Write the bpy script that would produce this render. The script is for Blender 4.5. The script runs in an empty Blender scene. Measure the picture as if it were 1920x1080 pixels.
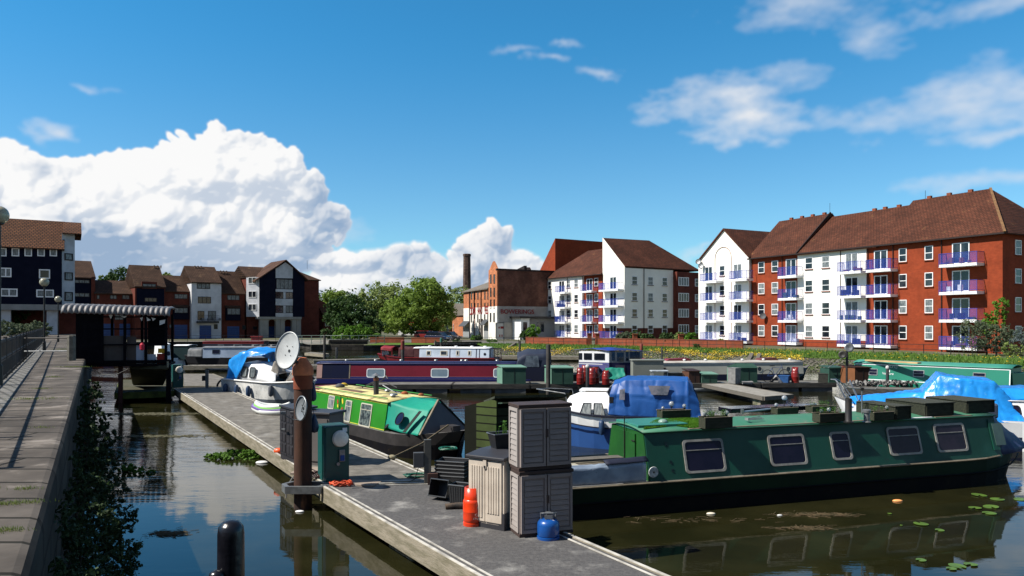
import bpy, math, random
from mathutils import Vector, Matrix
from mathutils.geometry import tessellate_polygon
SC = bpy.context.scene
COL = SC.collection
F = 1400.0; H = 3.65; HY = 605.0
# ---------------------------------------------------------------- camera
cam = bpy.data.cameras.new('camera'); camo = bpy.data.objects.new('camera', cam); COL.objects.link(camo)
camo.location = (0, 0, H); camo.rotation_euler = (math.radians(90), 0, 0)
cam.sensor_width = 36; cam.lens = 36 * F / 1920; cam.shift_y = (HY - 540) / 1920
cam.clip_start = 0.1; cam.clip_end = 6000
SC.camera = camo
SC.view_settings.view_transform = 'Standard'; SC.view_settings.look = 'None'
SC.view_settings.exposure = 0.64; SC.view_settings.gamma = 1.0; SC.view_settings.use_curve_mapping = False
# ---------------------------------------------------------------- sun
SUN_EL = math.radians(48); SUN_DIR = Vector((-1.0, -0.25, 0)).normalized()
sl = bpy.data.lights.new('sun', 'SUN'); sl.energy = 5.0; sl.angle = math.radians(0.5); sl.color = (1, .94, .84)
so = bpy.data.objects.new('sun', sl); COL.objects.link(so)
sv = Vector((SUN_DIR.x * math.cos(SUN_EL), SUN_DIR.y * math.cos(SUN_EL), math.sin(SUN_EL)))
so.rotation_euler = sv.to_track_quat('Z', 'Y').to_euler(); so.location = (-20, 0, 40)
# ---------------------------------------------------------------- node helper
class NT:
	def __init__(s, nt): s.nt = nt; s.n = nt.nodes; s.l = nt.links
	def new(s, t, **kw):
		n = s.n.new(t)
		for k, v in kw.items(): setattr(n, k, v)
		return n
	def val(s, sock, v):
		if isinstance(v, bpy.types.NodeSocket): s.l.new(v, sock)
		else: sock.default_value = v
	def math(s, op, a, b=0.0, c=0.0, clamp=False):
		n = s.new('ShaderNodeMath', operation=op, use_clamp=clamp)
		s.val(n.inputs[0], a); s.val(n.inputs[1], b); s.val(n.inputs[2], c)
		return n.outputs[0]
	def vm(s, op, a, b=(0, 0, 0), out=0):
		n = s.new('ShaderNodeVectorMath', operation=op)
		s.val(n.inputs[0], a); s.val(n.inputs[1], b)
		return n.outputs[out]
	def mix(s, f, a, b):
		n = s.new('ShaderNodeMix', data_type='RGBA'); n.clamp_factor = True
		s.val(n.inputs[0], f); s.val(n.inputs[6], a); s.val(n.inputs[7], b)
		return n.outputs[2]
	def ramp(s, f, lo, hi, a=0.0, b=1.0, smooth=True):
		n = s.new('ShaderNodeMapRange'); n.clamp = True
		if smooth: n.interpolation_type = 'SMOOTHSTEP'
		s.val(n.inputs[0], f); n.inputs[1].default_value = lo; n.inputs[2].default_value = hi
		n.inputs[3].default_value = a; n.inputs[4].default_value = b
		return n.outputs[0]
	def noise(s, vec, scale, detail=4, rough=.5, out=0):
		n = s.new('ShaderNodeTexNoise'); s.val(n.inputs['Vector'], vec)
		n.inputs['Scale'].default_value = scale; n.inputs['Detail'].default_value = detail; n.inputs['Roughness'].default_value = rough
		return n.outputs[out]
	def sep(s, v):
		n = s.new('ShaderNodeSeparateXYZ'); s.val(n.inputs[0], v); return n.outputs
	def comb(s, x=0.0, y=0.0, z=0.0):
		n = s.new('ShaderNodeCombineXYZ'); s.val(n.inputs[0], x); s.val(n.inputs[1], y); s.val(n.inputs[2], z); return n.outputs[0]
# ---------------------------------------------------------------- sky with clouds, all by direction
def make_world():
	w = bpy.data.worlds.new('World'); SC.world = w; w.use_nodes = True
	t = NT(w.node_tree); t.n.clear()
	out = t.new('ShaderNodeOutputWorld'); bg = t.new('ShaderNodeBackground')
	t.l.new(bg.outputs[0], out.inputs[0]); bg.inputs[1].default_value = 0.075
	sky = t.new('ShaderNodeTexSky', sky_type='NISHITA'); sky.sun_disc = False
	sky.sun_elevation = SUN_EL; sky.sun_rotation = math.atan2(SUN_DIR.x, SUN_DIR.y)
	sky.air_density = 1.0; sky.dust_density = 0.0; sky.ozone_density = 4.0; sky.altitude = 0
	hs = t.new('ShaderNodeHueSaturation'); hs.inputs['Hue'].default_value = SKY_HUE; hs.inputs['Saturation'].default_value = SKY_SAT; hs.inputs['Value'].default_value = SKY_VAL
	t.l.new(sky.outputs[0], hs.inputs['Color'])
	tc = t.new('ShaderNodeTexCoord'); d = tc.outputs['Generated']
	X, Y, Z = t.sep(d)
	az = t.math('ARCTAN2', X, Y)
	hl = t.math('SQRT', t.math('ADD', t.math('MULTIPLY', X, X), t.math('MULTIPLY', Y, Y)))
	el = t.math('ARCTAN2', Z, hl)
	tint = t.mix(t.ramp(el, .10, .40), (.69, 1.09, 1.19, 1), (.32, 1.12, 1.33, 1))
	tint = t.mix(t.ramp(el, .42, .75), tint, (1.45, 1.15, .95, 1))      # tint whitened above the frame, added to make the fill light neutral
	tint = t.mix(t.ramp(t.math('MULTIPLY', Y, -1.0), -.05, .45), tint, (1.15, 1.0, .88, 1))     # neutral tint added behind the camera, so fill is less blue
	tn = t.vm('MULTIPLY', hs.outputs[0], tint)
	# clouds: computed puffs in azimuth / elevation (radians), no file involved
	u = t.math('DIVIDE', t.math('SUBTRACT', az, CA0), CA1 - CA0); v = t.math('DIVIDE', el, CE1)
	it = t.new('ShaderNodeTexImage'); it.image = cloud_map(); it.extension = 'CLIP'; it.interpolation = 'Cubic'
	t.l.new(t.comb(u, v, 0.0), it.inputs[0])
	lum = t.sep(it.outputs[0])
	ccol = t.mix(lum[0], (.30, .43, .62, 1), (1.0, 1.0, 1.0, 1))
	ccol = t.vm('SCALE', ccol); t.val(ccol.node.inputs[3], CLOUD)
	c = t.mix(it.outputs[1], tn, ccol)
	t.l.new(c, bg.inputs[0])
CA0, CA1, CE1 = -.78, .70, .60
def cloud_map():
	import numpy as np
	W, Hh = 2200, 890; rs = np.random.RandomState(11); sx = W / (CA1 - CA0); sy = Hh / CE1
	def up(a, h, w):
		ys = np.linspace(0, a.shape[0] - 1.001, h); xs = np.linspace(0, a.shape[1] - 1.001, w)
		y0 = ys.astype(int); x0 = xs.astype(int); fy = ys - y0; fx = xs - x0; fy = fy*fy*(3-2*fy); fx = fx*fx*(3-2*fx)
		r = a[y0][:, x0] * (1 - fx) + a[y0][:, x0 + 1] * fx; q = a[y0 + 1][:, x0] * (1 - fx) + a[y0 + 1][:, x0 + 1] * fx
		return r * (1 - fy)[:, None] + q * fy[:, None]
	def fbm(n, oct=6, asp=1.0, gain=.55):
		o = np.zeros((Hh, W)); amp = 1; tot = 0
		for i in range(oct):
			k = n * 2 ** i; o += amp * up(rs.rand(int(k * Hh / W * asp) + 3, k + 3), Hh, W); tot += amp; amp *= gain
		return o / tot
	def pos(px, py):
		a = math.atan((px - 960) / F); e = math.atan((HY - py) / F * math.cos(a)); return (a - CA0) * sx, e * sy
	hmap = np.full((Hh, W), -1.0)
	def puff(x, y, z, r):
		x0, x1, y0, y1 = int(max(0, x - r)), int(min(W, x + r + 2)), int(max(0, y - r)), int(min(Hh, y + r + 2))
		if x0 >= x1 or y0 >= y1: return
		yy, xx = np.mgrid[y0:y1, x0:x1]; d = r * r - (xx - x) ** 2 - (yy - y) ** 2
		hh = np.where(d > 0, z + np.sqrt(np.maximum(d, 0)), -1); hmap[y0:y1, x0:x1] = np.maximum(hmap[y0:y1, x0:x1], hh)
	def blob(px, py, rx, ry):
		X, Y = pos(px, py); rx *= sx / F; ry *= sy / F; m = min(rx, ry)
		for i in range(int(14 + 22 * max(rx, ry) / m)):
			a = rs.rand() * 6.283; q = rs.rand() ** .6; x = X + math.cos(a) * rx * q * .8; y = Y + math.sin(a) * ry * q * .8
			r = m * (.24 + .30 * rs.rand()) * (1.05 - .35 * q); z = m * (1.0 - q * .8); puff(x, y, z * .6, r)
			for j in range(14):
				b = rs.rand() * 6.283; c = rs.rand() ** .3; r2 = r * (.22 + .25 * rs.rand()); x2 = x + math.cos(b) * r * c; y2 = y + math.sin(b) * r * c; z2 = z * .6 + r * math.sqrt(max(0, 1 - c * c)) * .8
				puff(x2, y2, z2, r2)
				if r2 > 5:
					for k in range(6):
						e = rs.rand() * 6.283; g = rs.rand() ** .3; puff(x2 + math.cos(e) * r2 * g, y2 + math.sin(e) * r2 * g, z2 + r2 * math.sqrt(max(0, 1 - g * g)) * .8, r2 * (.25 + .2 * rs.rand()))
	for c in CUMULUS: blob(*c)
	# warp the puffs a little so that edges fray
	n1 = fbm(26, 6); n2 = fbm(26, 6); yy, xx = np.mgrid[0:Hh, 0:W]
	wx = np.clip(xx + (n1 - .5) * 60, 0, W - 1).astype(int); wy = np.clip(yy + (n2 - .5) * 60, 0, Hh - 1).astype(int)
	hm = hmap[wy, wx]; al = (hm > 0).astype(float); hm = np.maximum(hm, 0)
	def blur(a, k):
		for ax in (0, 1):
			for _ in range(2):
				p = np.concatenate([np.repeat(np.take(a, [0], ax), k, ax), a, np.repeat(np.take(a, [-1], ax), k, ax)], ax); c = np.cumsum(p, ax)
				n = a.shape[ax]; a = (np.take(c, np.arange(2 * k, 2 * k + n), ax) - np.concatenate([np.zeros_like(np.take(c, [0], ax)), np.take(c, np.arange(0, n - 1), ax)], ax)) / (2 * k + 0.0)
		return a
	def lit(h, s):
		gy, gx = np.gradient(h); nz = 1 / np.sqrt(1 + (s * gx) ** 2 + (s * gy) ** 2); return np.clip((s * gx * .45 + s * -gy * .80 + .50) * nz, -.2, 1.1)
	l = .32 * lit(blur(hm, 2), .9) + .30 * lit(blur(hm, 7), 1.6) + .38 * lit(blur(hm, 22), 2.6)
	soft = fbm(9, 6, 1.6); big = fbm(5, 4, 2.0)
	el = yy / sy
	lumv = .86 + .78 * (l - .38) - 1.4 * np.clip(soft * .5 + big * .5 - .455, 0, 1) * 3.2 * np.clip(blur(al, 14) * 1.3 - .35, 0, 1)
	lumv -= .30 * np.clip((.15 - el) / .10, 0, 1) * np.clip((W * .36 - xx) / (W * .1), 0, 1)
	e1 = blur(al, 2); e2 = blur(al, 9); soften = np.clip((fbm(7, 3) - .47) * 5, 0, 1)
	A = e1 * (1 - soften * .8) + np.clip(e2 * 1.5 - .35, 0, 1) * soften * .8
	# veils of thin cloud
	wa = np.zeros((Hh, W)); s1 = fbm(16, 6, 1.8, .6); s2 = fbm(16, 6, 1.8, .6)
	X2 = xx + (s1 - .5) * 210; Y2 = yy + (s2 - .5) * 90; det = fbm(30, 6, 2.6, .62)
	for (px, py, rx, ry, a) in WISPS:
		X, Y = pos(px, py); q = 1 - np.sqrt(((X2 - X) / (rx * sx / F)) ** 2 + ((Y2 - Y) / (ry * sy / F)) ** 2)
		f = np.clip((q + (det - .5) * 1.3 + .02) / 1.5, 0, 1); wa = np.maximum(wa, f * a)
	wa = blur(wa, 2) * .66
	out = A + wa * (1 - A)
	lum = np.where(out > 1e-4, (np.clip(lumv, .05, 1) * A + (.70 + .12 * (det - .5)) * wa * (1 - A)) / np.maximum(out, 1e-4), 1)
	buf = np.zeros((Hh, W, 4), dtype=np.float32); buf[..., 0] = buf[..., 1] = buf[..., 2] = lum; buf[..., 3] = np.clip(out, 0, 1)
	im = bpy.data.images.new('cloud_field', W, Hh, alpha=True, float_buffer=True); im.colorspace_settings.name = 'Non-Color'; im.alpha_mode = 'CHANNEL_PACKED'
	im.pixels.foreach_set(buf.ravel()); im.update(); return im
CUMULUS = [(-150,380,200,90),(40,355,150,70),(190,372,130,62),(300,345,95,62),(390,330,80,70),(425,278,46,46),(462,290,42,42),(500,335,70,58),(300,420,260,70),
		   (560,365,50,46),(600,408,52,32),(560,440,84,36),(200,460,280,46),(450,465,170,40),(80,430,150,80),
		   (606,497,46,24),(668,498,66,30),(735,500,40,30),(786,468,28,20),(740,482,22,18),(800,512,84,32),(925,456,42,28),(893,474,36,24),(905,500,76,36),(975,485,34,20),(850,532,150,30),(700,545,230,30),(940,520,86,36),(1005,500,18,14),(350,500,260,30)]
WISPS = [(1390,200,150,56,.85),(1340,262,36,22,.6),(1500,138,100,30,.4),(1800,190,200,46,.62),(1650,215,110,22,.5),(1880,240,110,22,.55),(1560,12,170,36,.5),(1650,50,70,46,.4),(1870,18,90,34,.5),(1040,118,66,11,.5),(1140,144,60,10,.5),(1090,80,40,7,.4),(95,262,30,20,.6),(1850,345,130,22,.5),(985,96,60,7,.3),(160,158,26,7,.3),(560,425,120,30,.4),(1290,478,40,10,.4)]
SKY_HUE = .5; SKY_SAT = 1.0; SKY_VAL = 1.0; CLOUD = 8.2
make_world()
# ---------------------------------------------------------------- geometry helpers
def G(px, py, z=0.0):
	D = (H - z) * F / (py - HY); return Vector(((px - 960) / F * D, D, z))
def Q(px, py, D): return Vector(((px - 960) / F * D, D, H - (py - HY) / F * D))
def XD(px, D): return Vector(((px - 960) / F * D, D))
ZOFF = {}
class MB:
	def __init__(s): s.v = []; s.f = []; s.M = None
	def add(s, vs, fs):
		o = len(s.v)
		if s.M is not None: vs = [s.M @ Vector(v) for v in vs]
		s.v += [tuple(v) for v in vs]; s.f += [tuple(i + o for i in f) for f in fs]; return s
	def bx(s, x0, y0, z0, x1, y1, z1):
		return s.add([(x0,y0,z0),(x1,y0,z0),(x1,y1,z0),(x0,y1,z0),(x0,y0,z1),(x1,y0,z1),(x1,y1,z1),(x0,y1,z1)],
					 [(0,3,2,1),(4,5,6,7),(0,1,5,4),(1,2,6,5),(2,3,7,6),(3,0,4,7)])
	def cb(s, c, sz, rz=0, rx=0, ry=0):
		M = Matrix.Translation(c) @ Matrix.Rotation(rz, 4, 'Z') @ Matrix.Rotation(ry, 4, 'Y') @ Matrix.Rotation(rx, 4, 'X')
		hx, hy, hz = [q / 2 for q in sz]
		vs = [M @ Vector(p) for p in [(-hx,-hy,-hz),(hx,-hy,-hz),(hx,hy,-hz),(-hx,hy,-hz),(-hx,-hy,hz),(hx,-hy,hz),(hx,hy,hz),(-hx,hy,hz)]]
		return s.add(vs, [(0,3,2,1),(4,5,6,7),(0,1,5,4),(1,2,6,5),(2,3,7,6),(3,0,4,7)])
	def prism(s, pts, ext):
		pts = [Vector(p) for p in pts]; e = Vector(ext); n = len(pts)
		vs = pts + [p + e for p in pts]
		nm = Vector((0, 0, 0))
		for i in range(n): nm += pts[i].cross(pts[(i + 1) % n])
		flip = nm.dot(e) > 0
		a = list(range(n)); b = list(range(n, 2 * n))
		fs = [tuple(reversed(a)) if flip else tuple(a), tuple(b) if flip else tuple(reversed(b))]
		for i in range(n):
			j = (i + 1) % n
			fs.append((i, j, j + n, i + n) if flip else (j, i, i + n, j + n))
		return s.add(vs, fs)
	def beam(s, a, b, w, h=None):
		a = Vector(a); b = Vector(b); h = h or w; d = (b - a)
		if d.length < 1e-6: return s
		d.normalize(); up = Vector((0, 0, 1)) if abs(d.z) < .95 else Vector((1, 0, 0))
		x = d.cross(up).normalized(); y = x.cross(d)
		q = [a + x*w/2*i + y*h/2*j for i, j in ((-1,-1),(1,-1),(1,1),(-1,1))] + [b + x*w/2*i + y*h/2*j for i, j in ((-1,-1),(1,-1),(1,1),(-1,1))]
		return s.add(q, [(0,1,2,3),(7,6,5,4),(1,0,4,5),(2,1,5,6),(3,2,6,7),(0,3,7,4)])
	def tube(s, pts, r, n=7, closed=False):
		pts = [Vector(p) for p in pts]; m = len(pts)
		rr = r if isinstance(r, (list, tuple)) else [r] * m
		vs = []; fs = []; px = None
		for i, p in enumerate(pts):
			if closed: d = pts[(i + 1) % m] - pts[i - 1]
			else: d = pts[min(i + 1, m - 1)] - pts[max(i - 1, 0)]
			d.normalize()
			if px is None:
				up = Vector((0, 0, 1)) if abs(d.z) < .9 else Vector((1, 0, 0)); px = d.cross(up).normalized()
			px = (px - d * px.dot(d)).normalized(); py = d.cross(px)
			for k in range(n):
				a = 2 * math.pi * k / n; vs.append(p + (px * math.cos(a) + py * math.sin(a)) * rr[i])
		for i in range(m if closed else m - 1):
			for k in range(n):
				a0 = i * n + k; a1 = i * n + (k + 1) % n; b0 = ((i + 1) % m) * n + k; b1 = ((i + 1) % m) * n + (k + 1) % n
				fs.append((a0, a1, b1, b0))
		if not closed: fs += [tuple(reversed(range(n))), tuple(range((m - 1) * n, m * n))]
		return s.add(vs, fs)
	def lathe(s, prof, n=16, c=(0, 0, 0), cap=True):
		vs = []; fs = []; c = Vector(c); m = len(prof)
		for r, z in prof:
			for k in range(n):
				a = 2 * math.pi * k / n; vs.append(c + Vector((r * math.cos(a), r * math.sin(a), z)))
		for i in range(m - 1):
			for k in range(n): fs.append((i*n+k, i*n+(k+1)%n, (i+1)*n+(k+1)%n, (i+1)*n+k))
		if cap and prof[0][0] > 1e-4: fs.append(tuple(reversed(range(n))))
		if cap and prof[-1][0] > 1e-4: fs.append(tuple(range((m-1)*n, m*n)))
		return s.add(vs, fs)
	def ball(s, c, r, n=12, m=8):
		r = r if isinstance(r, (tuple, list)) else (r, r, r); c = Vector(c)
		vs = [c + Vector((0, 0, -r[2]))]; fs = []
		for i in range(1, m):
			t = math.pi * i / m
			for k in range(n):
				a = 2*math.pi*k/n; vs.append(c + Vector((r[0]*math.sin(t)*math.cos(a), r[1]*math.sin(t)*math.sin(a), -r[2]*math.cos(t))))
		vs.append(c + Vector((0, 0, r[2]))); top = len(vs) - 1
		for k in range(n): fs.append((0, 1+(k+1)%n, 1+k)); fs.append((top, 1+(m-2)*n+k, 1+(m-2)*n+(k+1)%n))
		for i in range(m - 2):
			for k in range(n): fs.append((1+i*n+k, 1+i*n+(k+1)%n, 1+(i+1)*n+(k+1)%n, 1+(i+1)*n+k))
		return s.add(vs, fs)
	def grid(s, fn, nu, nv):
		vs = [fn(i / nu, j / nv) for j in range(nv + 1) for i in range(nu + 1)]; w = nu + 1
		return s.add(vs, [(j*w+i, j*w+i+1, (j+1)*w+i+1, (j+1)*w+i) for j in range(nv) for i in range(nu)])
	def done(s, name, mat, parent=None, smooth=False, bevel=0, solid=0):
		z = ZOFF.get(parent, 0) if parent is not None else 0
		me = bpy.data.meshes.new(name); me.from_pydata([(a, b, c - z) for a, b, c in s.v], [], s.f); me.update()
		mats = mat if isinstance(mat, (list, tuple)) else [mat]
		for m in mats: me.materials.append(m)
		if smooth: me.shade_smooth()
		o = bpy.data.objects.new(name, me); COL.objects.link(o)
		if parent is not None: o.parent = parent; ZOFF[o] = z
		if solid:
			q = o.modifiers.new('s', 'SOLIDIFY'); q.thickness = solid; q.offset = 0
		if bevel:
			q = o.modifiers.new('b', 'BEVEL'); q.width = bevel; q.segments = 2; q.limit_method = 'ANGLE'
		if smooth and smooth != 'all':
			try:
				me.set_sharp_from_angle(angle=math.radians(40))
			except Exception: pass
		return o
def thing(name, label, cat, loc=(0, 0, 0), rz=0, group=None):
	o = bpy.data.objects.new(name, None); COL.objects.link(o); o.empty_display_size = .2
	o.location = loc; o.rotation_euler = (0, 0, rz); o['label'] = label; o['category'] = cat
	if group: o['group'] = group
	ZOFF[o] = 0; return o
def zthing(name, label, cat, loc, z0, rz=0, group=None):     # parts written with absolute z
	o = thing(name, label, cat, (loc[0], loc[1], z0), rz, group); ZOFF[o] = z0; return o
def solo(o, label, cat, group=None):
	o['label'] = label; o['category'] = cat
	if group: o['group'] = group
	return o
def kind(o, k): o['kind'] = k; return o
def copy_thing(t, loc, rz=None, label=None, scale=None):
	kids = {}
	for o in list(ALLKIDS(t)): kids.setdefault(o.parent, []).append(o)
	def rec(o, par):
		c = o.copy(); COL.objects.link(c)
		if par is not None: c.parent = par
		for k in kids.get(o, []): rec(k, c)
		return c
	r = rec(t, None); r.location = loc
	if rz is not None: r.rotation_euler = (0, 0, rz)
	if label: r['label'] = label
	if scale: r.scale = (scale,) * 3 if not isinstance(scale, tuple) else scale
	return r
def ALLKIDS(t):
	out = []; st = [t]
	while st:
		a = st.pop()
		for o in CH(a): out.append(o); st.append(o)
	return out
def CH(a): return [o for o in bpy.data.objects if o.parent == a]
def origin(o, loc):                       # move a solo mesh's origin to its base
	loc = Vector(loc); o.data.transform(Matrix.Translation(-loc)); o.location = loc; return o
class Fac:                                # a vertical plane seen in the photograph, A left end, B right end
	def __init__(s, A, B):
		s.A = Vector(A[:2]); s.B = Vector(B[:2]); s.d = (s.B - s.A).normalized(); s.n = Vector((s.d.y, -s.d.x))
		s.ang = math.atan2(s.d.y, s.d.x); s.L = (s.B - s.A).length
	def sD(s, px, off=0):
		k = (px - 960) / F; a = s.A + s.n * off
		D = (a.x * s.d.y - a.y * s.d.x) / (k * s.d.y - s.d.x)
		return (Vector((k * D, D)) - a).dot(s.d), D
	def s_(s, px, off=0): return s.sD(px, off)[0]
	def sz(s, px, py, off=0):
		q, D = s.sD(px, off); return q, H - (py - HY) / F * D
# ---------------------------------------------------------------- materials
MATS = {}
def KC(c):
	m = max(c[:3]); k = .72 + .40 * min(1, max(0, (m - .42) / .2)); return tuple(min(.88, q * k) for q in c[:3])
def mat(name, col, col2=None, scale=3, rough=.6, metal=0, bump=0, bscale=None, detail=6, stretch=(1, 1, 1), lo=.35, hi=.65, spec=None, trans=0, alpha=1, ior=None, coat=0, rvar=0, wear=None, wscale=6, wlo=.58, whi=.7):
	if name in MATS: return MATS[name]
	m = bpy.data.materials.new(name); m.use_nodes = True; t = NT(m.node_tree)
	b = t.n['Principled BSDF']; c3 = lambda c: (*KC(c), 1); spec = spec if spec is not None else (.28 if rough > .5 and not metal else None)
	b.inputs['Base Color'].default_value = c3(col); b.inputs['Roughness'].default_value = rough; b.inputs['Metallic'].default_value = metal
	if spec is not None: b.inputs['Specular IOR Level'].default_value = spec
	if trans: b.inputs['Transmission Weight'].default_value = trans
	if ior: b.inputs['IOR'].default_value = ior
	if coat: b.inputs['Coat Weight'].default_value = coat
	if alpha < 1: b.inputs['Alpha'].default_value = alpha
	tc = t.new('ShaderNodeTexCoord').outputs['Object']
	v = t.vm('MULTIPLY', tc, stretch)
	cur = None
	if col2 is not None:
		nf = t.noise(v, scale, detail, .6); cur = t.mix(t.ramp(nf, lo, hi), c3(col), c3(col2))
		if rvar: t.val(b.inputs['Roughness'], t.ramp(nf, lo, hi, rough, rough + rvar))
	if wear is not None:
		nw = t.noise(v, wscale, 8, .65); cur = t.mix(t.ramp(nw, wlo, whi), cur if cur is not None else c3(col), c3(wear))
	if cur is not None: t.l.new(cur, b.inputs['Base Color'])
	if bump:
		bn = t.new('ShaderNodeBump'); bn.inputs['Strength'].default_value = bump; bn.inputs['Distance'].default_value = .02
		t.l.new(t.noise(v, bscale or scale * 4, 6, .6), bn.inputs['Height']); t.l.new(bn.outputs[0], b.inputs['Normal'])
	MATS[name] = m; return m
def brickmat(name, c1, c2, mortar, bw=.22, bh=.075, ms=.012, rough=.85, dirt=.5, bump=.3, proj='wall', patch=None, off=.5):
	if name in MATS: return MATS[name]
	m = bpy.data.materials.new(name); m.use_nodes = True; t = NT(m.node_tree); b = t.n['Principled BSDF']; c1, c2, mortar = KC(c1), KC(c2), KC(mortar)
	if patch: patch = (*KC(patch), patch[3])
	b.inputs['Roughness'].default_value = rough; b.inputs['Specular IOR Level'].default_value = .18
	tc = t.new('ShaderNodeTexCoord').outputs['Object']; X, Y, Z = t.sep(tc)
	if proj == 'wall': v = t.comb(t.math('ADD', X, Y), Z, 0.0)
	elif proj == 'roofy': v = t.comb(Y, t.math('MULTIPLY', Z, 1.4), 0.0)
	elif proj == 'roof': v = t.comb(X, t.math('MULTIPLY', Z, 1.4), 0.0)
	else: v = t.comb(X, Y, 0.0)
	br = t.new('ShaderNodeTexBrick'); t.l.new(v, br.inputs['Vector']); br.offset = off
	br.inputs['Color1'].default_value = (*c1, 1); br.inputs['Color2'].default_value = (*c2, 1); br.inputs['Mortar'].default_value = (*mortar, 1)
	br.inputs['Scale'].default_value = 1; br.inputs['Mortar Size'].default_value = ms; br.inputs['Brick Width'].default_value = bw; br.inputs['Row Height'].default_value = bh
	nz = t.noise(tc, .45, 8, .65); big = t.ramp(nz, .3, .72, 1 - dirt, 1.12)
	n2 = t.noise(tc, 2.3, 6, .6); big = t.math('MULTIPLY', big, t.ramp(n2, .3, .7, .88, 1.08))
	c = t.vm('SCALE', br.outputs['Color']); t.val(c.node.inputs[3], big)
	if patch:
		c = t.mix(t.ramp(t.noise(tc, .9, 7, .65), patch[3], patch[3] + .12, 0, .8), c, (*patch[:3], 1))
	t.l.new(c, b.inputs['Base Color'])
	bn = t.new('ShaderNodeBump'); bn.inputs['Strength'].default_value = bump; bn.inputs['Distance'].default_value = .02
	hgt = t.math('ADD', t.math('SUBTRACT', 1.0, br.outputs['Fac']), t.math('MULTIPLY', n2, .5))
	t.l.new(hgt, bn.inputs['Height']); t.l.new(bn.outputs[0], b.inputs['Normal'])
	MATS[name] = m; return m
def leafmat(name, c1, c2, c3=None, scale=.6, trans=.35):
	if name in MATS: return MATS[name]
	m = bpy.data.materials.new(name); m.use_nodes = True; t = NT(m.node_tree); b = t.n['Principled BSDF']
	tc = t.new('ShaderNodeTexCoord').outputs['Object']
	nf = t.noise(tc, scale, 3, .6); n2 = t.noise(tc, scale * 9, 2, .5)
	c = t.mix(t.ramp(t.math('ADD', t.math('MULTIPLY', nf, .5), t.math('MULTIPLY', n2, .5)), .38, .62), (*c1, 1), (*c2, 1))
	t.l.new(c, b.inputs['Base Color']); b.inputs['Roughness'].default_value = .65; b.inputs['Specular IOR Level'].default_value = .25
	tr = t.new('ShaderNodeBsdfTranslucent'); t.l.new(c, tr.inputs[0]); mx = t.new('ShaderNodeMixShader'); mx.inputs[0].default_value = trans
	out = t.n['Material Output']; t.l.new(b.outputs[0], mx.inputs[1]); t.l.new(tr.outputs[0], mx.inputs[2]); t.l.new(mx.outputs[0], out.inputs[0])
	MATS[name] = m; return m
WHITE = mat('white_paint', (.72, .73, .74), (.60, .61, .62), 1.2, .5)
CREAM = mat('cream_paint', (.62, .58, .48), (.50, .47, .39), 2, .5)
BLACK = mat('black_paint', (.010, .010, .012), (.02, .02, .02), 4, .45)
GLASS = mat('window_glass', (.012, .016, .024), (.04, .05, .06), .8, .06, spec=.5, lo=.45, hi=.6)
GLASSB = mat('boat_glass', (.006, .006, .026), (.014, .012, .036), 2, .10, spec=.22)
CURT = mat('net_curtain', (.30, .33, .34), (.10, .12, .13), 2.2, .3, stretch=(6, 6, 1), lo=.4, hi=.6)
STEEL = mat('galvanised_steel', (.36, .38, .39), (.25, .26, .27), 8, .45, .6)
DKSTEEL = mat('dark_steel', (.03, .03, .034), (.05, .045, .04), 6, .55, .3)
ALU = mat('aluminium', (.45, .46, .46), (.32, .33, .33), 5, .4, .5)
WOODG = mat('grey_weathered_wood', (.20, .18, .15), (.11, .10, .085), 4, .85, bump=.4, stretch=(1, 8, 8))
# ================================================================ SETTING
# ---- water
def make_water():
	m = bpy.data.materials.new('canal_water'); m.use_nodes = True; t = NT(m.node_tree); b = t.n['Principled BSDF']
	tc = t.new('ShaderNodeTexCoord').outputs['Object']
	silt = t.ramp(t.noise(tc, .5, 6, .6), .35, .7)
	t.l.new(t.mix(silt, (.010, .0104, .0036, 1), (.020, .019, .007, 1)), b.inputs['Base Color'])
	b.inputs['Roughness'].default_value = .015; b.inputs['IOR'].default_value = 1.333; b.inputs['Specular IOR Level'].default_value = .78
	w1 = t.noise(t.vm('MULTIPLY', tc, (.45, 1.5, 1)), 1.6, 2, .5)
	w2 = t.noise(t.vm('MULTIPLY', tc, (.5, 1.6, 1)), 7, 3, .55)
	dist = t.vm('LENGTH', tc, out=1)
	amp = t.ramp(t.noise(tc, .12, 2, .5), .40, .62, .18, 1.0)
	far = t.ramp(dist, 9, 40, .22, 1.5)
	h = t.math('MULTIPLY', t.math('ADD', w1, t.math('MULTIPLY', w2, .25)), t.math('MULTIPLY', amp, far))
	bn = t.new('ShaderNodeBump'); bn.inputs['Strength'].default_value = 1; bn.inputs['Distance'].default_value = .022
	t.l.new(h, bn.inputs['Height']); t.l.new(bn.outputs[0], b.inputs['Normal'])
	o = MB().add([(-140, -40, 0), (140, -40, 0), (140, 150, 0), (-140, 150, 0)], [(0, 1, 2, 3)]).done('water', m); kind(o, 'structure')
make_water()
QE = lambda D: -.42 - .558 * D          # the near quay's edge
BANK = [(59.1, -15), (24.8, 51), (13.6, 72), (4.3, 75.5), (-2, 78)]
BTOP = [(63.5, -12.5), (28.7, 53.4), (15.6, 76), (5.0, 80), (-2.6, 83)]
LZ = .75
EARTH = mat('bare_ground', (.16, .14, .10), (.09, .11, .045), .35, .95, bump=.3)
PAVE = brickmat('pale_paving', (.36, .34, .30), (.30, .28, .25), (.16, .15, .13), .6, .6, .02, proj='flat', dirt=.4)
def stonemat(name, c1, c2, mortar, bw, bh, ms=.05, **k): return brickmat(name, c1, c2, mortar, bw, bh, ms, rough=.95, **k)
DKSTONE = stonemat('dark_quay_stone', (.085, .078, .068), (.045, .042, .038), (.02, .02, .018), .9, .42, .03, dirt=.6, bump=.9)
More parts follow.
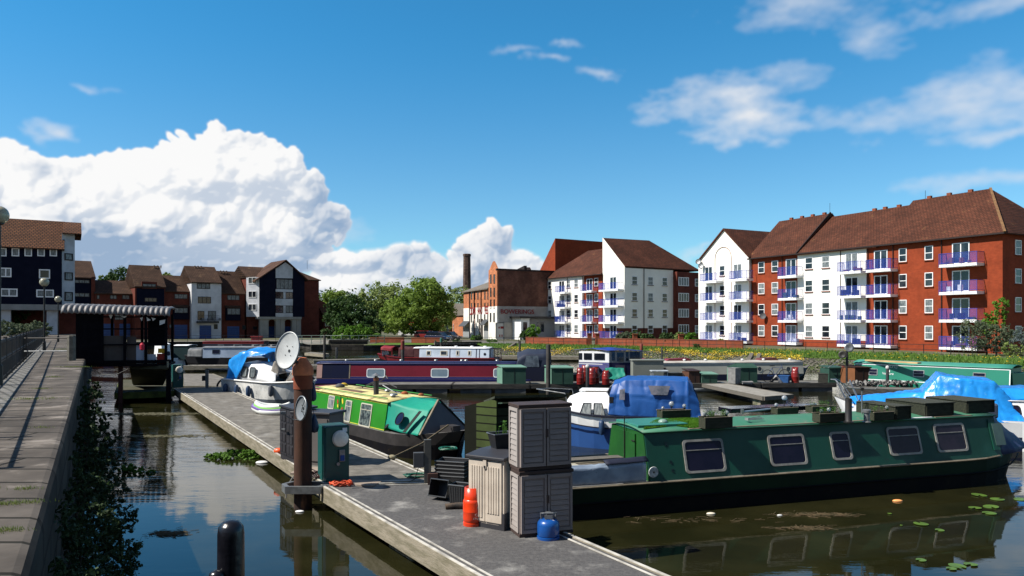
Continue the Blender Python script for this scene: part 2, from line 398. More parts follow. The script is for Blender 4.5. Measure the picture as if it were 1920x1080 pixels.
PALESTONE = stonemat('pale_rubble_stone', (.34, .31, .26), (.20, .18, .15), (.07, .065, .055), .55, .3, .05, dirt=.45, bump=1)
def grassmat(name, c1, c2, c3=None):
	m = bpy.data.materials.new(name); m.use_nodes = True; t = NT(m.node_tree); b = t.n['Principled BSDF']
	tc = t.new('ShaderNodeTexCoord').outputs['Object']
	c = t.mix(t.ramp(t.noise(tc, 1.1, 7, .7), .35, .65), (*c1, 1), (*c2, 1))
	c = t.mix(t.ramp(t.noise(tc, 5, 5, .7), .58, .7, 0, .7), c, (*(c3 or c2), 1))
	t.l.new(c, b.inputs['Base Color']); b.inputs['Roughness'].default_value = .95; b.inputs['Specular IOR Level'].default_value = .1
	bn = t.new('ShaderNodeBump'); bn.inputs['Strength'].default_value = .8; bn.inputs['Distance'].default_value = .08
	t.l.new(t.noise(tc, 9, 4, .7), bn.inputs['Height']); t.l.new(bn.outputs[0], b.inputs['Normal']); return m
GRASS = grassmat('mown_grass', (.055, .11, .018), (.085, .15, .022), (.16, .19, .04))
def make_land():
	hole = [(-1.0, -15), BTOP[0], BTOP[1], BTOP[2], BTOP[3], BTOP[4], (-4, 100), (-19.1, 96), (-19.6, 99), (-24.2, 99.5), (-26.5, 98.5), (-34, 118), (-60, 111), (QE(110) - 1.5, 109.5), (QE(40) - 1.5, 40)]
	outer = [(-3000, -800), (3000, -800), (3000, 4500), (-3000, 4500)]
	tr = tessellate_polygon([[Vector((*p, 0)) for p in outer], [Vector((*p, 0)) for p in hole]])
	pts = outer + hole; z = LZ
	b = MB(); b.add([(x, y, z) for x, y in pts], tr)
	o = b.done('ground', EARTH); kind(o, 'structure')
	w = MB(); n = len(hole)
	for i in range(4, n - 1):
		(x0, y0), (x1, y1) = hole[i], hole[i + 1]
		w.add([(x0, y0, -1), (x1, y1, -1), (x1, y1, z + .004), (x0, y0, z + .004)], [(0, 1, 2, 3)])
	o = w.done('basin_wall', DKSTONE); kind(o, 'structure')
	# near quay, a slab of big worn paving stones at 2.05 m
	qz = 2.05
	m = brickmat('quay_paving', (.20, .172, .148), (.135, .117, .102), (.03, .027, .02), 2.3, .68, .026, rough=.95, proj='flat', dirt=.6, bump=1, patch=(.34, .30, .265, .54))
	b = MB(); pr = [(QE(D), D) for D in (-8, 5, 12, 20, 30, 45, 70, 108)]
	pts = pr + [(-170, 108), (-170, -8)]
	b.prism([(x, y, -.6) for x, y in pts], (0, 0, qz + .6))
	o = b.done('quay', [m, DKSTONE]); kind(o, 'structure')
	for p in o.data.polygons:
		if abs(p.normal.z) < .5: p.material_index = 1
	q = o.modifiers.new('b', 'BEVEL'); q.width = .10; q.segments = 3; q.limit_method = 'ANGLE'
	# strip of small pale setts along the railing
	sm = brickmat('pale_setts', (.42, .40, .38), (.30, .29, .27), (.08, .08, .07), .28, .16, .03, proj='flat', dirt=.3, bump=.8)
	fl = lambda D, o: (-14.1 - .6 * (D - 20.7) + o, D, qz + .004)
	b = MB(); b.add([fl(4, -.9), fl(4, .55), fl(60, .55), fl(60, -.9)], [(0, 1, 2, 3)]); kind(b.done('sett_path', sm), 'structure')
	# sloping stone revetment on the right shore
	rv = stonemat('revetment_stone', (.33, .30, .25), (.17, .155, .13), (.045, .05, .03), .5, .32, .06, proj='flat', dirt=.5, bump=1, patch=(.11, .14, .04, .58))
	R2 = random.Random(5)
	b = MB()
	P0 = [Vector((*p, -.1)) for p in BANK]; P1 = [Vector((*p, LZ + .01)) for p in BTOP]
	def pl(P, u):
		L = [0]
		for i in range(len(P) - 1): L.append(L[-1] + (P[i + 1] - P[i]).length)
		d = u * L[-1]
		for i in range(len(P) - 1):
			if d <= L[i + 1] or i == len(P) - 2: return P[i].lerp(P[i + 1], (d - L[i]) / (L[i + 1] - L[i]))
	from mathutils import noise as mn
	def fn(u, v):
		p = pl(P0, u).lerp(pl(P1, u), v); k = 0 if v in (0, 1) else 1
		p.z += k * (.14 * mn.noise(p * 1.6) + .1 * mn.noise(p * 4)); return p
	b.grid(fn, 260, 9); kind(b.done('shore_revetment', rv), 'structure')
	# grass band behind it
	RL = [(62, 20), (48, 48), (41.5, 58), (38.2, 65), (28, 76.5), (19.7, 83), (12, 90), (2.8, 97), (-5, 101)]
	gb = MB(); T = [Vector((*p, LZ + .008)) for p in BTOP]; Rr = [Vector((*p, LZ + .008)) for p in RL]
	def fg(u, v):
		p = pl(T, u).lerp(pl(Rr, u), v); p.z += .05 * mn.noise(p * .5) + .05; return p
	gb.grid(fg, 160, 8); kind(gb.done('grass_bank', GRASS), 'structure')
	pth = MB(); n = len(RL)
	for i in range(n - 1):
		a = Vector(RL[i]); c = Vector(RL[i + 1]); q = Vector((1.6, 1.2))
		pth.add([(*a, LZ + .012), (*(a + q), LZ + .012), (*(c + q), LZ + .012), (*c, LZ + .012)], [(0, 1, 2, 3)])
	kind(pth.done('shore_path', PAVE), 'structure')
	# paved quay in front of the far houses and by the lock
	b = MB(); b.add([(-27, 99, LZ + .006), (-35, 118.5, LZ + .006), (-62, 111.5, LZ + .006), (-62, 118, LZ + .006), (-30, 126, LZ + .006), (-22, 104, LZ + .006)], [(0, 1, 2, 3, 4, 5)])
	kind(b.done('far_quay_paving', PAVE), 'structure')
	b = MB(); b.add([(-19, 96.6, LZ + .006), (-4.3, 100.6, LZ + .006), (-2, 112, LZ + .006), (-19, 106, LZ + .006)], [(0, 1, 2, 3)])
	kind(b.done('lock_side_grass', GRASS), 'structure')
	b = MB(); b.add([(-9, 104, LZ + .011), (-1, 103, LZ + .011), (4, 112, LZ + .011), (-14, 128, LZ + .011), (-30, 122, LZ + .011)], [(0, 1, 2, 3, 4)])
	kind(b.done('yard_road', mat('worn_asphalt', (.12, .115, .105), (.18, .17, .155), .6, .95)), 'structure')
	return RL, pl
RAILLINE, PLINE = make_land()
# ---- railings
BLK = mat('black_iron', (.012, .012, .014), (.03, .025, .02), 6, .5, .2)
def railing(name, pts, label, z=LZ, h=1.0, post=1.9, rails=(1.0, .55, .12), r=.022, m=BLK, cat='railing', extra=None):
	o0 = pts[0]; t = zthing(name, label, cat, (o0[0], o0[1]), z)
	loc = lambda p, q: (p[0] - o0[0], p[1] - o0[1], q)
	for k, f in enumerate(rails):
		b = MB(); b.tube([loc(p, z + h * f) for p in pts], r, 5); b.done('rail', m, t)
	for i in range(len(pts) - 1):
		a = Vector(pts[i][:2]); c = Vector(pts[i + 1][:2]); L = (c - a).length; n = max(1, round(L / post))
		for j in range(n + (i == len(pts) - 2)):
			p = a.lerp(c, j / n); MB().beam(loc(p, z - .02), loc(p, z + h + .03), r * 2.2).done('post', m, t)
	return t
railing('shore_railing', [(p[0], p[1]) for p in RAILLINE[1:7]], 'black three-rail iron railing along the grass in front of the right-hand flats', h=.95, post=2.2)
railing('shore_railing', [(p[0], p[1]) for p in RAILLINE[6:9]] + [(-12, 104)], 'black iron railing along the shore in front of the brewery warehouse and middle flats', h=.95, post=2.2)
railing('quay_railing', [(-35, 119.2), (-60, 112.4)], 'thin black railing along the far quay below the terraced houses', h=.9, post=2.6)
# ---- knobbed railing on the near quay
def knob_fence():
	z = 2.05; A = (-14.1 + .6 * 12.7, 8.0); B = (-14.1 - .6 * 45, 65.7)
	t = zthing('knobbed_fence', 'black iron fence with two rows of ball knobs along the near quay path', 'fence', A, z)
	d = Vector((B[0] - A[0], B[1] - A[1])); L = d.length; d.normalize()
	P = lambda s, q: (d.x * s, d.y * s, z + q)
	for q in (1.08, .56, .12): MB().beam(P(0, q), P(L, q), .035, .03).done('rail', BLK, t)
	n = int(L / .16); b = MB(); kn = MB()
	for i in range(n):
		s = i * .16; b.beam(P(s, 0.0), P(s, .60 if i % 2 else 1.08), .018)
		if i % 2: kn.ball(P(s, .63), .034, 6, 4)
		else: kn.ball(P(s, 1.12), .034, 6, 4)
	b.done('bars', BLK, t); kn.done('knobs', mat('worn_iron_knob', (.09, .09, .095), (.2, .2, .2), 9, .4, .4), t)
	for i in range(int(L / 2.6)): MB().beam(P(i * 2.6, 0), P(i * 2.6, 1.2), .07).done('post', BLK, t)
knob_fence()
def gate_bits():
	g = G(134, 676, 2.05)
	o = MB().lathe([(.17, 2.0), (.17, 3.05), (.15, 3.12), (0, 3.14)], 8).done('stone_post', mat('stone_post', (.22, .21, .18), (.14, .13, .11), 5, .9, bump=.5), None)
	o.location = (g.x, g.y, 0); solo(o, 'squat grey stone post beside the dark gangway shelter', 'post')
	t = zthing('tube_barrier', 'horizontal tube barrier from the knobbed fence to the stone post', 'barrier', (g.x, g.y), 2.05)
	for z in (2.45, 3.0): MB().tube([(0, 0, z), (-2.4, -.3, z)], .03, 6).done('rail', STEEL if z < 2.6 else BLK, t)
	MB().tube([(-2.4, -.3, 2.05), (-2.4, -.3, 3.05)], .035, 6).done('post', BLK, t)
gate_bits()
# ---- lamp posts with globes
def lamp(px, py, D, zb, label, r=.24):
	c = Q(px, py, D)
	t = zthing('globe_street_lamp', label, 'street lamp', (c.x, c.y), zb, group='globe lamps along the near quay')
	MB().lathe([(.09, zb), (.09, zb + .5), (.05, zb + .55), (.045, c.z - r)], 8).done('pole', BLK, t)
	MB().lathe([(.05, c.z - r - .03), (.12, c.z - r), (.12, c.z - r + .07)], 10).done('collar', BLK, t)
	MB().ball((0, 0, c.z), r, 20, 12).done('globe', mat('frosted_globe', (.50, .47, .34), (.42, .40, .30), 3, .25, trans=.25), t, smooth='all')
lamp(-2, 403, 19, 2.05, 'nearest globe lamp, half cut off at the left edge above the tiled roof', .23)
lamp(83, 529, 41.5, 2.05, 'globe lamp standing in front of the right-hand windows of the navy block', .24)
lamp(109, 561, 62, 2.05, 'smallest, farthest globe lamp, in front of the lower corner of the navy block', .26)
# ---- walls, lock furniture
RB = brickmat('garden_brick', (.42, .10, .045), (.34, .075, .035), (.25, .10, .06), .22, .075, .012, dirt=.3)
def wall_run(name, label, pts, h, th, m, z=LZ, cap=None):
	o0 = pts[0]; t = zthing(name, label, 'wall', (o0[0], o0[1]), z); b = MB(); cp = MB()
	for i in range(len(pts) - 1):
		a = Vector(pts[i]); c = Vector(pts[i + 1]); d = (c - a).normalized(); n = Vector((-d.y, d.x)) * th; a2 = a - Vector(o0); c2 = c - Vector(o0)
		q = [a2, c2, c2 + n, a2 + n]; b.prism([(p.x, p.y, z - .02) for p in q], (0, 0, h))
		n3 = n.normalized() * .04; q = [a2 - n3 , c2 - n3, c2 + n + n3, a2 + n + n3]; cp.prism([(p.x, p.y, z + h - .02) for p in q], (0, 0, .07))
	b.done('brickwork', m, t); cp.done('coping', cap or m, t); return t
CAP = mat('brick_coping', (.30, .09, .05), (.22, .07, .04), 3, .9)
wall_run('garden_wall', 'low red brick garden wall in front of the middle flats', [(2.0, 99.6), (9.5, 93.6)], .95, -.3, RB, cap=CAP)
wall_run('garden_wall', 'red brick wall with taller piers right of the gate before the middle flats', [(10.8, 92.6), (19.8, 85), (25, 80.6)], .95, -.3, RB, cap=CAP)
for i, (x, y) in enumerate([(9.7, 93.4), (10.6, 92.7), (14.7, 89.3), (19.3, 85.4)]):
	o = MB().bx(-.25, -.25, 0, .25, .25, 1.5).bx(-.3, -.3, 1.5, .3, .3, 1.6).done('brick_pier', RB); o.location = (x, y, LZ - .02)
	solo(o, ['left brick gate pier in the garden wall', 'right brick gate pier in the garden wall', 'brick pier midway along the garden wall', 'brick pier at the right end of the garden wall near the white gable'][i], 'pier')
wall_run('lock_bench_wall', 'low brick wall block on the lock side, left one of two', [(-20.4, 108), (-15.5, 107.5)], .75, -.5, RB, cap=CAP)
wall_run('lock_bench_wall', 'low brick wall block on the lock side, right one of two beside the red-topped pile', [(-14.2, 107), (-9.8, 105.6)], .75, -.5, RB, cap=CAP)
wall_run('pale_stone_parapet', 'low pale stone parapet on the quay before the brewery warehouse', [(-10.2, 97.5), (-4.2, 99.4)], .35, -.6, PALESTONE, cap=PALESTONE)
railing('lock_gate_railing', [(-31, 101), (-26, 101.6), (-23, 100.6), (-17.6, 103)], 'pale grey-green railing over the lock gates', h=1.15, post=1.3, m=mat('pale_green_rail', (.18, .26, .22), (.24, .3, .27), 3, .6), r=.035)
o = MB().bx(-2.6, -.18, 0, 2.6, .18, .7).bx(-2.5, -.3, .7, 2.7, .3, .95).done('lock_gate', mat('lock_timber', (.02, .02, .02), (.05, .045, .04), 3, .8)); o.location = (-22, 100.2, LZ - .3); solo(o, 'dark timber lock gate with balance beam across the lock mouth', 'lock gate')
# small lamp / red quay crate by the house columns
o = MB().bx(-.8, -.5, 0, .8, .5, .55).bx(-.9, -.6, .55, .9, .6, .68).done('quay_chest', mat('red_plastic', (.30, .02, .03), (.22, .02, .02), 3, .5)); g = G(504, 636.5, LZ); o.location = (g.x, g.y - 6, LZ + .01); solo(o, 'red plastic chest on the far quay beside the house columns', 'chest')
# ================================================================ BUILDINGS
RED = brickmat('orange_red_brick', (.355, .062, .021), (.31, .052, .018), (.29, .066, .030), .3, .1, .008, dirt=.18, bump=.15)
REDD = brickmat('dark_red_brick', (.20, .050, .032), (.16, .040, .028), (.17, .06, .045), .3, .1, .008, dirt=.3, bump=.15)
WREND = mat('white_render', (.76, .74, .69), (.70, .68, .63), .5, .8, bump=.1)
TILE = brickmat('brown_roof_tile', (.15, .050, .028), (.105, .038, .022), (.045, .018, .011), .35, .26, .025, dirt=.35, bump=.8, proj='roof', patch=(.24, .13, .05, .62))
TILE2 = brickmat('old_roof_tile', (.13, .07, .045), (.095, .052, .035), (.05, .03, .02), .4, .3, .03, dirt=.4, bump=.8, proj='roof', patch=(.17, .11, .06, .6))
TILEO = brickmat('orange_roof_tile', (.20, .085, .040), (.15, .062, .032), (.035, .018, .012), .42, .34, .05, dirt=.25, bump=1, proj='roof')
NAVY = mat('navy_cladding', (.006, .0085, .024), (.010, .012, .030), 1, .8, spec=.08)
PANEL = mat('grey_white_panel', (.50, .52, .56), (.44, .46, .50), .8, .7)
BLUEDOOR = mat('blue_door', (.012, .075, .30), (.010, .06, .24), 2, .5)
FRAMEW = mat('upvc_frame', (.72, .73, .74), None, rough=.4)
FRAMEB = mat('brown_frame', (.06, .04, .035), (.04, .03, .03), 3, .6)
PIPE = mat('drainpipe', (.03, .018, .016), None, rough=.6)
BLUER = mat('blue_railing', (.025, .06, .42), (.03, .06, .34), 3, .45)
def bluepanel():
	m = bpy.data.materials.new('blue_mesh_panel'); m.use_nodes = True; t = NT(m.node_tree); b = t.n['Principled BSDF']
	b.inputs['Base Color'].default_value = (.04, .09, .48, 1); b.inputs['Roughness'].default_value = .4
	tr = t.new('ShaderNodeBsdfTransparent'); mx = t.new('ShaderNodeMixShader'); mx.inputs[0].default_value = .17
	t.l.new(tr.outputs[0], mx.inputs[1]); t.l.new(b.outputs[0], mx.inputs[2]); t.l.new(mx.outputs[0], t.n['Material Output'].inputs[0]); return m
BPANEL = bluepanel()
RW = random.Random(3)
def hull(name, m, parent, pts):
	import bmesh
	z = ZOFF.get(parent, 0); bm = bmesh.new()
	for p in pts: bm.verts.new((p[0], p[1], p[2] - z))
	bmesh.ops.convex_hull(bm, input=bm.verts); me = bpy.data.meshes.new(name); bm.to_mesh(me); bm.free(); me.materials.append(m)
	o = bpy.data.objects.new(name, me); COL.objects.link(o); o.parent = parent; ZOFF[o] = z; return o
class Bld:
	"""a building written in its facade's own frame: x along, y inward, z absolute"""
	def __init__(s, name, label, A, B, z0, cat='building', group=None):
		s.f = Fac(A, B); s.z0 = z0; s.t = zthing(name, label, cat, (s.f.A.x, s.f.A.y), z0, s.f.ang, group)
	def loc(s, p):                                       # world xy -> local xy
		q = Vector(p[:2]) - s.f.A; return (q.dot(s.f.d), -q.dot(s.f.n))
	def poly(s, name, m, pts, y, th):                    # facade polygon in (s,z), extruded inward
		MB().prism([(a, y, b) for a, b in pts], (0, th, 0)).done(name, m, s.t)
	def window(s, x0, x1, z0, z1, y=0, kind='sash', frame=None, glass=None, face='y', sill=True, t=None, fw=.07):
		frame = frame or FRAMEW; glass = glass or (CURT if RW.random() < .38 else GLASS); t = t or s.t
		P = (lambda a, b, c: (a, b, c)) if face == 'y' else (lambda a, b, c: (-b, a, c))   # face 'x': wall normal +x
		def box(b, a0, y0, c0, a1, y1, c1):
			p = P(a0, y0, c0); q = P(a1, y1, c1); b.bx(min(p[0], q[0]), min(p[1], q[1]), c0, max(p[0], q[0]), max(p[1], q[1]), c1)
		b = MB(); w = fw
		box(b, x0, y - .05, z0, x0 + w, y + .05, z1); box(b, x1 - w, y - .05, z0, x1, y + .05, z1)
		box(b, x0 + w, y - .05, z0, x1 - w, y + .05, z0 + w); box(b, x0 + w, y - .05, z1 - w, x1 - w, y + .05, z1)
		if kind == 'sash': zm = (z0 + z1) / 2; box(b, x0 + w, y - .045, zm - w * .45, x1 - w, y + .045, zm + w * .45)
		if kind in ('double', 'triple', 'quad'):
			n = {'double': 2, 'triple': 3, 'quad': 4}[kind]
			for i in range(1, n): xm = x0 + (x1 - x0) * i / n; box(b, xm - w * .5, y - .045, z0 + w, xm + w * .5, y + .045, z1 - w)
		f = b.done('window', frame, t)
		g = MB(); box(g, x0 + w * .5, y - .014, z0 + w * .5, x1 - w * .5, y + .02, z1 - w * .5); g.done('pane', glass, f)
		if sill:
			q = MB(); box(q, x0 - .06, y - .12, z0 - .09, x1 + .06, y + .04, z0 - .003); q.done('sill', MATS['brick_coping'] if sill is True else sill, f)
		return f
	def balcony(s, x0, x1, zf, d=1.15, slab=None, y=0, h=1.05, gr=False, panel=None):
		b = MB().bx(x0, y - d, zf - .28, x1, y, zf).done('balcony', slab or WHITE, s.t)
		r = MB(); z1 = zf + h; yo = y - d + .04
		for z in (z1, zf + .1):
			r.beam((x0, yo, z), (x1, yo, z), .05); r.beam((x0 + .02, yo, z), (x0 + .02, y, z), .05); r.beam((x1 - .02, yo, z), (x1 - .02, y, z), .05)
		n = max(2, round((x1 - x0) / .75))
		for i in range(n + 1):
			x = x0 + .02 + (x1 - x0 - .04) * i / n; r.beam((x, yo - .03, zf - .22), (x, yo - .03, z1), .035)
		r.done('railing', BLUER, b)
		p = MB(); p.bx(x0 + .03, yo + .01, zf + .12, x1 - .03, yo + .018, z1 - .03); p.bx(x0 + .015, yo + .03, zf + .12, x0 + .022, y, z1 - .03); p.bx(x1 - .022, yo + .03, zf + .12, x1 - .015, y, z1 - .03)
		p.done('railing_panel', panel or BPANEL, b)
		if RW.random() < .6:
			q = MB()
			for k in range(RW.randint(2, 5)):
				a = x0 + .3 + RW.random() * (x1 - x0 - .6); w = .12 + .16 * RW.random(); q.bx(a - w, yo + .15, zf + .002, a + w, yo + .15 + w * 1.6, zf + .2 + .5 * RW.random())
			q.done('balcony_clutter', RW.choice([WHITE, mat('terracotta_pot', (.25, .09, .04), None), mat('plant_green', (.04, .09, .02), (.1, .13, .03), 8), mat('dark_chair', (.03, .03, .035), None)]), b)
		return b
	def door(s, x0, x1, z0, z1, y=0): return s.patio(x0, x1, z0, z1, y)
	def patio(s, x0, x1, z0, z1, y=0):
		f = s.window(x0, x1, z0, z1, y, 'double', sill=False, glass=GLASS if RW.random() < .6 else CURT, fw=.09); f.name = 'patio_door'; return f
	def roof(s, x0, x1, y0, y1, ze, zr, m=None, hipL=0, hipR=0, name='roof', th=.14, yr=None, gable=None, ridge=True):
		"""gabled or hipped roof with real thickness, ridge along x"""
		m = m or TILE; yr = yr if yr is not None else (y0 + y1) / 2
		v = [(x0, y0, ze), (x1, y0, ze), (x1, y1, ze), (x0, y1, ze), (x0 + hipL, yr, zr), (x1 - hipR, yr, zr)]
		v2 = [(a, b, c - th) for a, b, c in v]
		f = [(0, 1, 5, 4), (2, 3, 4, 5), (1, 2, 5), (3, 0, 4)]
		n = 6
		fs = f + [tuple(reversed([i + n for i in q])) for q in f]
		for i, j in ((0, 1), (1, 2), (2, 3), (3, 0)): fs.append((j, i, i + n, j + n))
		b = MB(); b.add(v + v2, fs); o = b.done(name, m, s.t)
		return o
	def vent(s, x, y, z, m=None): MB().bx(x - .22, y - .15, z - .1, x + .22, y + .15, z + .22).done('ridge_vent', m or MATS['brick_coping'], s.t)
def pipes(B, xs, y, z0, z1):
	for x in xs: MB().tube([(x, y - .06, z0), (x, y - .06, z1)], .05, 6).done('drainpipe', PIPE, B.t)
# ---------------------------------------------------------------- right-hand flats
def right_flats():
	A = (26.7, 105.8); Bp = (45.6, 69.4)
	b = Bld('apartment_block', 'long four-storey red brick and white block of flats with blue balconies at the right', A, Bp, LZ)
	f = b.f; L = f.L; S = f.s_; ZE = 12.0; ZR = 17.3; YR = 5.8; DP = 11.6
	g1 = S(1408); r1 = S(1496); w1 = S(1625)
	b.t['label'] = 'long four-storey red brick and white block of flats with blue balconies at the right'
	# walls: each colour its own mesh
	MB().bx(g1, .05, LZ, r1, DP, ZE - .02).done('red_wall', RED, b.t)
	MB().bx(r1, -.06, LZ + .9, w1, DP - .01, ZE - .02).done('white_wall', WREND, b.t)
	MB().bx(r1 + .001, -.04, LZ, w1 - .001, .5, LZ + .9).done('plinth', RED, b.t)
	MB().bx(w1, 0, LZ, L, DP, ZE - .02).done('red_wall', RED, b.t)
	# white gabled bay
	gx = S(1362)
	MB().prism([(0, -.35, LZ + .6), (g1, -.35, LZ + .6), (g1, -.35, 12.35), (gx, -.35, 16.2), (0, -.35, 12.35)], (0, 8.5, 0)).done('gable_wall', WREND, b.t)
	MB().bx(0, -.33, LZ, g1, 6, LZ + .6).done('plinth', RED, b.t)
	v = [(-.25, -.6, 12.2), (gx, -.6, 16.42), (g1 + .25, -.6, 12.2)]
	MB().prism(v + [(g1 + .25, -.6, 12.02), (gx, -.6, 16.22), (-.25, -.6, 12.02)], (0, 9.2, 0)).done('gable_roof', brickmat('brown_roof_tile_b', (.15, .050, .028), (.105, .038, .022), (.045, .018, .011), .35, .26, .025, dirt=.35, bump=.8, proj='roofy'), b.t)
	# arch outline on the gable
	ax = S(1359.5); pts = [(ax - 1.55, -.38, LZ + .8), (ax - 1.55, -.38, 12.4)] + [(ax - 1.55 * math.cos(t * math.pi / 10), -.38, 12.4 + 1.5 * math.sin(t * math.pi / 10)) for t in range(1, 10)] + [(ax + 1.55, -.38, 12.4), (ax + 1.55, -.38, LZ + .8)]
	MB().tube(pts, .05, 4).done('arch_moulding', mat('buff_moulding', (.35, .2, .15), None), b.t)
	# roofs
	b.roof(g1 - .3, r1 + .2, -.4, DP + .4, ZE, ZR, TILE, hipL=f.s_(1461, -YR) - g1 + .3)
	RB2 = f.s_(1712, -YR)
	b.roof(r1 + .2, RB2, -.45, DP + .4, ZE - .1, ZR - .45, TILE)
	b.roof(RB2, L + .4, -.4, DP + .4, ZE, ZR, TILE, hipR=L + .4 - b.f.s_(1857, -YR))
	x = r1 + .12
	for q in ((-.4, ZE + .02, YR - .2, ZR + .06),):
		MB().beam((x, q[0], q[1]), (x, q[2], q[3]), .14, .2).done('verge', PIPE, b.t)
	hx = b.f.s_(1857, -YR)
	MB().beam((hx, YR, ZR + .06), (L + .42, -.42, ZE + .05), .22, .12).done('hip_ridge', mat('ochre_lichen_tile', (.28, .16, .07), (.18, .09, .05), 4, .9), b.t)
	for px in (1484, 1504, 1524, 1546, 1640, 1660, 1686, 1743, 1780, 1820): b.vent(b.f.s_(px, -YR), YR, ZR - (.45 if 1600 < px < 1712 else 0))
	for px, h in ((1735, .9), (1556, 1.3)): MB().tube([(b.f.s_(px, -YR), YR, ZR), (b.f.s_(px, -YR), YR, ZR + h)], .025, 4).done('aerial', BLK, b.t)
	# gutters
	MB().beam((g1, -.46, ZE - .06), (L + .4, -.46, ZE - .06), .12, .14).done('gutter', PIPE, b.t)
	zf = lambda k: 1.25 + 2.7 * k
	for px in (1427.3, 1452.7):
		for k in range(4): c = S(px); b.window(c - .52, c + .52, 1.92 + 2.7 * k, 3.32 + 2.7 * k, .05)
	for px in (1517.7, 1549.3):
		for k in range(4): c = S(px); b.window(c - .55, c + .55, 1.92 + 2.7 * k, 3.32 + 2.7 * k, -.06)
	for k in range(4): c = S(1358); b.window(c - .5, c + .5, 1.92 + 2.7 * k, 3.3 + 2.7 * k, -.35)
	for px in (1693, 1742):
		for k in range(4): c = S(px); b.window(c - .44, c + .44, 1.92 + 2.7 * k, 3.34 + 2.7 * k, 0)
	for (px, b0, b1, y, dw) in ((1332.7, 1312, 1343, -.35, .75), (1387, 1366, 1400, -.35, .75), (1483, 1458, 1493, .05, .8), (1598, 1569, 1614, -.06, .82), (1651.7, 1623, 1670, 0, .8), (1801.7, 1760, 1832, 0, .85)):
		c = S(px); x0 = b.f.s_(b0, 1.15 - y); x1 = b.f.s_(b1, 1.15 - y)
		for k in range(4):
			b.patio(c - dw, c + dw, zf(k) + .05, zf(k) + 2.1, y); b.balcony(x0, x1, zf(k), y=y)
	pipes(b, [S(1410), S(1467), S(1577), S(1628), S(1675), S(1766)], -.02, LZ, ZE - .1)
	# end face, towards the right
	for k in range(4):
		for y in (2.5, 6.2): b.window(y - .5, y + .5, 1.95 + 2.7 * k, 3.35 + 2.7 * k, y=-(L + 0.0), face='x')
	# satellite dishes on the walls
	for px, zz, y in ((1434, 4.45, .05), (1317, 12.2, -.35), (1322, 11.6, -.35)):
		x = S(px); q = MB(); q.M = Matrix.Translation((x, y - .35, zz)) @ Matrix.Rotation(math.radians(72), 4, 'X') @ Matrix.Rotation(.5, 4, 'Y')
		q.lathe([(.02, .02), (.28, .06), (.40, .14), (.40, .16), (.27, .085), (0, .04)], 14); q.done('satellite_dish', mat('grey_dish', (.10, .10, .11), None) if px == 1434 else STEEL, b.t)
right_flats()
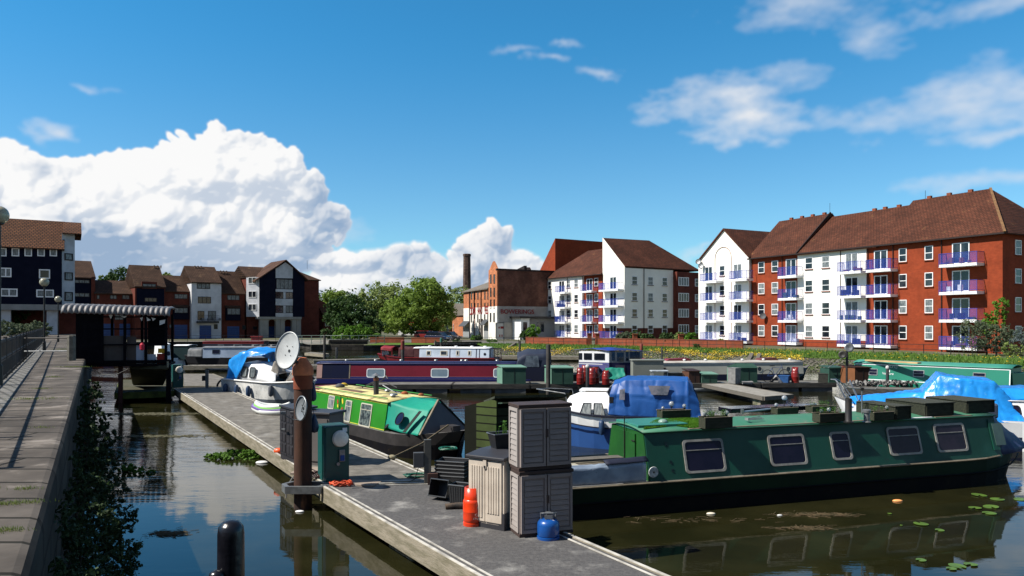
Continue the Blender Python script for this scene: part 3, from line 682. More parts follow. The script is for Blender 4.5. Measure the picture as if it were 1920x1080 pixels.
# ---------------------------------------------------------------- middle flats
def middle_flats():
	C = (.1507 * 116, 116.0); A = (C[0] - 11.6, 116 + 18.2)
	b = Bld('apartment_block', 'stepped white and red brick flats with steep brown roofs right of the warehouse', A, C, LZ)
	f = b.f; L = f.L; S = f.s_; zt = lambda px, py, off=0: f.sz(px, py, off)
	ZE = f.sz(1092, 517.5)[1]; w0 = S(1092); w1 = S(1130)
	fl = lambda k: 1.2 + 2.56 * k
	MB().bx(0, 0, LZ, w0, 11, ZE).done('white_wall', WREND, b.t)
	MB().bx(w0, .35, LZ, w1, 11, ZE - .01).done('red_wall', RED, b.t)
	# the tall white monopitch end and its roof
	zc = f.sz(1171, 499)[1]; zp = f.sz(1131, 447, 0)[1]
	fr = Fac(C, (C[0] + 9.1 * 1.6, C[1] + 5.8 * 1.6))                        # right-hand face
	xw = (fr.s_(1262)); W2 = fr.s_(1309)
	cl = b.loc((C[0] + fr.d.x * xw, C[1] + fr.d.y * xw)); ce = b.loc((C[0] + fr.d.x * W2, C[1] + fr.d.y * W2))
	# local direction of the right face
	u = Vector((cl[0] - L, cl[1])).normalized()
	n = Vector((-u.y, u.x))
	P = lambda s, o=0: (L + u.x * s + n.x * o, u.y * s + n.y * o)
	body = [(w1, 0), (L, 0), P(xw), (P(xw)[0] - (L - w1), P(xw)[1] + .0)]
	MB().prism([(x, y, LZ + 2.05) for x, y in body], (0, 0, zc - LZ - 2.1)).done('white_wall', WREND, b.t)
	body2 = [(w1 + .02, .02), (L - .02, .02), P(xw - .02, .02), (P(xw)[0] - (L - w1) + .02, P(xw)[1] - .02)]
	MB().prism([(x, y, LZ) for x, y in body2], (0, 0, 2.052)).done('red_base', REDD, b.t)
	# gable: white triangle facing left-front, high at w1 and low at the corner
	MB().prism([(w1, -.015, zc - .06), (L + .05, -.015, zc - .06), (w1, -.015, zp + .15)], (0, .03, 0)).done('gable_wall', WREND, b.t)
	fa = Fac(*[(b.f.A.x + b.f.d.x * q[0] - b.f.n.x * q[1], b.f.A.y + b.f.d.y * q[0] - b.f.n.y * q[1]) for q in ((w1, 0), (w1 + u.x, u.y))])
	sr, zr2 = fa.sz(1217, 452); rr = (w1 + u.x * sr, u.y * sr)
	sD, zD = fr.sz(1309, 507)
	hull('roof', brickmat('brown_roof_tile_c', (.15, .050, .028), (.105, .038, .022), (.045, .018, .011), .35, .26, .025, dirt=.35, bump=.8, proj='wall'), b.t,
		 [(w1 - .1, .02, zp + .12), (L + .15, .02, zc + .02), (L + .05, .02, zc - .15), (*P(xw + 1.5, -.3), zc), (*P(sD, -.4), zD), (*P(sD, -.4), zD - .15), (*rr, zr2 + .1), (w1 - .1, .04, zc - .15), (w1 + u.x * sD, u.y * sD, zD - .2)])
	# red bay at the right with window bands
	bay = [P(xw, -.9), P(W2 - .2, -.9), P(W2 - .2, 6), P(xw, 6)]
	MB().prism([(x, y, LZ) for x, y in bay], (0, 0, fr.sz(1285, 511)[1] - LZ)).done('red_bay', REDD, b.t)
	# left part: lower roof, tall brick gable behind
	b.roof(-.3, w1, -.4, 12, ZE + .05, ZE + 5.0, TILE, hipL=5.5)
	apx = f.sz(1057, 447, -8); lx = f.sz(1018, 545, -8)
	MB().prism([(lx[0] - 2, 6.0, LZ), (lx[0] - 2, 6.0, lx[1] - .5), (apx[0], 6.0, apx[1] - .1), (apx[0], 6.0, LZ)], (0, 13, 0)).done('brick_gable', RED, b.t)
	# red end balconies beyond the left edge
	for k in range(1, 4): MB().bx(-2.0, .4, fl(k) - .25, -.02, 3.4, fl(k) + .95).done('brick_balcony', RED, b.t); MB().beam((-2, .42, fl(k) + 1.02), (0, .42, fl(k) + 1.02), .06).done('balcony_rail', BLUER, b.t)
	MB().bx(-1.2, 1.8, LZ, -.01, 6, 12).done('stair_wall', RED, b.t)
	for px in (1031, 1066, 1080.5):
		for k in range(4): c = S(px); b.window(c - .55, c + .55, fl(k) + .75, fl(k) + 2.1, 0)
	for k in range(4):
		c = S(1115); b.window(c - .5, c + .5, fl(k) + .75, fl(k) + 2.1, .35)
	for (px, b0, b1, y) in ((1053.5, 1040, 1059, 0), (1102.5, 1088, 1109, .35), (1150, 1122, 1158.5, 0)):
		c = S(px); x0 = f.s_(b0, 1.15 - y); x1 = f.s_(b1, 1.15 - y)
		for k in range(4): b.patio(c - .8, c + .8, fl(k) + .05, fl(k) + 2.05, y); b.balcony(x0, x1, fl(k), y=y)
	pipes(b, [w0 + .1, w1 + .1, S(1064)], 0, LZ, ZE)
	MB().beam((-.3, -.42, ZE), (w1, -.42, ZE), .12, .14).done('gutter', PIPE, b.t)
	# windows of the shaded right-hand face: their own frame turned to that face
	z = LZ; ang = math.atan2(u.y, u.x)
	face = bpy.data.objects.new('right_facade', MB().bx(.3, -.03, zc - .25, xw + .3, .0, zc - .08).done('x', PIPE).data)
	bpy.data.objects.remove(bpy.data.objects['x']); COL.objects.link(face); face.parent = b.t; face.location = (L, 0, -LZ); face.rotation_euler = (0, 0, ang); ZOFF[face] = 0
	for px in (1189.5, 1219.5, 1246):
		for k in range(4):
			c = fr.s_(px); q = b.window(c - .55, c + .55, fl(k) + .75, fl(k) + 2.05, -.01, t=face, sill=False if k == 0 else mat('dark_sill', (.08, .03, .03), None))
	for k in range(4):
		b.window(xw + .3, xw + 2.6, fl(k) + .75, fl(k) + 2.15, -.93, 'quad' if k else 'quad', t=face, sill=False, fw=.09)
		b.window(W2 - 1.7, W2 - .5, fl(k) + .75, fl(k) + 2.0, -.93, t=face, sill=False)
	MB().tube([(fr.s_(1207), -.07, LZ), (fr.s_(1207), -.07, zc - .1)], .06, 6).done('drainpipe', PIPE, face)
middle_flats()
# ---------------------------------------------------------------- writing
def text(name, s, size, m, parent, loc, rot, ext=.02, font=None, align='LEFT', xs=1.0, shear=0, off=0):
	c = bpy.data.curves.new(name, 'FONT'); c.body = s; c.size = size; c.extrude = ext; c.align_x = align; c.shear = shear; c.offset = off
	o = bpy.data.objects.new('tmp', c); COL.objects.link(o); bpy.context.view_layer.update()
	me = bpy.data.meshes.new_from_object(o.evaluated_get(bpy.context.evaluated_depsgraph_get())); bpy.data.objects.remove(o)
	me.name = name; me.materials.clear(); me.materials.append(m); q = bpy.data.objects.new(name, me); COL.objects.link(q); q.parent = parent
	q.location = loc; q.rotation_euler = rot; q.scale = (xs, 1, 1); ZOFF[q] = 0; return q
# ---------------------------------------------------------------- brewery warehouse
def warehouse():
	C = (XD(932, 128).x, 128.0); A0 = XD(868, 128 + 21)
	b = Bld('brick_warehouse', 'old brick warehouse with white painted base, red BOWERINGS lettering and octagonal chimney', (A0.x, A0.y), C, LZ)
	f = b.f; L = f.L; S = f.s_; Z = lambda px, py, off=0: f.sz(px, py, off)[1]
	OB = brickmat('old_orange_brick', (.60, .215, .095), (.46, .16, .07), (.34, .18, .11), .3, .1, .012, dirt=.35)
	DB = brickmat('shaded_brick', (.26, .105, .072), (.19, .078, .056), (.18, .11, .085), .3, .1, .012, dirt=.5, patch=(.15, .11, .09, .62))  # darker brick for the right face, its shade put into the colour
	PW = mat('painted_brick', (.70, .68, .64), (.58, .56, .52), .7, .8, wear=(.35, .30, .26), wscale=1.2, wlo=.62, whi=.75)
	zw = Z(932, 574)                 # top of the white band
	xt = S(916); zt1 = Z(932, 503); z_eave = Z(916, 540)
	MB().bx(0, .15, zw, xt, 16, z_eave).done('orange_wall', OB, b.t)
	MB().bx(0, .12, LZ, xt, 16.02, zw).done('white_base', PW, b.t)
	# taller front bay with shaped gable
	pk = S(925); zpk = Z(925, 490)
	MB().prism([(xt, 0, zw), (L, 0, zw), (L, 0, zt1), ((pk + L) / 2 + .3, 0, (zpk + zt1) / 2), (pk + .3, 0, zpk), (pk - .3, 0, zpk), (xt + .6, 0, Z(920, 505)), (xt, 0, Z(917, 507))], (0, .2, 0)).done('gable_wall', OB, b.t)
	MB().bx(xt, -.03, LZ, L, .2, zw).done('white_base', PW, b.t)
	fr = Fac(C, (C[0] + 11, C[1] + 6.5)); u = Vector(b.loc((C[0] + fr.d.x, C[1] + fr.d.y))) - Vector((L, 0)); u.normalize(); n = Vector((-u.y, u.x))
	WR = 17.0; P = lambda s, o=0: (L + u.x * s + n.x * o, u.y * s + n.y * o)
	zr = fr.sz(1000, 505)[1]; body = [(L - .01, .01), P(WR), P(WR, 14), (xt, 14)]
	MB().prism([(x, y, zw) for x, y in body], (0, 0, zt1 - zw - .3)).done('shaded_wall', DB, b.t)
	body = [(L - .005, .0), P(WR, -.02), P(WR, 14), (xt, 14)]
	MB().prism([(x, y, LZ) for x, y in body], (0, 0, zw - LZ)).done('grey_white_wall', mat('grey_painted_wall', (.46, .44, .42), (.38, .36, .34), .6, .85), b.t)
	MB().prism([(*P(-.1, -.1), zt1 - .32), (*P(WR, -.1), zt1 - .32), (*P(WR, .5), zt1 - .32), (*P(0, .5), zt1 - .32)], (0, 0, .3)).done('parapet', PIPE, b.t)
	# slate roofs
	SL = mat('old_slate', (.22, .19, .15), (.15, .13, .11), 1.2, .8)
	v = [(-.3, -.2, z_eave), (xt, -.2, z_eave), (xt, 7, Z(914, 518, -7)), (5.5, 7, Z(880, 541, -7) + .8)]
	MB().add(v + [(a, c, z - .2) for a, c, z in v], [(0, 1, 2, 3), (7, 6, 5, 4), (0, 4, 5, 1), (2, 6, 7, 3), (0, 3, 7, 4)]).done('slate_roof', SL, b.t)
	MB().beam((5.5, 7, v[3][2] + .2), (xt, 7, v[2][2] + .2), .5, .7).done('dark_verge', PIPE, b.t)
	# chimney
	cx = f.s_(875.5, -9); zb = Z(875, 541, -9); zt = Z(875.5, 476, -9)
	q = MB().lathe([(1.05, zb - 6), (1.0, zb), (.88, zt - .6), (1.0, zt - .55), (1.0, zt - .1), (.85, zt)], 8, (cx, 9, 0)); q.done('chimney', brickmat('chimney_brick', (.10, .06, .05), (.20, .14, .11), (.08, .05, .04), .6, .35, .05, dirt=.3), b.t)
	# windows and piers on the long side
	DK = mat('dark_opening', (.03, .02, .018), None)
	row = [(883, 0), (889, 0), (895, 0), (901, 0), (908, 0), (914, 0)]
	for px, _ in row:
		for py in (554, 575.5, 597): c = S(px); z = Z(px, py); b.window(c - .33, c + .33, z - .75, z + .75, .14 if py < 590 else .11, 'plain', frame=DK, glass=GLASS, sill=False)
	for px in (920.5, 927):
		for py in (523, 548, 570, 595): c = S(px); z = Z(px, py); b.window(c - .36, c + .36, z - .8, z + .8, -.01 if py < 574 else -.04, 'plain', frame=DK, glass=GLASS, sill=False)
	for px in (880, 888.5, 901.5): MB().bx(S(px) - .12, -.02, LZ, S(px) + .12, .15, z_eave - .2).done('pilaster_strip', PIPE, b.t)
	for (a, c, top) in ((867.5, 879.5, 613), (907, 915.5, 611)):
		MB().bx(S(a) if a > 868 else 0, .0, LZ, S(c), .11, Z(a, top)).done('roller_shutter', mat('roller_shutter', (.36, .38, .40), (.30, .32, .34), 6, .5), b.t)
		MB().prism([(max(0, S(a)) - .2, -.9, Z(a, top) + .1), (S(c) + .1, -.9, Z(a, top) + .1), (S(c) + .1, .1, Z(a, top) + 1.1), (max(0, S(a)) - .2, .1, Z(a, top) + 1.1)], (0, 0, .08)).done('awning', mat('slate_awning', (.08, .085, .09), None), b.t)
	for px in (898, 903.5, 889): MB().bx(S(px) - .3, .06, LZ + .3, S(px) + .3, .115, LZ + 3.6).done('narrow_door', DK if px != 889 else mat('pale_door', (.5, .35, .3), None), b.t)
	RL = mat('red_lettering', (.36, .012, .018), (.28, .012, .016), 6, .6)
	for s_, px, w in (('CIDER', 879.5, 11.5), ('AND', 895, 8.5), ('FEED', 908, 7)):
		a = S(px); e = S(px + w); t = text('painted_letters', s_, 2.0, RL, b.t, (a, .08, Z(px, 590 if px < 890 else 589 if px < 900 else 588.5) - LZ), (math.radians(90), 0, 0), off=.01)
		t.scale = ((e - a) / max(.1, t.dimensions.x), 1.0, 1)
	ang = math.atan2(u.y, u.x); s0 = fr.s_(933.5); s1 = fr.s_(996); zl = fr.sz(933.5, 588)[1]; zh = fr.sz(933.5, 579.5)[1]
	t = text('wall_lettering', 'BOWERINGS', 1.0, RL, b.t, (*P(s0 + .45, -.1), zl - LZ), (math.radians(90), 0, ang), off=.006)
	t.scale = ((s1 - s0) / t.dimensions.x, (zh - zl) / t.dimensions.y, 1)
	# shield sign, hoarding and lodge on the shaded side
	sx = fr.s_(939); sg = fr.sz(939, 624)[1]
	sh = [(-1.0, 1.7), (1.0, 1.7), (1.0, -.9), (.75, -1.15), (.7, -1.8), (-.7, -1.8), (-.75, -1.15), (-1.0, -.9)]
	q = MB(); q.M = Matrix.Translation((*P(sx, -.06), sg)) @ Matrix.Rotation(ang, 4, 'Z'); q.prism([(a, 0, c) for a, c in sh], (0, .05, 0)); so_ = q.done('shield_sign', mat('sign_white', (.55, .54, .52), None), b.t)
	q = MB(); q.M = Matrix.Translation((*P(sx, -.075), sg)) @ Matrix.Rotation(ang, 4, 'Z')
	for i in range(8): a = sh[i]; c = sh[(i + 1) % 8]; q.beam((a[0], 0, a[1]), (c[0], 0, c[1]), .09)
	q.done('sign_border', BLK, so_)
	q = MB(); q.M = Matrix.Translation((*P(sx, -.085), sg)) @ Matrix.Rotation(ang, 4, 'Z'); q.bx(-.1, 0, .7, .55, .02, 1.1); q.bx(-.5, 0, .75, -.25, .02, 1.05); q.bx(-.35, 0, -.7, -.15, .02, -.3).bx(.1, 0, -.7, .3, .02, -.3); q.done('sign_mark', RL, so_)
	a, c = fr.s_(944), fr.s_(975)
	q = MB(); q.M = Matrix.Translation((*P(0, 0), 0)) @ Matrix.Rotation(ang, 4, 'Z')
	q.bx(a, -.22, fr.sz(944, 636)[1], c, -.06, fr.sz(944, 604.5)[1]); hb = q.done('hoarding', mat('beige_sheeting', (.44, .41, .37), (.40, .37, .33), .8, .8), b.t)
	q = MB(); q.M = Matrix.Translation((*P(0, 0), 0)) @ Matrix.Rotation(ang, 4, 'Z')
	for k in range(4): q.bx(a + .3 + k * (c - a - .7) / 3, -.25, LZ, a + .42 + k * (c - a - .7) / 3, -.1, fr.sz(944, 636)[1])
	q.done('hoarding_leg', WHITE, hb)
	q = MB(); q.M = Matrix.Translation((*P(0, 0), 0)) @ Matrix.Rotation(ang, 4, 'Z')
	a, c = fr.s_(977, 3), fr.s_(989, 3); q.bx(a, -3, LZ, c + .4, -.05, fr.sz(980, 597, 3)[1]); q.done('lodge', WHITE, b.t)
	q = MB(); q.M = Matrix.Translation((*P(0, 0), 0)) @ Matrix.Rotation(ang, 4, 'Z')
	q.bx(a - .5, -3.4, fr.sz(980, 597, 3)[1], c + 9, .1, fr.sz(980, 597, 3)[1] + .35); q.done('lodge_roof', BLK, b.t)
	q = MB(); q.M = Matrix.Translation((*P(0, 0), 0)) @ Matrix.Rotation(ang, 4, 'Z'); q.bx(c + .42, -2, LZ, c + 9, -.04, fr.sz(980, 597, 3)[1] - .01); q.done('lodge_wing', mat('lodge_grey', (.42, .42, .43), None), b.t)
	q = MB(); q.M = Matrix.Translation((*P(0, 0), 0)) @ Matrix.Rotation(ang, 4, 'Z'); q.bx(a + .4, -3.03, LZ + 1.3, a + 1.2, -2.99, LZ + 3.0).bx(c + 2.6, -2.04, LZ + 1.3, c + 4, -1.98, LZ + 3.0); q.done('lodge_window', GLASS, b.t)
	# roof light on top
	q = P(9, 6); MB().prism([(q[0] - 1.5, q[1], zt1 - .3), (q[0] + 1.8, q[1], zt1 - .3), (q[0] + .2, q[1], zt1 + .9)], (0, 1.2, 0)).done('roof_light', PIPE, b.t)
	# small brick building at its left
	A2 = XD(848, 162); B2 = XD(868, 149.5)
	s = Bld('brick_store', 'small brick store with slate gable at the left of the warehouse', A2, B2, LZ); m = brickmat('old_orange_brick', (0,)*3, (0,)*3, (0,)*3)
	Ls = s.f.L; z1 = s.f.sz(856, 592)[1]
	MB().bx(0, 0, LZ, Ls, 4, z1).done('wall', m, s.t)
	MB().prism([(-.2, -.3, z1), (Ls + .2, -.3, z1), (Ls * .4, -.3, z1 + 2.6)], (0, 4.4, 0)).done('roof', SL, s.t)
	s.window(1.2, 2.0, LZ + 1, LZ + 2.6, 0); s.window(4, 5, LZ + 4.4, LZ + 5.8, 0)
warehouse()
# ---------------------------------------------------------------- houses across the basin, left
def roof_vents(b, x, y, z):
	for k in range(3):
		MB().lathe([(.09, z - .1), (.09, z + .25), (.14, z + .28), (.14, z + .4), (0, z + .42)], 6, (x + k * .55, y, 0)).done('roof_vent', mat('clay_pot', (.25, .17, .12), None), b.t)
HA = XD(150, 124); HB = XD(600, 150)
def house(x0, x1, label, wall, ridge, eave, wins, y=0, garage=None, roofm=None, base=None, extra=None, pv=None, side=None, gap=.0, dpt=9, wy=0, group='terraced houses across the basin'):
	HF = Fac(HA, HB); a = HF.s_(x0, -y); c = HF.s_(x1, -y)
	A = HF.A + HF.d * a - HF.n * y; B = HF.A + HF.d * c - HF.n * y
	b = Bld('terraced_house', label, (A.x, A.y), (B.x, B.y), LZ, 'house', group); f = b.f; L = f.L
	ze = f.sz((x0 + x1) / 2, eave)[1]; zr = f.sz((x0 + x1) / 2, ridge, -dpt / 2)[1]
	MB().bx(.01, 0, LZ, L - .01, dpt, ze).done('wall', wall, b.t)
	MB().prism([(.01, 0, ze - .01), (.01, dpt, ze - .01), (.01, dpt / 2, zr - .15)], (.25, 0, 0)).done('gable_end', side or wall, b.t)
	MB().prism([(L - .26, 0, ze - .01), (L - .26, dpt, ze - .01), (L - .26, dpt / 2, zr - .15)], (.25, 0, 0)).done('gable_end', side or wall, b.t)
	b.roof(-.1, L + .1, -.35, dpt + .35, ze + .05, zr, roofm or TILE2, th=.18)
	for (wx0, wy0, wx1, wy1, k) in wins:
		p = f.sz(wx0, wy0); q = f.sz(wx1, wy1); b.window(p[0], q[0], q[1], p[1], wy, k, frame=FRAMEB, sill=False, fw=.09, glass=RW.choice([GLASS, CURT, CURT]))
	for (gx0, gx1, gy) in garage or []:
		p = f.sz(gx0, gy); q = f.sz(gx1, gy); g = MB().bx(p[0], -.05, LZ, q[0], .05, p[1]).done('garage_door', BLUEDOOR, b.t)
		r = MB()
		for i in range(1, 6): zz = LZ + (p[1] - LZ) * i / 6; r.bx(p[0] + .05, -.07, zz - .02, q[0] - .05, -.052, zz + .02)
		r.done('door_rail', mat('blue_door_dark', (.008, .045, .2), None), g)
	if pv is not None: roof_vents(b, f.sz(pv, 500, -dpt / 2)[0], dpt / 2 - .5, zr - .35)
	if extra: extra(b)
	return b
def bay_navy(px0, px1, y0, y1, win):
	def fn(b):
		p = b.f.sz(px0, y0, .5); q = b.f.sz(px1, y1, .5)
		MB().bx(p[0], -.5, q[1], q[0], -.01, p[1]).done('oriel', NAVY, b.t)
		w0 = b.f.sz(win[0], win[1], .5); w1 = b.f.sz(win[2], win[3], .5); b.window(w0[0], w1[0], w1[1], w0[1], -.52, 'triple', frame=FRAMEB, sill=False, glass=CURT)
		MB().prism([(p[0] - .1, -.7, p[1]), (p[0] - .1, 0, p[1]), (p[0] - .1, 0, p[1] + .45)], (q[0] - p[0] + .2, 0, 0)).done('oriel_roof', TILE2, b.t)
	return fn
def multi(*f):
	def g(b):
		for k in f: k(b)
	return g
def balc(b):
	p = b.f.sz(371, 601, .9); q = b.f.sz(411, 606, .9)
	t = MB().bx(p[0], -.9, q[1], q[0], 0, p[1] - .1).done('balcony', mat('dark_slab', (.06, .06, .06), None), b.t)
	r = MB(); z = p[1]
	for zz in (z + .95, z + .1): r.beam((p[0], -.87, zz), (q[0], -.87, zz), .04)
	for i in range(15): x = p[0] + (q[0] - p[0]) * i / 14; r.beam((x, -.87, z - .1), (x, -.87, z + .95), .025)
	r.done('railing', BLK, t); k = MB()
	for i in range(4): x = p[0] + .8 + i * 1.0; k.bx(x, -.6, z, x + .45, -.3, z + .45)
	k.done('balcony_clutter', mat('grey_clutter', (.25, .25, .27), None), t)
	for (gx0, gx1) in ((370.5, 383), (390, 405)): a = b.f.sz(gx0, 583); c = b.f.sz(gx1, 600); b.window(a[0], c[0], c[1], a[1], 0, 'double', frame=FRAMEB, sill=False)
def navyfront(px0, px1, y0, y1):
	def fn(b):
		p = b.f.sz(px0, y0, .06); q = b.f.sz(px1, y1, .06); MB().bx(max(p[0], .05), -.06, q[1], min(q[0], b.f.L - .05), -.002, p[1]).done('navy_cladding_front', NAVY, b.t)
	return fn
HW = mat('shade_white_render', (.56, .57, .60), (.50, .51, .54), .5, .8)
house(136, 178, 'leftmost terraced house, navy front beside the navy block', NAVY, 489, 521, [(139, 524, 168, 531.5, 'triple'), (139, 549, 168, 557, 'triple')], y=1.5, extra=lambda b: MB().bx(b.f.s_(168, -1.5), -.3, LZ, b.f.L, 3, b.f.sz(170, 520, -1.5)[1]).done('brick_pier', REDD, b.t))
house(178, 253, 'low red brick terraced house under a long brown roof behind the shelter', REDD, 526, 551, [(181, 553, 187, 561, 'plain'), (206, 553, 219, 561, 'double'), (229, 553, 243, 561.5, 'double'), (215, 590, 232, 600, 'double')], y=1.0, garage=[(194, 214, 607), (224, 244, 607)])
house(253, 309.5, 'navy fronted terraced house with red roof hood between two red ones', REDD, 498, 538, [(271, 558, 294, 566, 'triple')], y=-1.2, pv=288, wy=-.08, side=REDD, extra=multi(navyfront(256, 308, 540, 585), lambda b: (MB().bx(b.f.s_(268, 1.2), -.25, b.f.sz(268, 541)[1], b.f.s_(297, 1.2), .0, b.f.sz(268, 528)[1]).done('dormer', REDD, b.t), b.window(b.f.s_(270, 1.4), b.f.s_(295, 1.4), b.f.sz(270, 540)[1], b.f.sz(270, 532)[1], -.28, 'triple', frame=FRAMEB, sill=False)), lambda b: None))
house(309.5, 359, 'red brick terraced house with navy oriel, left of the white one', REDD, 517, 547, [(327, 551, 351.5, 560.5, 'triple'), (317, 608, 322, 615, 'plain')], y=.2, pv=344, garage=[(327, 351, 609)], extra=bay_navy(325, 354, 576, 599, (327, 577, 352, 587)))
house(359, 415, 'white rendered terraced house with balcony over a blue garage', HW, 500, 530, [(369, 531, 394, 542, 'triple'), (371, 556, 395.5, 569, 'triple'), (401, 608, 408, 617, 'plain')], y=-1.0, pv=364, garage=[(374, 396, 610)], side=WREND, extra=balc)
house(415, 459, 'red brick terraced house with navy oriel, right of the white one', REDD, 509, 551, [(426, 553, 449, 563, 'triple'), (454, 610, 461, 618, 'plain')], y=.2, pv=412, garage=[(426, 448.5, 612)], extra=bay_navy(424, 451, 577, 601, (426, 578, 450, 590)))
# ---------------------------------------------------------------- gabled navy and white house on columns
def column_house():
	HF = Fac(HA, HB); a = HF.s_(463); c = HF.s_(598)
	A = HF.A + HF.d * a; B = HF.A + HF.d * c
	b = Bld('column_house', 'navy and white gabled house standing on white columns above blue garages', (A.x, A.y), (B.x, B.y), LZ, 'house'); f = b.f; L = f.L
	z = lambda px, py, off=0: f.sz(px, py, off)[1]; S = lambda px, off=0: f.s_(px, off)
	zb = z(530, 594, 3.0); ze = z(480, 520)
	MB().bx(0, 0, LZ, L, 9, ze).done('brick_wall', REDD, b.t)
	x0, x1 = S(486, 3), S(571, 3); g0, g1 = S(517, 3.1), S(549, 3.1)
	pk = S(535, 3); zpk = z(535, 489, 3); zel = z(487, 520, 3); zer = z(571, 521, 3)
	MB().prism([(x0, -3, zb), (x1, -3, zb), (x1, -3, zer), (pk, -3, zpk), (x0, -3, zel)], (0, 3, 0)).done('navy_front', NAVY, b.t)
	MB().prism([(g0, -3.1, z(520, 521.5, 3)), (g1, -3.1, z(548, 522, 3)), (g1, -3.1, z(549, 502, 3)), (pk, -3.1, zpk - .3), (g0, -3.1, z(518, 504, 3))], (0, .098, 0)).done('white_gable_panel', PANEL, b.t)
	for (ya, yb) in ((542, 547), (560, 572.5), (587, 594)): MB().bx(g0, -3.1, z(520, yb, 3.1), g1, -3.002, z(520, ya, 3.1)).done('white_panel', PANEL, b.t)
	b.window(g0 + .1, g1 - .1, z(520, 541.5, 3.1), z(520, 523, 3.1), -3.06, 'quad', frame=FRAMEB, sill=False, glass=CURT)
	for (ya, yb) in ((547.5, 559.5), (573, 586.5)):
		b.window(g0, g0 + (g1 - g0) * .44, z(520, yb, 3.1), z(520, ya, 3.1), -3.06, 'double', frame=FRAMEB, sill=False); b.window(g0 + (g1 - g0) * .58, g1, z(520, yb, 3.1), z(520, ya, 3.1), -3.06, 'double', frame=FRAMEB, sill=False)
		MB().bx(g0 + (g1 - g0) * .44, -3.1, z(520, yb, 3.1), g0 + (g1 - g0) * .58, -3.002, z(520, ya, 3.1)).done('white_panel', PANEL, b.t)
	# white corner glazing strip at the left
	MB().prism([(x0 - 1.6, -.6, zb), (x0, -3, zb), (x0, -.1, zb)], (0, 0, zel - zb)).done('corner_bay', PANEL, b.t)
	d = Vector((1.6, -2.4)).normalized()
	q = Fac((0, 0), (1, 0))
	face = bpy.data.objects.new('corner_bay_face', MB().bx(0, -.02, 0, .1, .0, .1).done('x', PANEL).data); bpy.data.objects.remove(bpy.data.objects['x']); COL.objects.link(face); face.parent = b.t; face.location = (x0 - 1.6, -.6, -LZ); face.rotation_euler = (0, 0, math.atan2(-2.4, 1.6)); ZOFF[face] = 0
	for (ya, yb) in ((520, 532), (546, 558), (570, 582)): b.window(.5, 2.3, z(478, yb, 1.5), z(478, ya, 1.5), -.05, 'double', t=face, sill=False)
	# roofs
	r = MB(); zl = zel - .3
	v = [(x0 - .9, -3.5, zel - .6), (pk, -3.5, zpk + .2), (x1 + .6, -3.5, zer - .4), (x1 + .6, 4.5, zer - .4), (pk, 4.5, zpk + .2), (x0 - .9, 4.5, zel - .6)]
	r.add(v + [(p, q_, w - .22) for p, q_, w in v], [(0, 1, 4, 5), (1, 2, 3, 4), (6, 11, 10, 7), (7, 10, 9, 8), (0, 6, 7, 1), (1, 7, 8, 2), (2, 8, 9, 3), (3, 9, 10, 4), (4, 10, 11, 5), (5, 11, 6, 0)]).done('roof', brickmat('old_roof_tile_y', (.15, .07, .04), (.105, .052, .035), (.05, .03, .02), .4, .3, .03, dirt=.4, bump=.8, proj='roofy', patch=(.17, .11, .06, .6)), b.t)
	zr = z(470, 500, -4.5); b.roof(-.2, pk, -.4, 9.4, ze, zr, TILE2)
	b.roof(pk, L + .3, -.4, 9.4, z(590, 525), z(575, 504, -4.5), TILE2, hipR=4.5)
	MB().tube([(S(576, -4), 4, zr), (S(576, -4), 4, zr + 1.8)], .03, 4).done('aerial', BLK, b.t)
	# columns and arches
	for px in (492, 499.5, 521.5, 530, 552, 560.5): MB().bx(S(px, 2.8) - .42, -2.8, LZ, S(px, 2.8) + .42, -2.0, zb).done('column', mat('cream_column', (.42, .41, .38), (.36, .35, .33), 1, .7), b.t)
	MB().bx(x0 - .3, -3.05, zb - .45, x1 - .6, -1.9, zb - .005).done('beam', MATS['cream_column'], b.t)
	for a_, c_ in ((501.5, 519.5), (532, 550)):
		p = S(a_, 2.8); q_ = S(c_, 2.8); m_ = (p + q_) / 2; w = (q_ - p) / 2
		pts = [(p, -2.6, zb - .4)] + [(m_ - w * math.cos(t * math.pi / 8), -2.6, zb - 1.5 + 1.0 * math.sin(t * math.pi / 8)) for t in range(9)] + [(q_, -2.6, zb - .4)]
		MB().prism(pts, (0, .3, 0)).done('arch', MATS['cream_column'], b.t)
	for px in (511, 541): MB().bx(S(px) - 1.9, -.06, LZ, S(px) + 1.9, .0, z(px, 612)).done('garage_door', BLUEDOOR, b.t)
	for (px, py) in ((476, 530), (476, 552), (476, 577)): c_ = S(px); b.window(c_ - .45, c_ + .45, z(px, py + 5), z(px, py - 4), 0, frame=FRAMEB, sill=False)
	b.window(S(474), S(482), z(474, 618), z(474, 612), 0, frame=FRAMEB, sill=False)
column_house()
# small red brick wing further right
def wing():
	b = Bld('brick_wing', 'small red brick building with a lean-to roof right of the columned house', XD(598, 156), XD(626, 160), LZ, 'house'); f = b.f; L = f.L
	MB().prism([(0, 0, LZ), (L, 0, LZ), (L, 0, f.sz(625, 578)[1]), (0, 0, f.sz(598, 561)[1])], (0, 6, 0)).done('wall', REDD, b.t)
	MB().add([(0, -1.4, f.sz(598, 594, 1)[1]), (L * .7, -1.4, f.sz(615, 594, 1)[1]), (L * .55, -.01, f.sz(612, 577, 0)[1]), (0, -.01, f.sz(598, 577, 0)[1])], [(0, 1, 2, 3)]).done('lean_to_roof', TILEO, b.t, solid=.1)
	MB().bx(0, -1.3, LZ, L * .7, -.02, f.sz(598, 595, 1)[1]).done('lean_to_wall', REDD, b.t); b.window(.4, 1.8, LZ + 2.2, LZ + 3.2, -1.32, 'double')
wing()
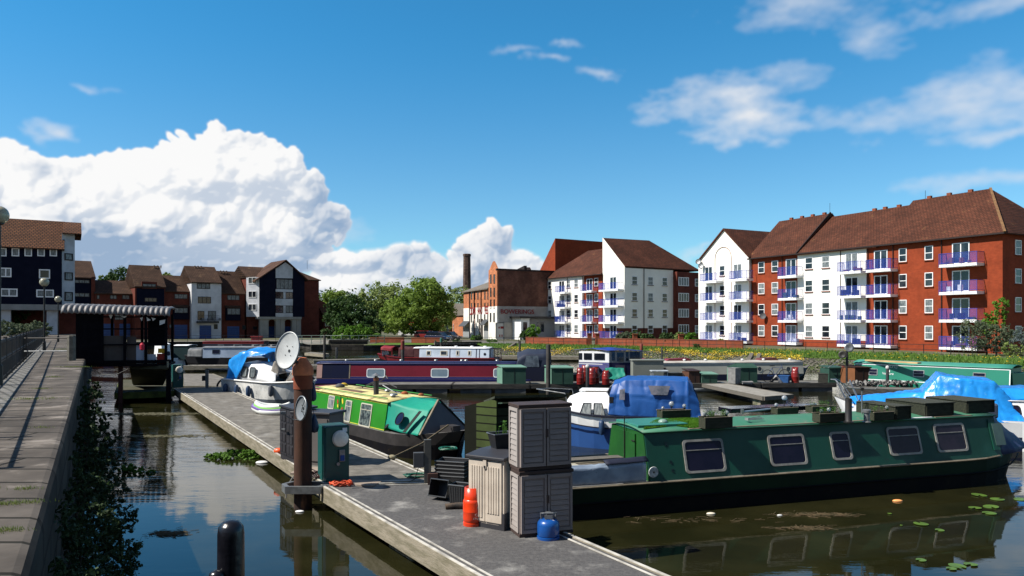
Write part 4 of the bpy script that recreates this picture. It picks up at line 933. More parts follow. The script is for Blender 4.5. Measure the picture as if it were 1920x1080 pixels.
# ---------------------------------------------------------------- navy block on pillars at the far left
def navy_block():
	B = XD(116, 100); A = (B.x - 15.5, B.y - 15.5 * .59)
	b = Bld('navy_block', 'large navy clad block with orange tiled roof raised on pillars at the left edge', A, B, 2.05); f = b.f; L = f.L
	z = lambda px, py, off=0: f.sz(px, py, off)[1]; S = lambda px, off=0: f.s_(px, off)
	zb = z(100, 571); ze = z(60, 465); zr = z(60, 412, -5)
	MB().bx(0, 0, zb, L, 10, ze).done('navy_wall', NAVY, b.t)
	MB().prism([(L - .01, 1.2, zb), (L + 1.5, 2.2, zb), (L + 1.5, 8, zb), (L - .01, 8, zb)], (0, 0, z(128, 438, -2) - zb)).done('end_bay', PANEL, b.t)
	MB().bx(-.5, -.2, zb - .75, L + .3, 10.2, zb - .01).done('concrete_edge', mat('pale_concrete', (.38, .38, .37), (.30, .30, .29), .6, .8), b.t)
	b.roof(-.5, L + .3, -.5, 10.5, ze, zr, TILEO); b.roof(L + .1, L + 2.3, .8, 9.2, z(125, 437, -1), zr - .02, TILEO, yr=5, name='end_roof')
	for px in (5, 29, 53, 77, 100): c = S(px); b.window(c - .42, c + .42, z(px, 480.5), z(px, 465), 0, 'plain', sill=False, fw=.12, glass=CURT)
	for (x0, x1, y0, y1, k) in ((0, 21.5, 502, 519.5, 'double'), (73, 94, 505, 522.5, 'plain'), (1, 33, 541, 556, 'double'), (68, 101, 543, 557.5, 'double')):
		b.window(S(x0), S(x1), z((x0 + x1) / 2, y1), z((x0 + x1) / 2, y0), 0, k, sill=False, fw=.14, glass=GLASS if RW.random() < .5 else CURT)
	d = Vector((1.5, 1.0)).normalized()
	face = bpy.data.objects.new('end_bay_face', MB().bx(0, -.02, 0, .1, .0, .1).done('x', PANEL).data); bpy.data.objects.remove(bpy.data.objects['x']); COL.objects.link(face); face.parent = b.t; face.location = (L, 1.2, -2.05); face.rotation_euler = (0, 0, math.atan2(1, 1.5)); ZOFF[face] = 0
	for (y0, y1) in ((473, 486.5), (509, 524.5), (546.5, 564)): b.window(.35, 1.5, z(125, y1), z(125, y0), -.04, 'plain', t=face, sill=False, frame=PIPE, fw=.14, glass=CURT)
	for px in (98, 8): c = S(px); MB().bx(c - .65, .6, 2.05, c + .65, 1.9, zb - .75).done('pillar', PANEL, b.t)
	MB().bx(L - 7, 7.5, 2.05, L + 4, 10, zb - .75).done('ground_floor_wall', REDD, b.t)
navy_block()
# ================================================================ TREES, SHRUBS, CARS
from mathutils import noise as MN
def leaf_cloud(rs, blobs, n, size, clump=.28, per=26, drop=.18, flat=.0):
	"""leaf-sized faces in clumps spread over and through ellipsoid blobs (x,y,z,rx,ry,rz)"""
	v = []; f = []; vol = [b[3] * b[4] * b[5] for b in blobs]; vol = [q ** .67 for q in vol]; tot = sum(vol)
	nc = max(1, n // per)
	for _ in range(nc):
		r = rs.random() * tot; i = 0
		while r > vol[i] and i < len(vol) - 1: r -= vol[i]; i += 1
		bx, by, bz, rx, ry, rz = blobs[i]
		d = Vector((rs.gauss(0, 1), rs.gauss(0, 1), rs.gauss(0, 1))).normalized(); q = 1 - abs(rs.gauss(0, .16)) if rs.random() < .8 else rs.random() ** .5
		q *= 1 + .16 * MN.noise(d * 2.3 + Vector((bx, by, bz)))
		if rs.random() < drop and MN.noise(d * 3.1 + Vector((bz, bx, by))) > .05: continue
		c = Vector((bx + d.x * rx * q, by + d.y * ry * q, bz + d.z * rz * q)); cr = clump * min(rx, ry, rz) * (.6 + .8 * rs.random())
		for _k in range(per):
			e = Vector((rs.gauss(0, 1), rs.gauss(0, 1), rs.gauss(0, .75))); e = e.normalized() * cr * (rs.random() ** .45); p = c + e
			nn = (e.normalized() + Vector((rs.gauss(0, .6), rs.gauss(0, .6), rs.gauss(0, .6) + .45))).normalized()
			a = nn.orthogonal().normalized(); b = nn.cross(a); t = rs.random() * 6.28; a, b = a * math.cos(t) + b * math.sin(t), b * math.cos(t) - a * math.sin(t)
			s = size * (.6 + .8 * rs.random()); o = len(v)
			v += [tuple(p - a * s * .5), tuple(p + b * s * .32), tuple(p + a * s * .5), tuple(p - b * s * .32)]; f.append((o, o + 1, o + 2, o + 3))
	return v, f
BARK = mat('bark', (.05, .04, .03), (.09, .075, .055), 5, .95, bump=.6)
GR1 = leafmat('plane_leaf', (.135, .215, .035), (.195, .28, .05), scale=.35, trans=.45)
GR2 = leafmat('dark_leaf', (.022, .055, .014), (.045, .09, .02), scale=.35)
GR3 = leafmat('bright_bush_leaf', (.07, .17, .015), (.12, .24, .025), scale=.8)
GR4 = leafmat('soft_green_leaf', (.17, .23, .06), (.23, .29, .09), scale=.4)
GR5 = leafmat('shrub_leaf', (.03, .07, .02), (.07, .12, .035), scale=1.2)
GR6 = leafmat('grey_green_leaf', (.07, .10, .06), (.12, .15, .08), scale=2)
def tree(label, base, blobs, n, size, m, trunk=.35, group=None, seed=1, name='tree', cat='tree', clump=.26, limbs=5, per=26, drop=.18):
	rs = random.Random(seed); t = thing(name, label, cat, base, 0, group)
	top = max(b[2] for b in blobs); b = MB(); low = min(b_[2] - b_[5] for b_ in blobs)
	b.tube([(0, 0, -.1), (.1 * trunk, 0, max(.3, low * .6)), (.3 * trunk, .1, low + (top - low) * .3), (0, .2, top)], [trunk, trunk * .8, trunk * .6, trunk * .15], 8)
	for i in range(limbs):
		q = blobs[i % len(blobs)]; z0 = max(.3, low * .7) + (top - low) * .15 * rs.random(); b.tube([(0, 0, z0), (q[0] * .5, q[1] * .5, (z0 + q[2]) / 2 + .3), (q[0] + rs.uniform(-.3, .3) * q[3], q[1] + rs.uniform(-.3, .3) * q[4], q[2] + .2 * q[5])], [trunk * .4, trunk * .25, trunk * .07], 6)
	b.done('trunk', BARK, t)
	v, f = leaf_cloud(rs, blobs, n, size, clump, per, drop); c = MB(); c.v = v; c.f = f; c.done('crown', m, t); return t
def ptree(label, px, py_top, py_bot, D, widths, n, size, m, seed=1, **k):
	"""widths: list of (px centre, py centre, rx px, ry px, depth offset)"""
	s = D / F; base = (XD(px, D).x, D, LZ); bl = []
	for (x, y, rx, ry, dy) in widths: bl.append(((x - 960) * s - base[0], dy, H - (y - HY) * s - LZ, rx * s, max(rx, ry) * s * .9, ry * s))
	return tree(label, base, bl, n, size, m, seed=seed, **k)
TG = 'trees behind the lock'
ptree('largest rounded light green tree behind the lock, left of the warehouse', 790, 520, 632, 138, [(795, 560, 42, 36, 0), (775, 585, 45, 34, -2), (815, 590, 36, 30, 0), (760, 608, 38, 20, -3), (800, 545, 26, 24, 2), (830, 570, 20, 25, 2), (735, 590, 24, 26, 1)], 17000, .50, GR1, 3, trunk=.5, clump=.24)
ptree('pale soft tree between the dark tree and the largest tree', 712, 535, 630, 156, [(705, 560, 36, 28, 0), (740, 562, 34, 32, 0), (700, 590, 34, 28, 0), (742, 596, 32, 28, 0)], 9000, .5, GR4, 5, trunk=.4)
ptree('dark green tree left of the light green ones', 658, 545, 632, 128, [(655, 580, 30, 28, 0), (630, 590, 24, 26, 0), (682, 592, 24, 24, 0), (660, 605, 36, 20, -2), (700, 612, 26, 16, -3)], 9000, .42, GR2, 7, trunk=.4)
ptree('tree right behind the columned house, top above its brick wing', 625, 540, 632, 165, [(620, 568, 26, 22, 0), (645, 566, 24, 20, 0), (605, 590, 20, 24, 0)], 5500, .5, GR1, 9, trunk=.4)
ptree('tree between the largest tree and the chimney', 850, 535, 630, 170, [(852, 560, 26, 26, 0), (872, 566, 22, 26, 0), (840, 590, 28, 28, 0), (864, 600, 24, 24, 0), (845, 612, 26, 16, -4)], 5500, .5, GR4, 11, trunk=.4)
ptree('round dark tree showing above the low house roof', 225, 498, 600, 190, [(228, 520, 24, 18, 0), (205, 530, 18, 14, 0), (248, 530, 18, 14, 0)], 4500, .55, GR2, 13, trunk=.5)
ptree('sliver of tree behind the white terraced house', 318, 515, 600, 195, [(312, 520, 10, 9, 0), (190, 525, 10, 8, 0)], 1200, .5, GR4, 14, trunk=.3)
ptree('bright green bush below the dark tree by the lock', 665, 606, 640, 112, [(650, 624, 22, 13, 0), (672, 622, 24, 13, 0), (695, 628, 16, 9, 0), (635, 630, 14, 8, 0)], 5000, .3, GR3, 15, name='bush', cat='bush', trunk=.12)
ptree('dark bush under the brick wing beside the lock', 614, 616, 640, 124, [(612, 625, 12, 9, 0), (622, 630, 10, 7, 0)], 1600, .28, GR5, 17, name='bush', cat='bush', trunk=.1)
for i, (px, py, rx, ry, D, m, lab) in enumerate([
	(898, 633, 7, 6, 121, GR5, 'small dark shrub against the white warehouse wall, left'), (888, 635, 6, 6, 121, GR3, 'small green shrub against the white warehouse wall beside the dark one'),
	(922, 640, 10, 4, 112, GR3, 'low green bush at the corner of the warehouse'), (825, 641, 16, 7, 106, GR5, 'low dark bush on the lock side lawn'), (855, 642, 10, 5, 104, GR5, 'low bush on the lock side lawn near the green pile'),
	(1000, 622, 14, 12, 100.5, GR3, 'big bright ivy bush behind the garden wall near the white lodge'), (985, 628, 10, 9, 100.8, GR5, 'dark part bush left of the bright ivy bush'),
	(1170, 630, 16, 9, 92, GR6, 'pale rounded shrub behind the garden wall, left of three'), (1192, 628, 12, 8, 91, GR5, 'brownish shrub behind the garden wall'), (1215, 633, 14, 8, 89, GR5, 'dark shrub behind the garden wall by the red base'), (1252, 633, 15, 9, 87, GR5, 'spreading shrub behind the garden wall below the red bay'), (1275, 632, 10, 9, 86.2, GR4, 'yellow green shrub behind the garden wall'), (1297, 635, 13, 11, 85, GR3, 'bright green shrub at the right end of the garden wall'), (1306, 652, 6, 8, 82.5, GR5, 'small dark bush on the grass at the end of the garden wall'),
	(1350, 643, 10, 6, 96, GR3, 'dense little bush between the ground floor balconies of the gable')]):
	s = D / F; tree(lab, (XD(px, D).x, D, LZ), [(0, 0, H - (py - HY) * s - LZ, rx * s, rx * s * .8, ry * s), (-rx * s * .4, 0, H - (py + 2 - HY) * s - LZ, rx * s * .6, rx * s * .6, ry * s * .8)], 900 + int(rx * ry * 6), .22, m, .05, seed=30 + i, name='shrub', cat='shrub', limbs=3, drop=.05)
# shrubs at the corner of the long block
s = 68 / F
tree('big grey green shrub at the right corner of the long block', (XD(1850, 66).x, 66, LZ), [(-1.2, 0, 1.9, 1.5, 1.2, 1.5), (.6, 0, 1.7, 1.6, 1.2, 1.3), (1.6, .2, 1.3, 1.1, 1, 1.1)], 5200, .16, GR6, .1, seed=51, name='shrub', cat='shrub')
tree('tall light green climber above the grey shrub at the corner', (XD(1868, 67.3).x, 67.3, LZ), [(0, 0, 3.2, .9, .6, 1.3), (.5, 0, 4.4, .7, .6, .8), (-.6, 0, 2.6, .8, .6, .9)], 3000, .17, GR3, .08, seed=52, name='climber', cat='climbing plant')
tree('yellow green shrub low at the right edge before the dark end wall', (XD(1902, 62).x, 62, LZ), [(0, 0, .7, 1.0, .8, .6)], 1200, .14, GR4, .06, seed=53, name='shrub', cat='shrub')
tree('blue grey flowering shrub at the right edge', (XD(1916, 64).x, 64, LZ), [(0, 0, 1.4, .9, .8, 1.1)], 1500, .14, leafmat('bluish_leaf', (.12, .14, .18), (.08, .12, .06), scale=3), .06, seed=54, name='shrub', cat='shrub')
# hedge and dark greenery under the navy block
def hedge(label, pts, h, w, m, n, seed, z=2.05, size=.2):
	rs = random.Random(seed); bl = []
	a = Vector(pts[0]); c = Vector(pts[1]); k = max(2, int((c - a).length / 1.4))
	for i in range(k + 1): p = a.lerp(c, i / k) - a; bl.append((p.x, p.y, h * (.45 + .15 * rs.random()), .9 + .3 * rs.random(), w, h * .5))
	tree(label, (a.x, a.y, z), bl, n, size, m, .06, seed=seed, name='hedge', cat='hedge', drop=.03, limbs=6)
hedge('long pale green hedge in front of the dark space under the navy block', (XD(-10, 78), XD(78, 86)), 1.7, .9, GR6, 7000, 61)
hedge('dark greenery filling the space under the navy block', (XD(-20, 100), XD(75, 106)), 5.5, 1.5, GR2, 6000, 62, size=.3)
# yellow flowers and green tufts on the revetment: uncountable
def bank_plants():
	rs = random.Random(21); P0 = [Vector((*p, 0)) for p in BANK]; P1 = [Vector((*p, LZ)) for p in BTOP]
	for nm, lab, m, n, sz, rng, thr in (('yellow_flowers', 'bands of yellow wallflowers growing over the stone bank', leafmat('yellow_petal', (.50, .34, .02), (.62, .48, .05), scale=4, trans=.2), 5200, .12, (.70, .985), .0), ('bank_weeds', 'green weeds between the stones of the bank', leafmat('weed_leaf', (.07, .12, .03), (.14, .17, .05), scale=4), 9000, .16, (.05, 1.0), -.02)):
		b = MB(); k = 0
		while k < n:
			u = rs.uniform(*rng); w = rs.random() ** (.7 if 'flow' in nm else 1.2); p = PLINE(P0, u).lerp(PLINE(P1, u), w)
			dens = MN.noise(Vector((u * 38, w * 1.5, 0 if 'flow' in nm else 7)))
			if dens < thr: k += .15; continue
			if 'flow' in nm and .55 < u < .60 and rs.random() < .7: k += .2; continue
			for _ in range(3):
				q = p + Vector((rs.gauss(0, .2), rs.gauss(0, .2), .05 + .3 * rs.random())); nn = Vector((rs.gauss(0, 1), rs.gauss(0, 1), 1.2)).normalized(); a = nn.orthogonal().normalized() * sz * (.5 + rs.random() * .7); c = nn.cross(a)
				b.add([q - a * .5, q + c * .4, q + a * .5, q - c * .4], [(0, 1, 2, 3)])
			k += 3
		o = b.done(nm, m); kind(o, 'stuff'); solo(o, lab, 'plants')
	b = MB(); k = 0
	T = [Vector((*p, LZ)) for p in BTOP]; Rr = [Vector((*p, LZ)) for p in RAILLINE]
	while k < 16000:
		u = rs.random(); w = rs.random(); p = PLINE(T, u).lerp(PLINE(Rr, u), w); p.z = LZ + .1; h = .12 + .16 * rs.random(); a = rs.random() * 3.14; d = Vector((math.cos(a), math.sin(a), 0)) * .05
		b.add([p - d, p + d, p + Vector((rs.gauss(0, .05), rs.gauss(0, .05), h))], [(0, 1, 2)]); k += 1
	o = b.done('grass_blades', leafmat('grass_blade', (.07, .15, .02), (.12, .20, .035), scale=2)); kind(o, 'stuff'); solo(o, 'longer grass blades over the right-hand bank', 'grass')
	b = MB()
	for i in range(260):
		u = rs.uniform(.25, .7); w = rs.random() ** .8; p = PLINE(T, u).lerp(PLINE(Rr, u), w); p.z = LZ + .22 + .1 * rs.random(); b.cb(p, (.09, .09, .05))
	o = b.done('dandelions', MATS['yellow_petal']); kind(o, 'stuff'); solo(o, 'scattered yellow dandelions in the grass before the long block', 'flowers')
bank_plants()
# cars and van under the trees
def car(label, px, D, ang, col, L=4.2, W=1.75, h=1.45, van=False, name='parked_car'):
	x = XD(px, D).x; t = thing(name, label, 'van' if van else 'car', (x, D, LZ + .02), ang, 'vehicles parked under the trees'); m = mat('car_' + name + '_%d' % px, col, None, rough=.25, coat=.6)
	hb = h * (.62 if not van else .55); b = MB()
	prof = [(-L/2, .3), (-L/2, hb * .9), (-L/2 + .1, hb), (L/2 - .9, hb * .95), (L/2 - .05, hb * .75), (L/2, .3)]
	b.prism([(a, -W/2, c) for a, c in prof], (0, W, 0)).done('body', m, t, bevel=.06)
	p2 = [(-L/2 + .15, hb), (-L/2 + .5, h), (L * .12, h), (L * .30, hb * .97)] if not van else [(-L/2 + .02, hb), (-L/2 + .1, h), (L * .25, h), (L * .38, hb * .97)]
	MB().prism([(a, -W/2 + .08, c) for a, c in p2], (0, W - .16, 0)).done('cabin_glass', GLASS, t); MB().prism([(p2[1][0] - .1, -W/2 + .07, h - .08), (p2[1][0] - .05, -W/2 + .07, h + .03), (p2[2][0], -W/2 + .07, h + .03), (p2[2][0] + .1, -W/2 + .07, h - .08)], (0, W - .14, 0)).done('roof', m, t)
	for sx in (-L * .3, L * .3):
		for sy in (-W/2 + .05, W/2 - .05): q = MB(); q.M = Matrix.Translation((sx, sy, .32)) @ Matrix.Rotation(math.pi / 2, 4, 'X'); q.lathe([(.15, -.11), (.31, -.1), (.32, 0), (.31, .1), (.15, .11)], 14); q.done('wheel', BLACK, t)
	for sy in (-W/2 + .3, W/2 - .3): MB().cb((L/2 - .06, sy, hb * .68), (.08, .35, .14)).done('headlight', mat('headlamp', (.6, .6, .6), None, rough=.2), t)
	return t
car('dark blue car parked under the large tree', 822, 118, -.5, (.01, .02, .07))
car('dark car half hidden behind the blue one', 842, 122, -.5, (.02, .02, .025))
car('white van parked behind the lock bushes under the trees', 771, 152, -.2, (.6, .6, .6), L=5, h=2.2, van=True, name='white_van')
car('red car behind the white van', 800, 133, -.2, (.3, .02, .02))
# far houses glimpsed under the tree
bb = Bld('brick_cottage', 'orange brick houses glimpsed far behind under the large tree', XD(775, 175), XD(850, 178), LZ); MB().bx(0, 0, LZ, bb.f.L, 6, 5.2).done('wall', MATS['orange_red_brick'], bb.t); bb.roof(-.2, bb.f.L + .2, -.3, 6.3, 5.2, 7.6)
for k in range(3): bb.window(1.5 + k * 3, 2.6 + k * 3, 1.6, 3.0, 0)
def far_woods():
	rs = random.Random(77); bl = []
	for i in range(26): a = -1.15 + i * .075; D = 240 + 30 * rs.random(); bl.append((math.tan(a * .62) * D if abs(a) < 1.2 else 0, D, 5 + 2 * rs.random(), 12, 8, 5 + 3 * rs.random()))
	v, f = leaf_cloud(rs, bl, 26000, 1.1, .3, 26, .02); b = MB(); b.v = v; b.f = f; o = b.done('far_woodland', GR2); kind(o, 'stuff'); solo(o, 'far belt of dark trees closing the horizon behind the buildings', 'woodland')
far_woods()
def sky_blocker_trees():  # unseen trees, added to cut sky light on faces turned to the camera
	for i, (x, y, r, lab) in enumerate(((-34, -27, 8, 'left unseen tree added behind the viewpoint to block sky light'), (-13, -25, 8, 'second unseen tree added behind the viewpoint to block sky light'), (8, -26, 9, 'third unseen tree added behind the viewpoint to block sky light'), (29, -27, 8, 'fourth unseen tree added behind the viewpoint to block sky light'), (50, -26, 9, 'right unseen tree added behind the viewpoint to block sky light'))):
		tree(lab, (x, y, LZ), [(0, 0, 8, r, 5, 6), (r * .8, 0, 5, r * .8, 4, 4.5), (-r * .8, 0, 4.5, r * .8, 4, 4.5)], 5200, 1.1, GR2, .5, seed=200 + i, drop=0, group='unseen trees added behind the viewpoint to block sky light')
sky_blocker_trees()
# ================================================================ BOATS
def rrect(w, h, r, n=4):
	out = []
	for cx, cy, a0 in ((w/2 - r, h/2 - r, 0), (-w/2 + r, h/2 - r, 90), (-w/2 + r, -h/2 + r, 180), (w/2 - r, -h/2 + r, 270)):
		for k in range(n + 1): a = math.radians(a0 + 90 * k / n); out.append((cx + r * math.cos(a), cy + r * math.sin(a)))
	return out
def plate_frame(M, pts, fw, depth, name, mf, mg, parent, bars=(), gname='pane', scale_in=None):
	"""window ring + pane; pts outline in local xy, local z outward"""
	n = len(pts); w = max(p[0] for p in pts) * 2; h = max(p[1] for p in pts) * 2
	inn = [(x * (1 - 2 * fw / w), y * (1 - 2 * fw / h)) for x, y in pts]
	b = MB(); b.M = M
	v = [(x, y, depth) for x, y in pts] + [(x, y, depth) for x, y in inn] + [(x, y, 0) for x, y in pts] + [(x, y, 0.002) for x, y in inn]
	f = []
	for i in range(n):
		j = (i + 1) % n; f += [(i, j, j + n, i + n), (i + 2*n, j + 2*n, j, i), (i + n, j + n, j + 3*n, i + 3*n)]
	b.add(v, f)
	for (x0, y0, x1, y1) in bars: b.bx(x0, y0, 0.004, x1, y1, depth * .9)
	fr = b.done(name, mf, parent)
	g = MB(); g.M = M; g.prism([(x, y, .003) for x, y in inn], (0, 0, .004)); g.done(gname, mg, fr); return fr
class Boat:
	"""x forward from the stern, y to port, z above the water"""
	def __init__(s, name, label, stern, ang, L, W=2.05, zg=.62, zm=.35, bow=2.6, hull=None, band=None, rise=.22, cat='narrowboat', transom=False, group=None, flare=.0):
		s.t = thing(name, label, cat, (stern[0], stern[1], 0), ang, group); s.L = L; s.W = W; s.zg = zg; hw = W / 2; s.hw = hw; s.bow = bow; s.rise = rise
		xs = [0, .15, .4, .8] + [.8 + (L - bow - .8) * i / 6 for i in range(1, 7)] + [L - bow + bow * q for q in (.2, .4, .6, .75, .88, .96, 1.0)]
		lev = [-.3, .02, zm, zg]; v = []
		for x in xs:
			w = hw
			if x < .8 and not transom: w = hw * math.sqrt(max(.0, 1 - ((.8 - x) / .95) ** 2))
			k = max(0, (x - (L - bow)) / bow); w = w * (1 - k ** 2.1) + .03
			for i, z in enumerate(lev):
				wl = w * (1 - .10 * k * (3 - i)) - flare * (3 - i) * .12; zz = z + (rise * k * k if i >= 2 else 0); xx = x - (.22 * (3 - i) * k ** 3)
				v.append((xx, -wl, zz)); v.append((xx, wl, zz))
		f = []; mi = []; m = len(lev) * 2
		for a in range(len(xs) - 1):
			for i in range(3):
				o = a * m + i * 2; f.append((o, o + m, o + m + 2, o + 2)); mi.append(1 if i == 2 else 0); f.append((o + 1, o + 3, o + m + 3, o + m + 1)); mi.append(1 if i == 2 else 0)
			o = a * m + 6; f.append((o, o + m, o + m + 1, o + 1)); mi.append(2)
		for i in range(3): f.append((i*2, i*2+2, i*2+3, i*2+1)); mi.append(1 if i == 2 else 0)
		b = MB(); b.add(v, f); s.hull = b.done('hull', [hull or BLACK, band or hull or BLACK, mat('grey_deck', (.12, .12, .12), (.2, .19, .18), 4, .8)], s.t)
		for p, k in zip(s.hull.data.polygons, mi): p.material_index = k
	def rub(s, z, m, x0=.3, x1=None, r=.028, side=(-1, 1)):
		for q in side:
			pts = []; x1_ = x1 if x1 is not None else s.L - .1
			for i in range(25):
				x = x0 + (x1_ - x0) * i / 24; k = max(0, (x - (s.L - s.bow)) / s.bow); w = s.hw * (1 - k ** 2.1) + .045; pts.append((x, q * w, z + s.rise * k * k))
			MB().tube(pts, r, 5).done('rubbing_strake', m, s.t)
	def cabin(s, xa, xb, zr, tum=.2, m=None, mroof=None, camber=.07, inset=.06, rail=None, over=.05, zb=None, lean=0):
		s.cy0 = s.hw - inset; s.cy1 = s.hw - inset - tum; s.cz0 = zb or s.zg - .01; s.cz1 = zr; s.xa = xa; s.xb = xb
		b = MB()
		v = []
		for i, x in enumerate((xa, xb)):
			l = -lean if i == 0 else lean
			v += [(x, -s.cy0, s.cz0), (x, s.cy0, s.cz0), (x - l, s.cy1, zr), (x - l, -s.cy1, zr)]
		b.add(v, [(0, 1, 2, 3), (7, 6, 5, 4), (0, 3, 7, 4), (1, 5, 6, 2), (0, 4, 5, 1)])
		s.cab = b.done('cabin', m, s.t)
		y1 = s.cy1 + over; r = MB()
		prof = [(-y1 + 2 * y1 * k / 10) for k in range(11)]
		fn = lambda u, w: (xa - .06 + (xb - xa + .12) * u, -y1 + 2 * y1 * w, zr + .012 + camber * (1 - (2 * w - 1) ** 2))
		r.grid(fn, 12, 10); s.roof = r.done('roof', mroof or m, s.t, smooth='all', solid=.024)
		s.zr = zr; s.camber = camber
		if rail:
			for q in (-1, 1):
				g = MB(); g.tube([(xa + .1, q * (y1 - .1), zr + .085), (xb - .1, q * (y1 - .1), zr + .085)], .018, 5)
				n = int((xb - xa) / 1.2)
				for i in range(n + 1): x = xa + .15 + (xb - xa - .3) * i / n; g.beam((x, q * (y1 - .1), zr), (x, q * (y1 - .1), zr + .085), .02)
				g.done('handrail', rail, s.t)
	def sideM(s, x, z, q):
		k = (z - s.cz0) / (s.cz1 - s.cz0); y = s.cy0 + (s.cy1 - s.cy0) * k; a = math.atan2(s.cy0 - s.cy1, s.cz1 - s.cz0)
		M = Matrix.Translation((x, q * y, z)) @ Matrix.Rotation(0 if q < 0 else math.pi, 4, 'Z') @ Matrix.Rotation(math.radians(90) - a, 4, 'X'); return M @ Matrix.Translation((0, 0, .002))
	def win(s, x, z, w, h, q=-1, r=.06, mf=None, mg=None, fw=.03, bar=None, circle=False, name='window', both=True):
		for qq in ((q, -q) if both else (q,)):
			M = s.sideM(x, z, qq); pts = rrect(w, h, r) if not circle else [(w/2*math.cos(a*math.pi/8), w/2*math.sin(a*math.pi/8)) for a in range(16)]
			bars = [(-w/2 + fw, h * bar - .008, w/2 - fw, h * bar + .008)] if bar is not None else []
			plate_frame(M, pts, fw, .018, name, mf or ALU, mg or GLASSB, s.cab, bars)
	def panel(s, x0, x1, z0, z1, m, q=-1, d=.006, name='panel', both=False):
		for qq in ((q, -q) if both else (q,)):
			M = s.sideM((x0 + x1) / 2, (z0 + z1) / 2, qq); a = math.atan2(s.cy0 - s.cy1, s.cz1 - s.cz0); h = (z1 - z0) / math.cos(a); w = x1 - x0
			b = MB(); b.M = M; b.bx(-w/2, -h/2, 0, w/2, h/2, d); b.done(name, m, s.cab)
	def line(s, x0, x1, z, m, q=-1, th=.03, name='coach_line', both=False): s.panel(x0, x1, z - th / 2, z + th / 2, m, q, .004, name, both)
	def mush(s, x, y, m=None, r=.11):
		z = s.zr + s.camber * (1 - (y / s.cy1) ** 2) + .01; MB().lathe([(.06, z), (.06, z + .06), (r, z + .07), (r * .8, z + .11), (0, z + .13)], 10, (x, y, 0)).done('mushroom_vent', m or mat('brass', (.35, .28, .12), None, rough=.3, metal=.8), s.roof, smooth=True)
def loft(name, secs, m, parent, wr=0.0, nu=6, nv=6, smooth='all', closed=False, ws=2.2, solid=0, sag=0, stretch=(1, 1, 1)):
	"""smooth sheet through cross sections; wr adds cloth wrinkles"""
	from mathutils import noise as mn
	S = []; k = len(secs[0])
	for a in range(len(secs) - 1):
		for i in range(nu):
			t = i / nu; S.append([Vector(secs[a][j]).lerp(Vector(secs[a + 1][j]), t) for j in range(k)])
	S.append([Vector(p) for p in secs[-1]]); R2 = []
	for sec in S:
		row = []
		for j in range(k - 1):
			for i in range(nv): row.append(sec[j].lerp(sec[j + 1], i / nv))
		row.append(sec[-1]); R2.append(row)
	n = len(R2[0]); v = [p for row in R2 for p in row]; f = []
	for a in range(len(R2) - 1):
		for j in range(n - 1): f.append((a*n+j, a*n+j+1, (a+1)*n+j+1, (a+1)*n+j))
	if wr:
		t_ = bpy.data.meshes.new('t'); t_.from_pydata([tuple(p) for p in v], [], f); t_.update(); N = [q.normal.copy() for q in t_.vertices]; bpy.data.meshes.remove(t_)
		for i, p in enumerate(v):
			q = Vector((p.x * 2.2, p.y * .8, p.z * .8)) * ws; q2 = Vector((p.x * .5 + p.z * .8, p.y * 1.4, p.z * 1.2 - p.x * .6)) * ws
			r1 = 1 - abs(mn.noise(q)) * 2.4; r2 = 1 - abs(mn.noise(q2 * 1.4)) * 2.6; h = max(0, r1) ** 2 * .55 + max(0, r2) ** 3 * .5 + mn.noise(q2 * .5) * .35 - .35
			v[i] = p + N[i] * h * wr * .8
	b = MB(); b.add(v, f); return b.done(name, m, parent, smooth=smooth, solid=solid)
# ---------------------------------------------------------------- big dark green narrowboat
DG = mat('dark_green_paint', (.007, .085, .055), (.006, .066, .046), .9, .42, coat=.0, spec=.35, rvar=.2, bump=.03, bscale=2, wear=(.02, .05, .04), wscale=3, wlo=.62, whi=.72)
DGH = mat('dark_green_hull', (.008, .032, .012), (.005, .020, .009), 1.2, .6, spec=.15, wear=(.03, .025, .015), wscale=5, wlo=.62, whi=.75)
BG = mat('mid_green_paint', (.018, .115, .022), (.014, .09, .02), 2, .4)
RG = mat('faded_green_roof', (.05, .22, .13), (.09, .23, .15), 1.6, .6, wear=(.20, .22, .17), wscale=3, wlo=.6, whi=.72)
TARB = mat('tarred_steel', (.004, .004, .007), (.009, .008, .008), 2, .7, spec=.1, wear=(.05, .035, .02), wscale=4, wlo=.64, whi=.8)
PLANTERWOOD = mat('mossy_dark_planks', (.022, .026, .018), (.05, .055, .035), 5, .9, bump=.6, stretch=(1, 6, 6))
PALEWOOD = mat('pale_trim', (.30, .25, .18), (.20, .17, .12), 5, .8)
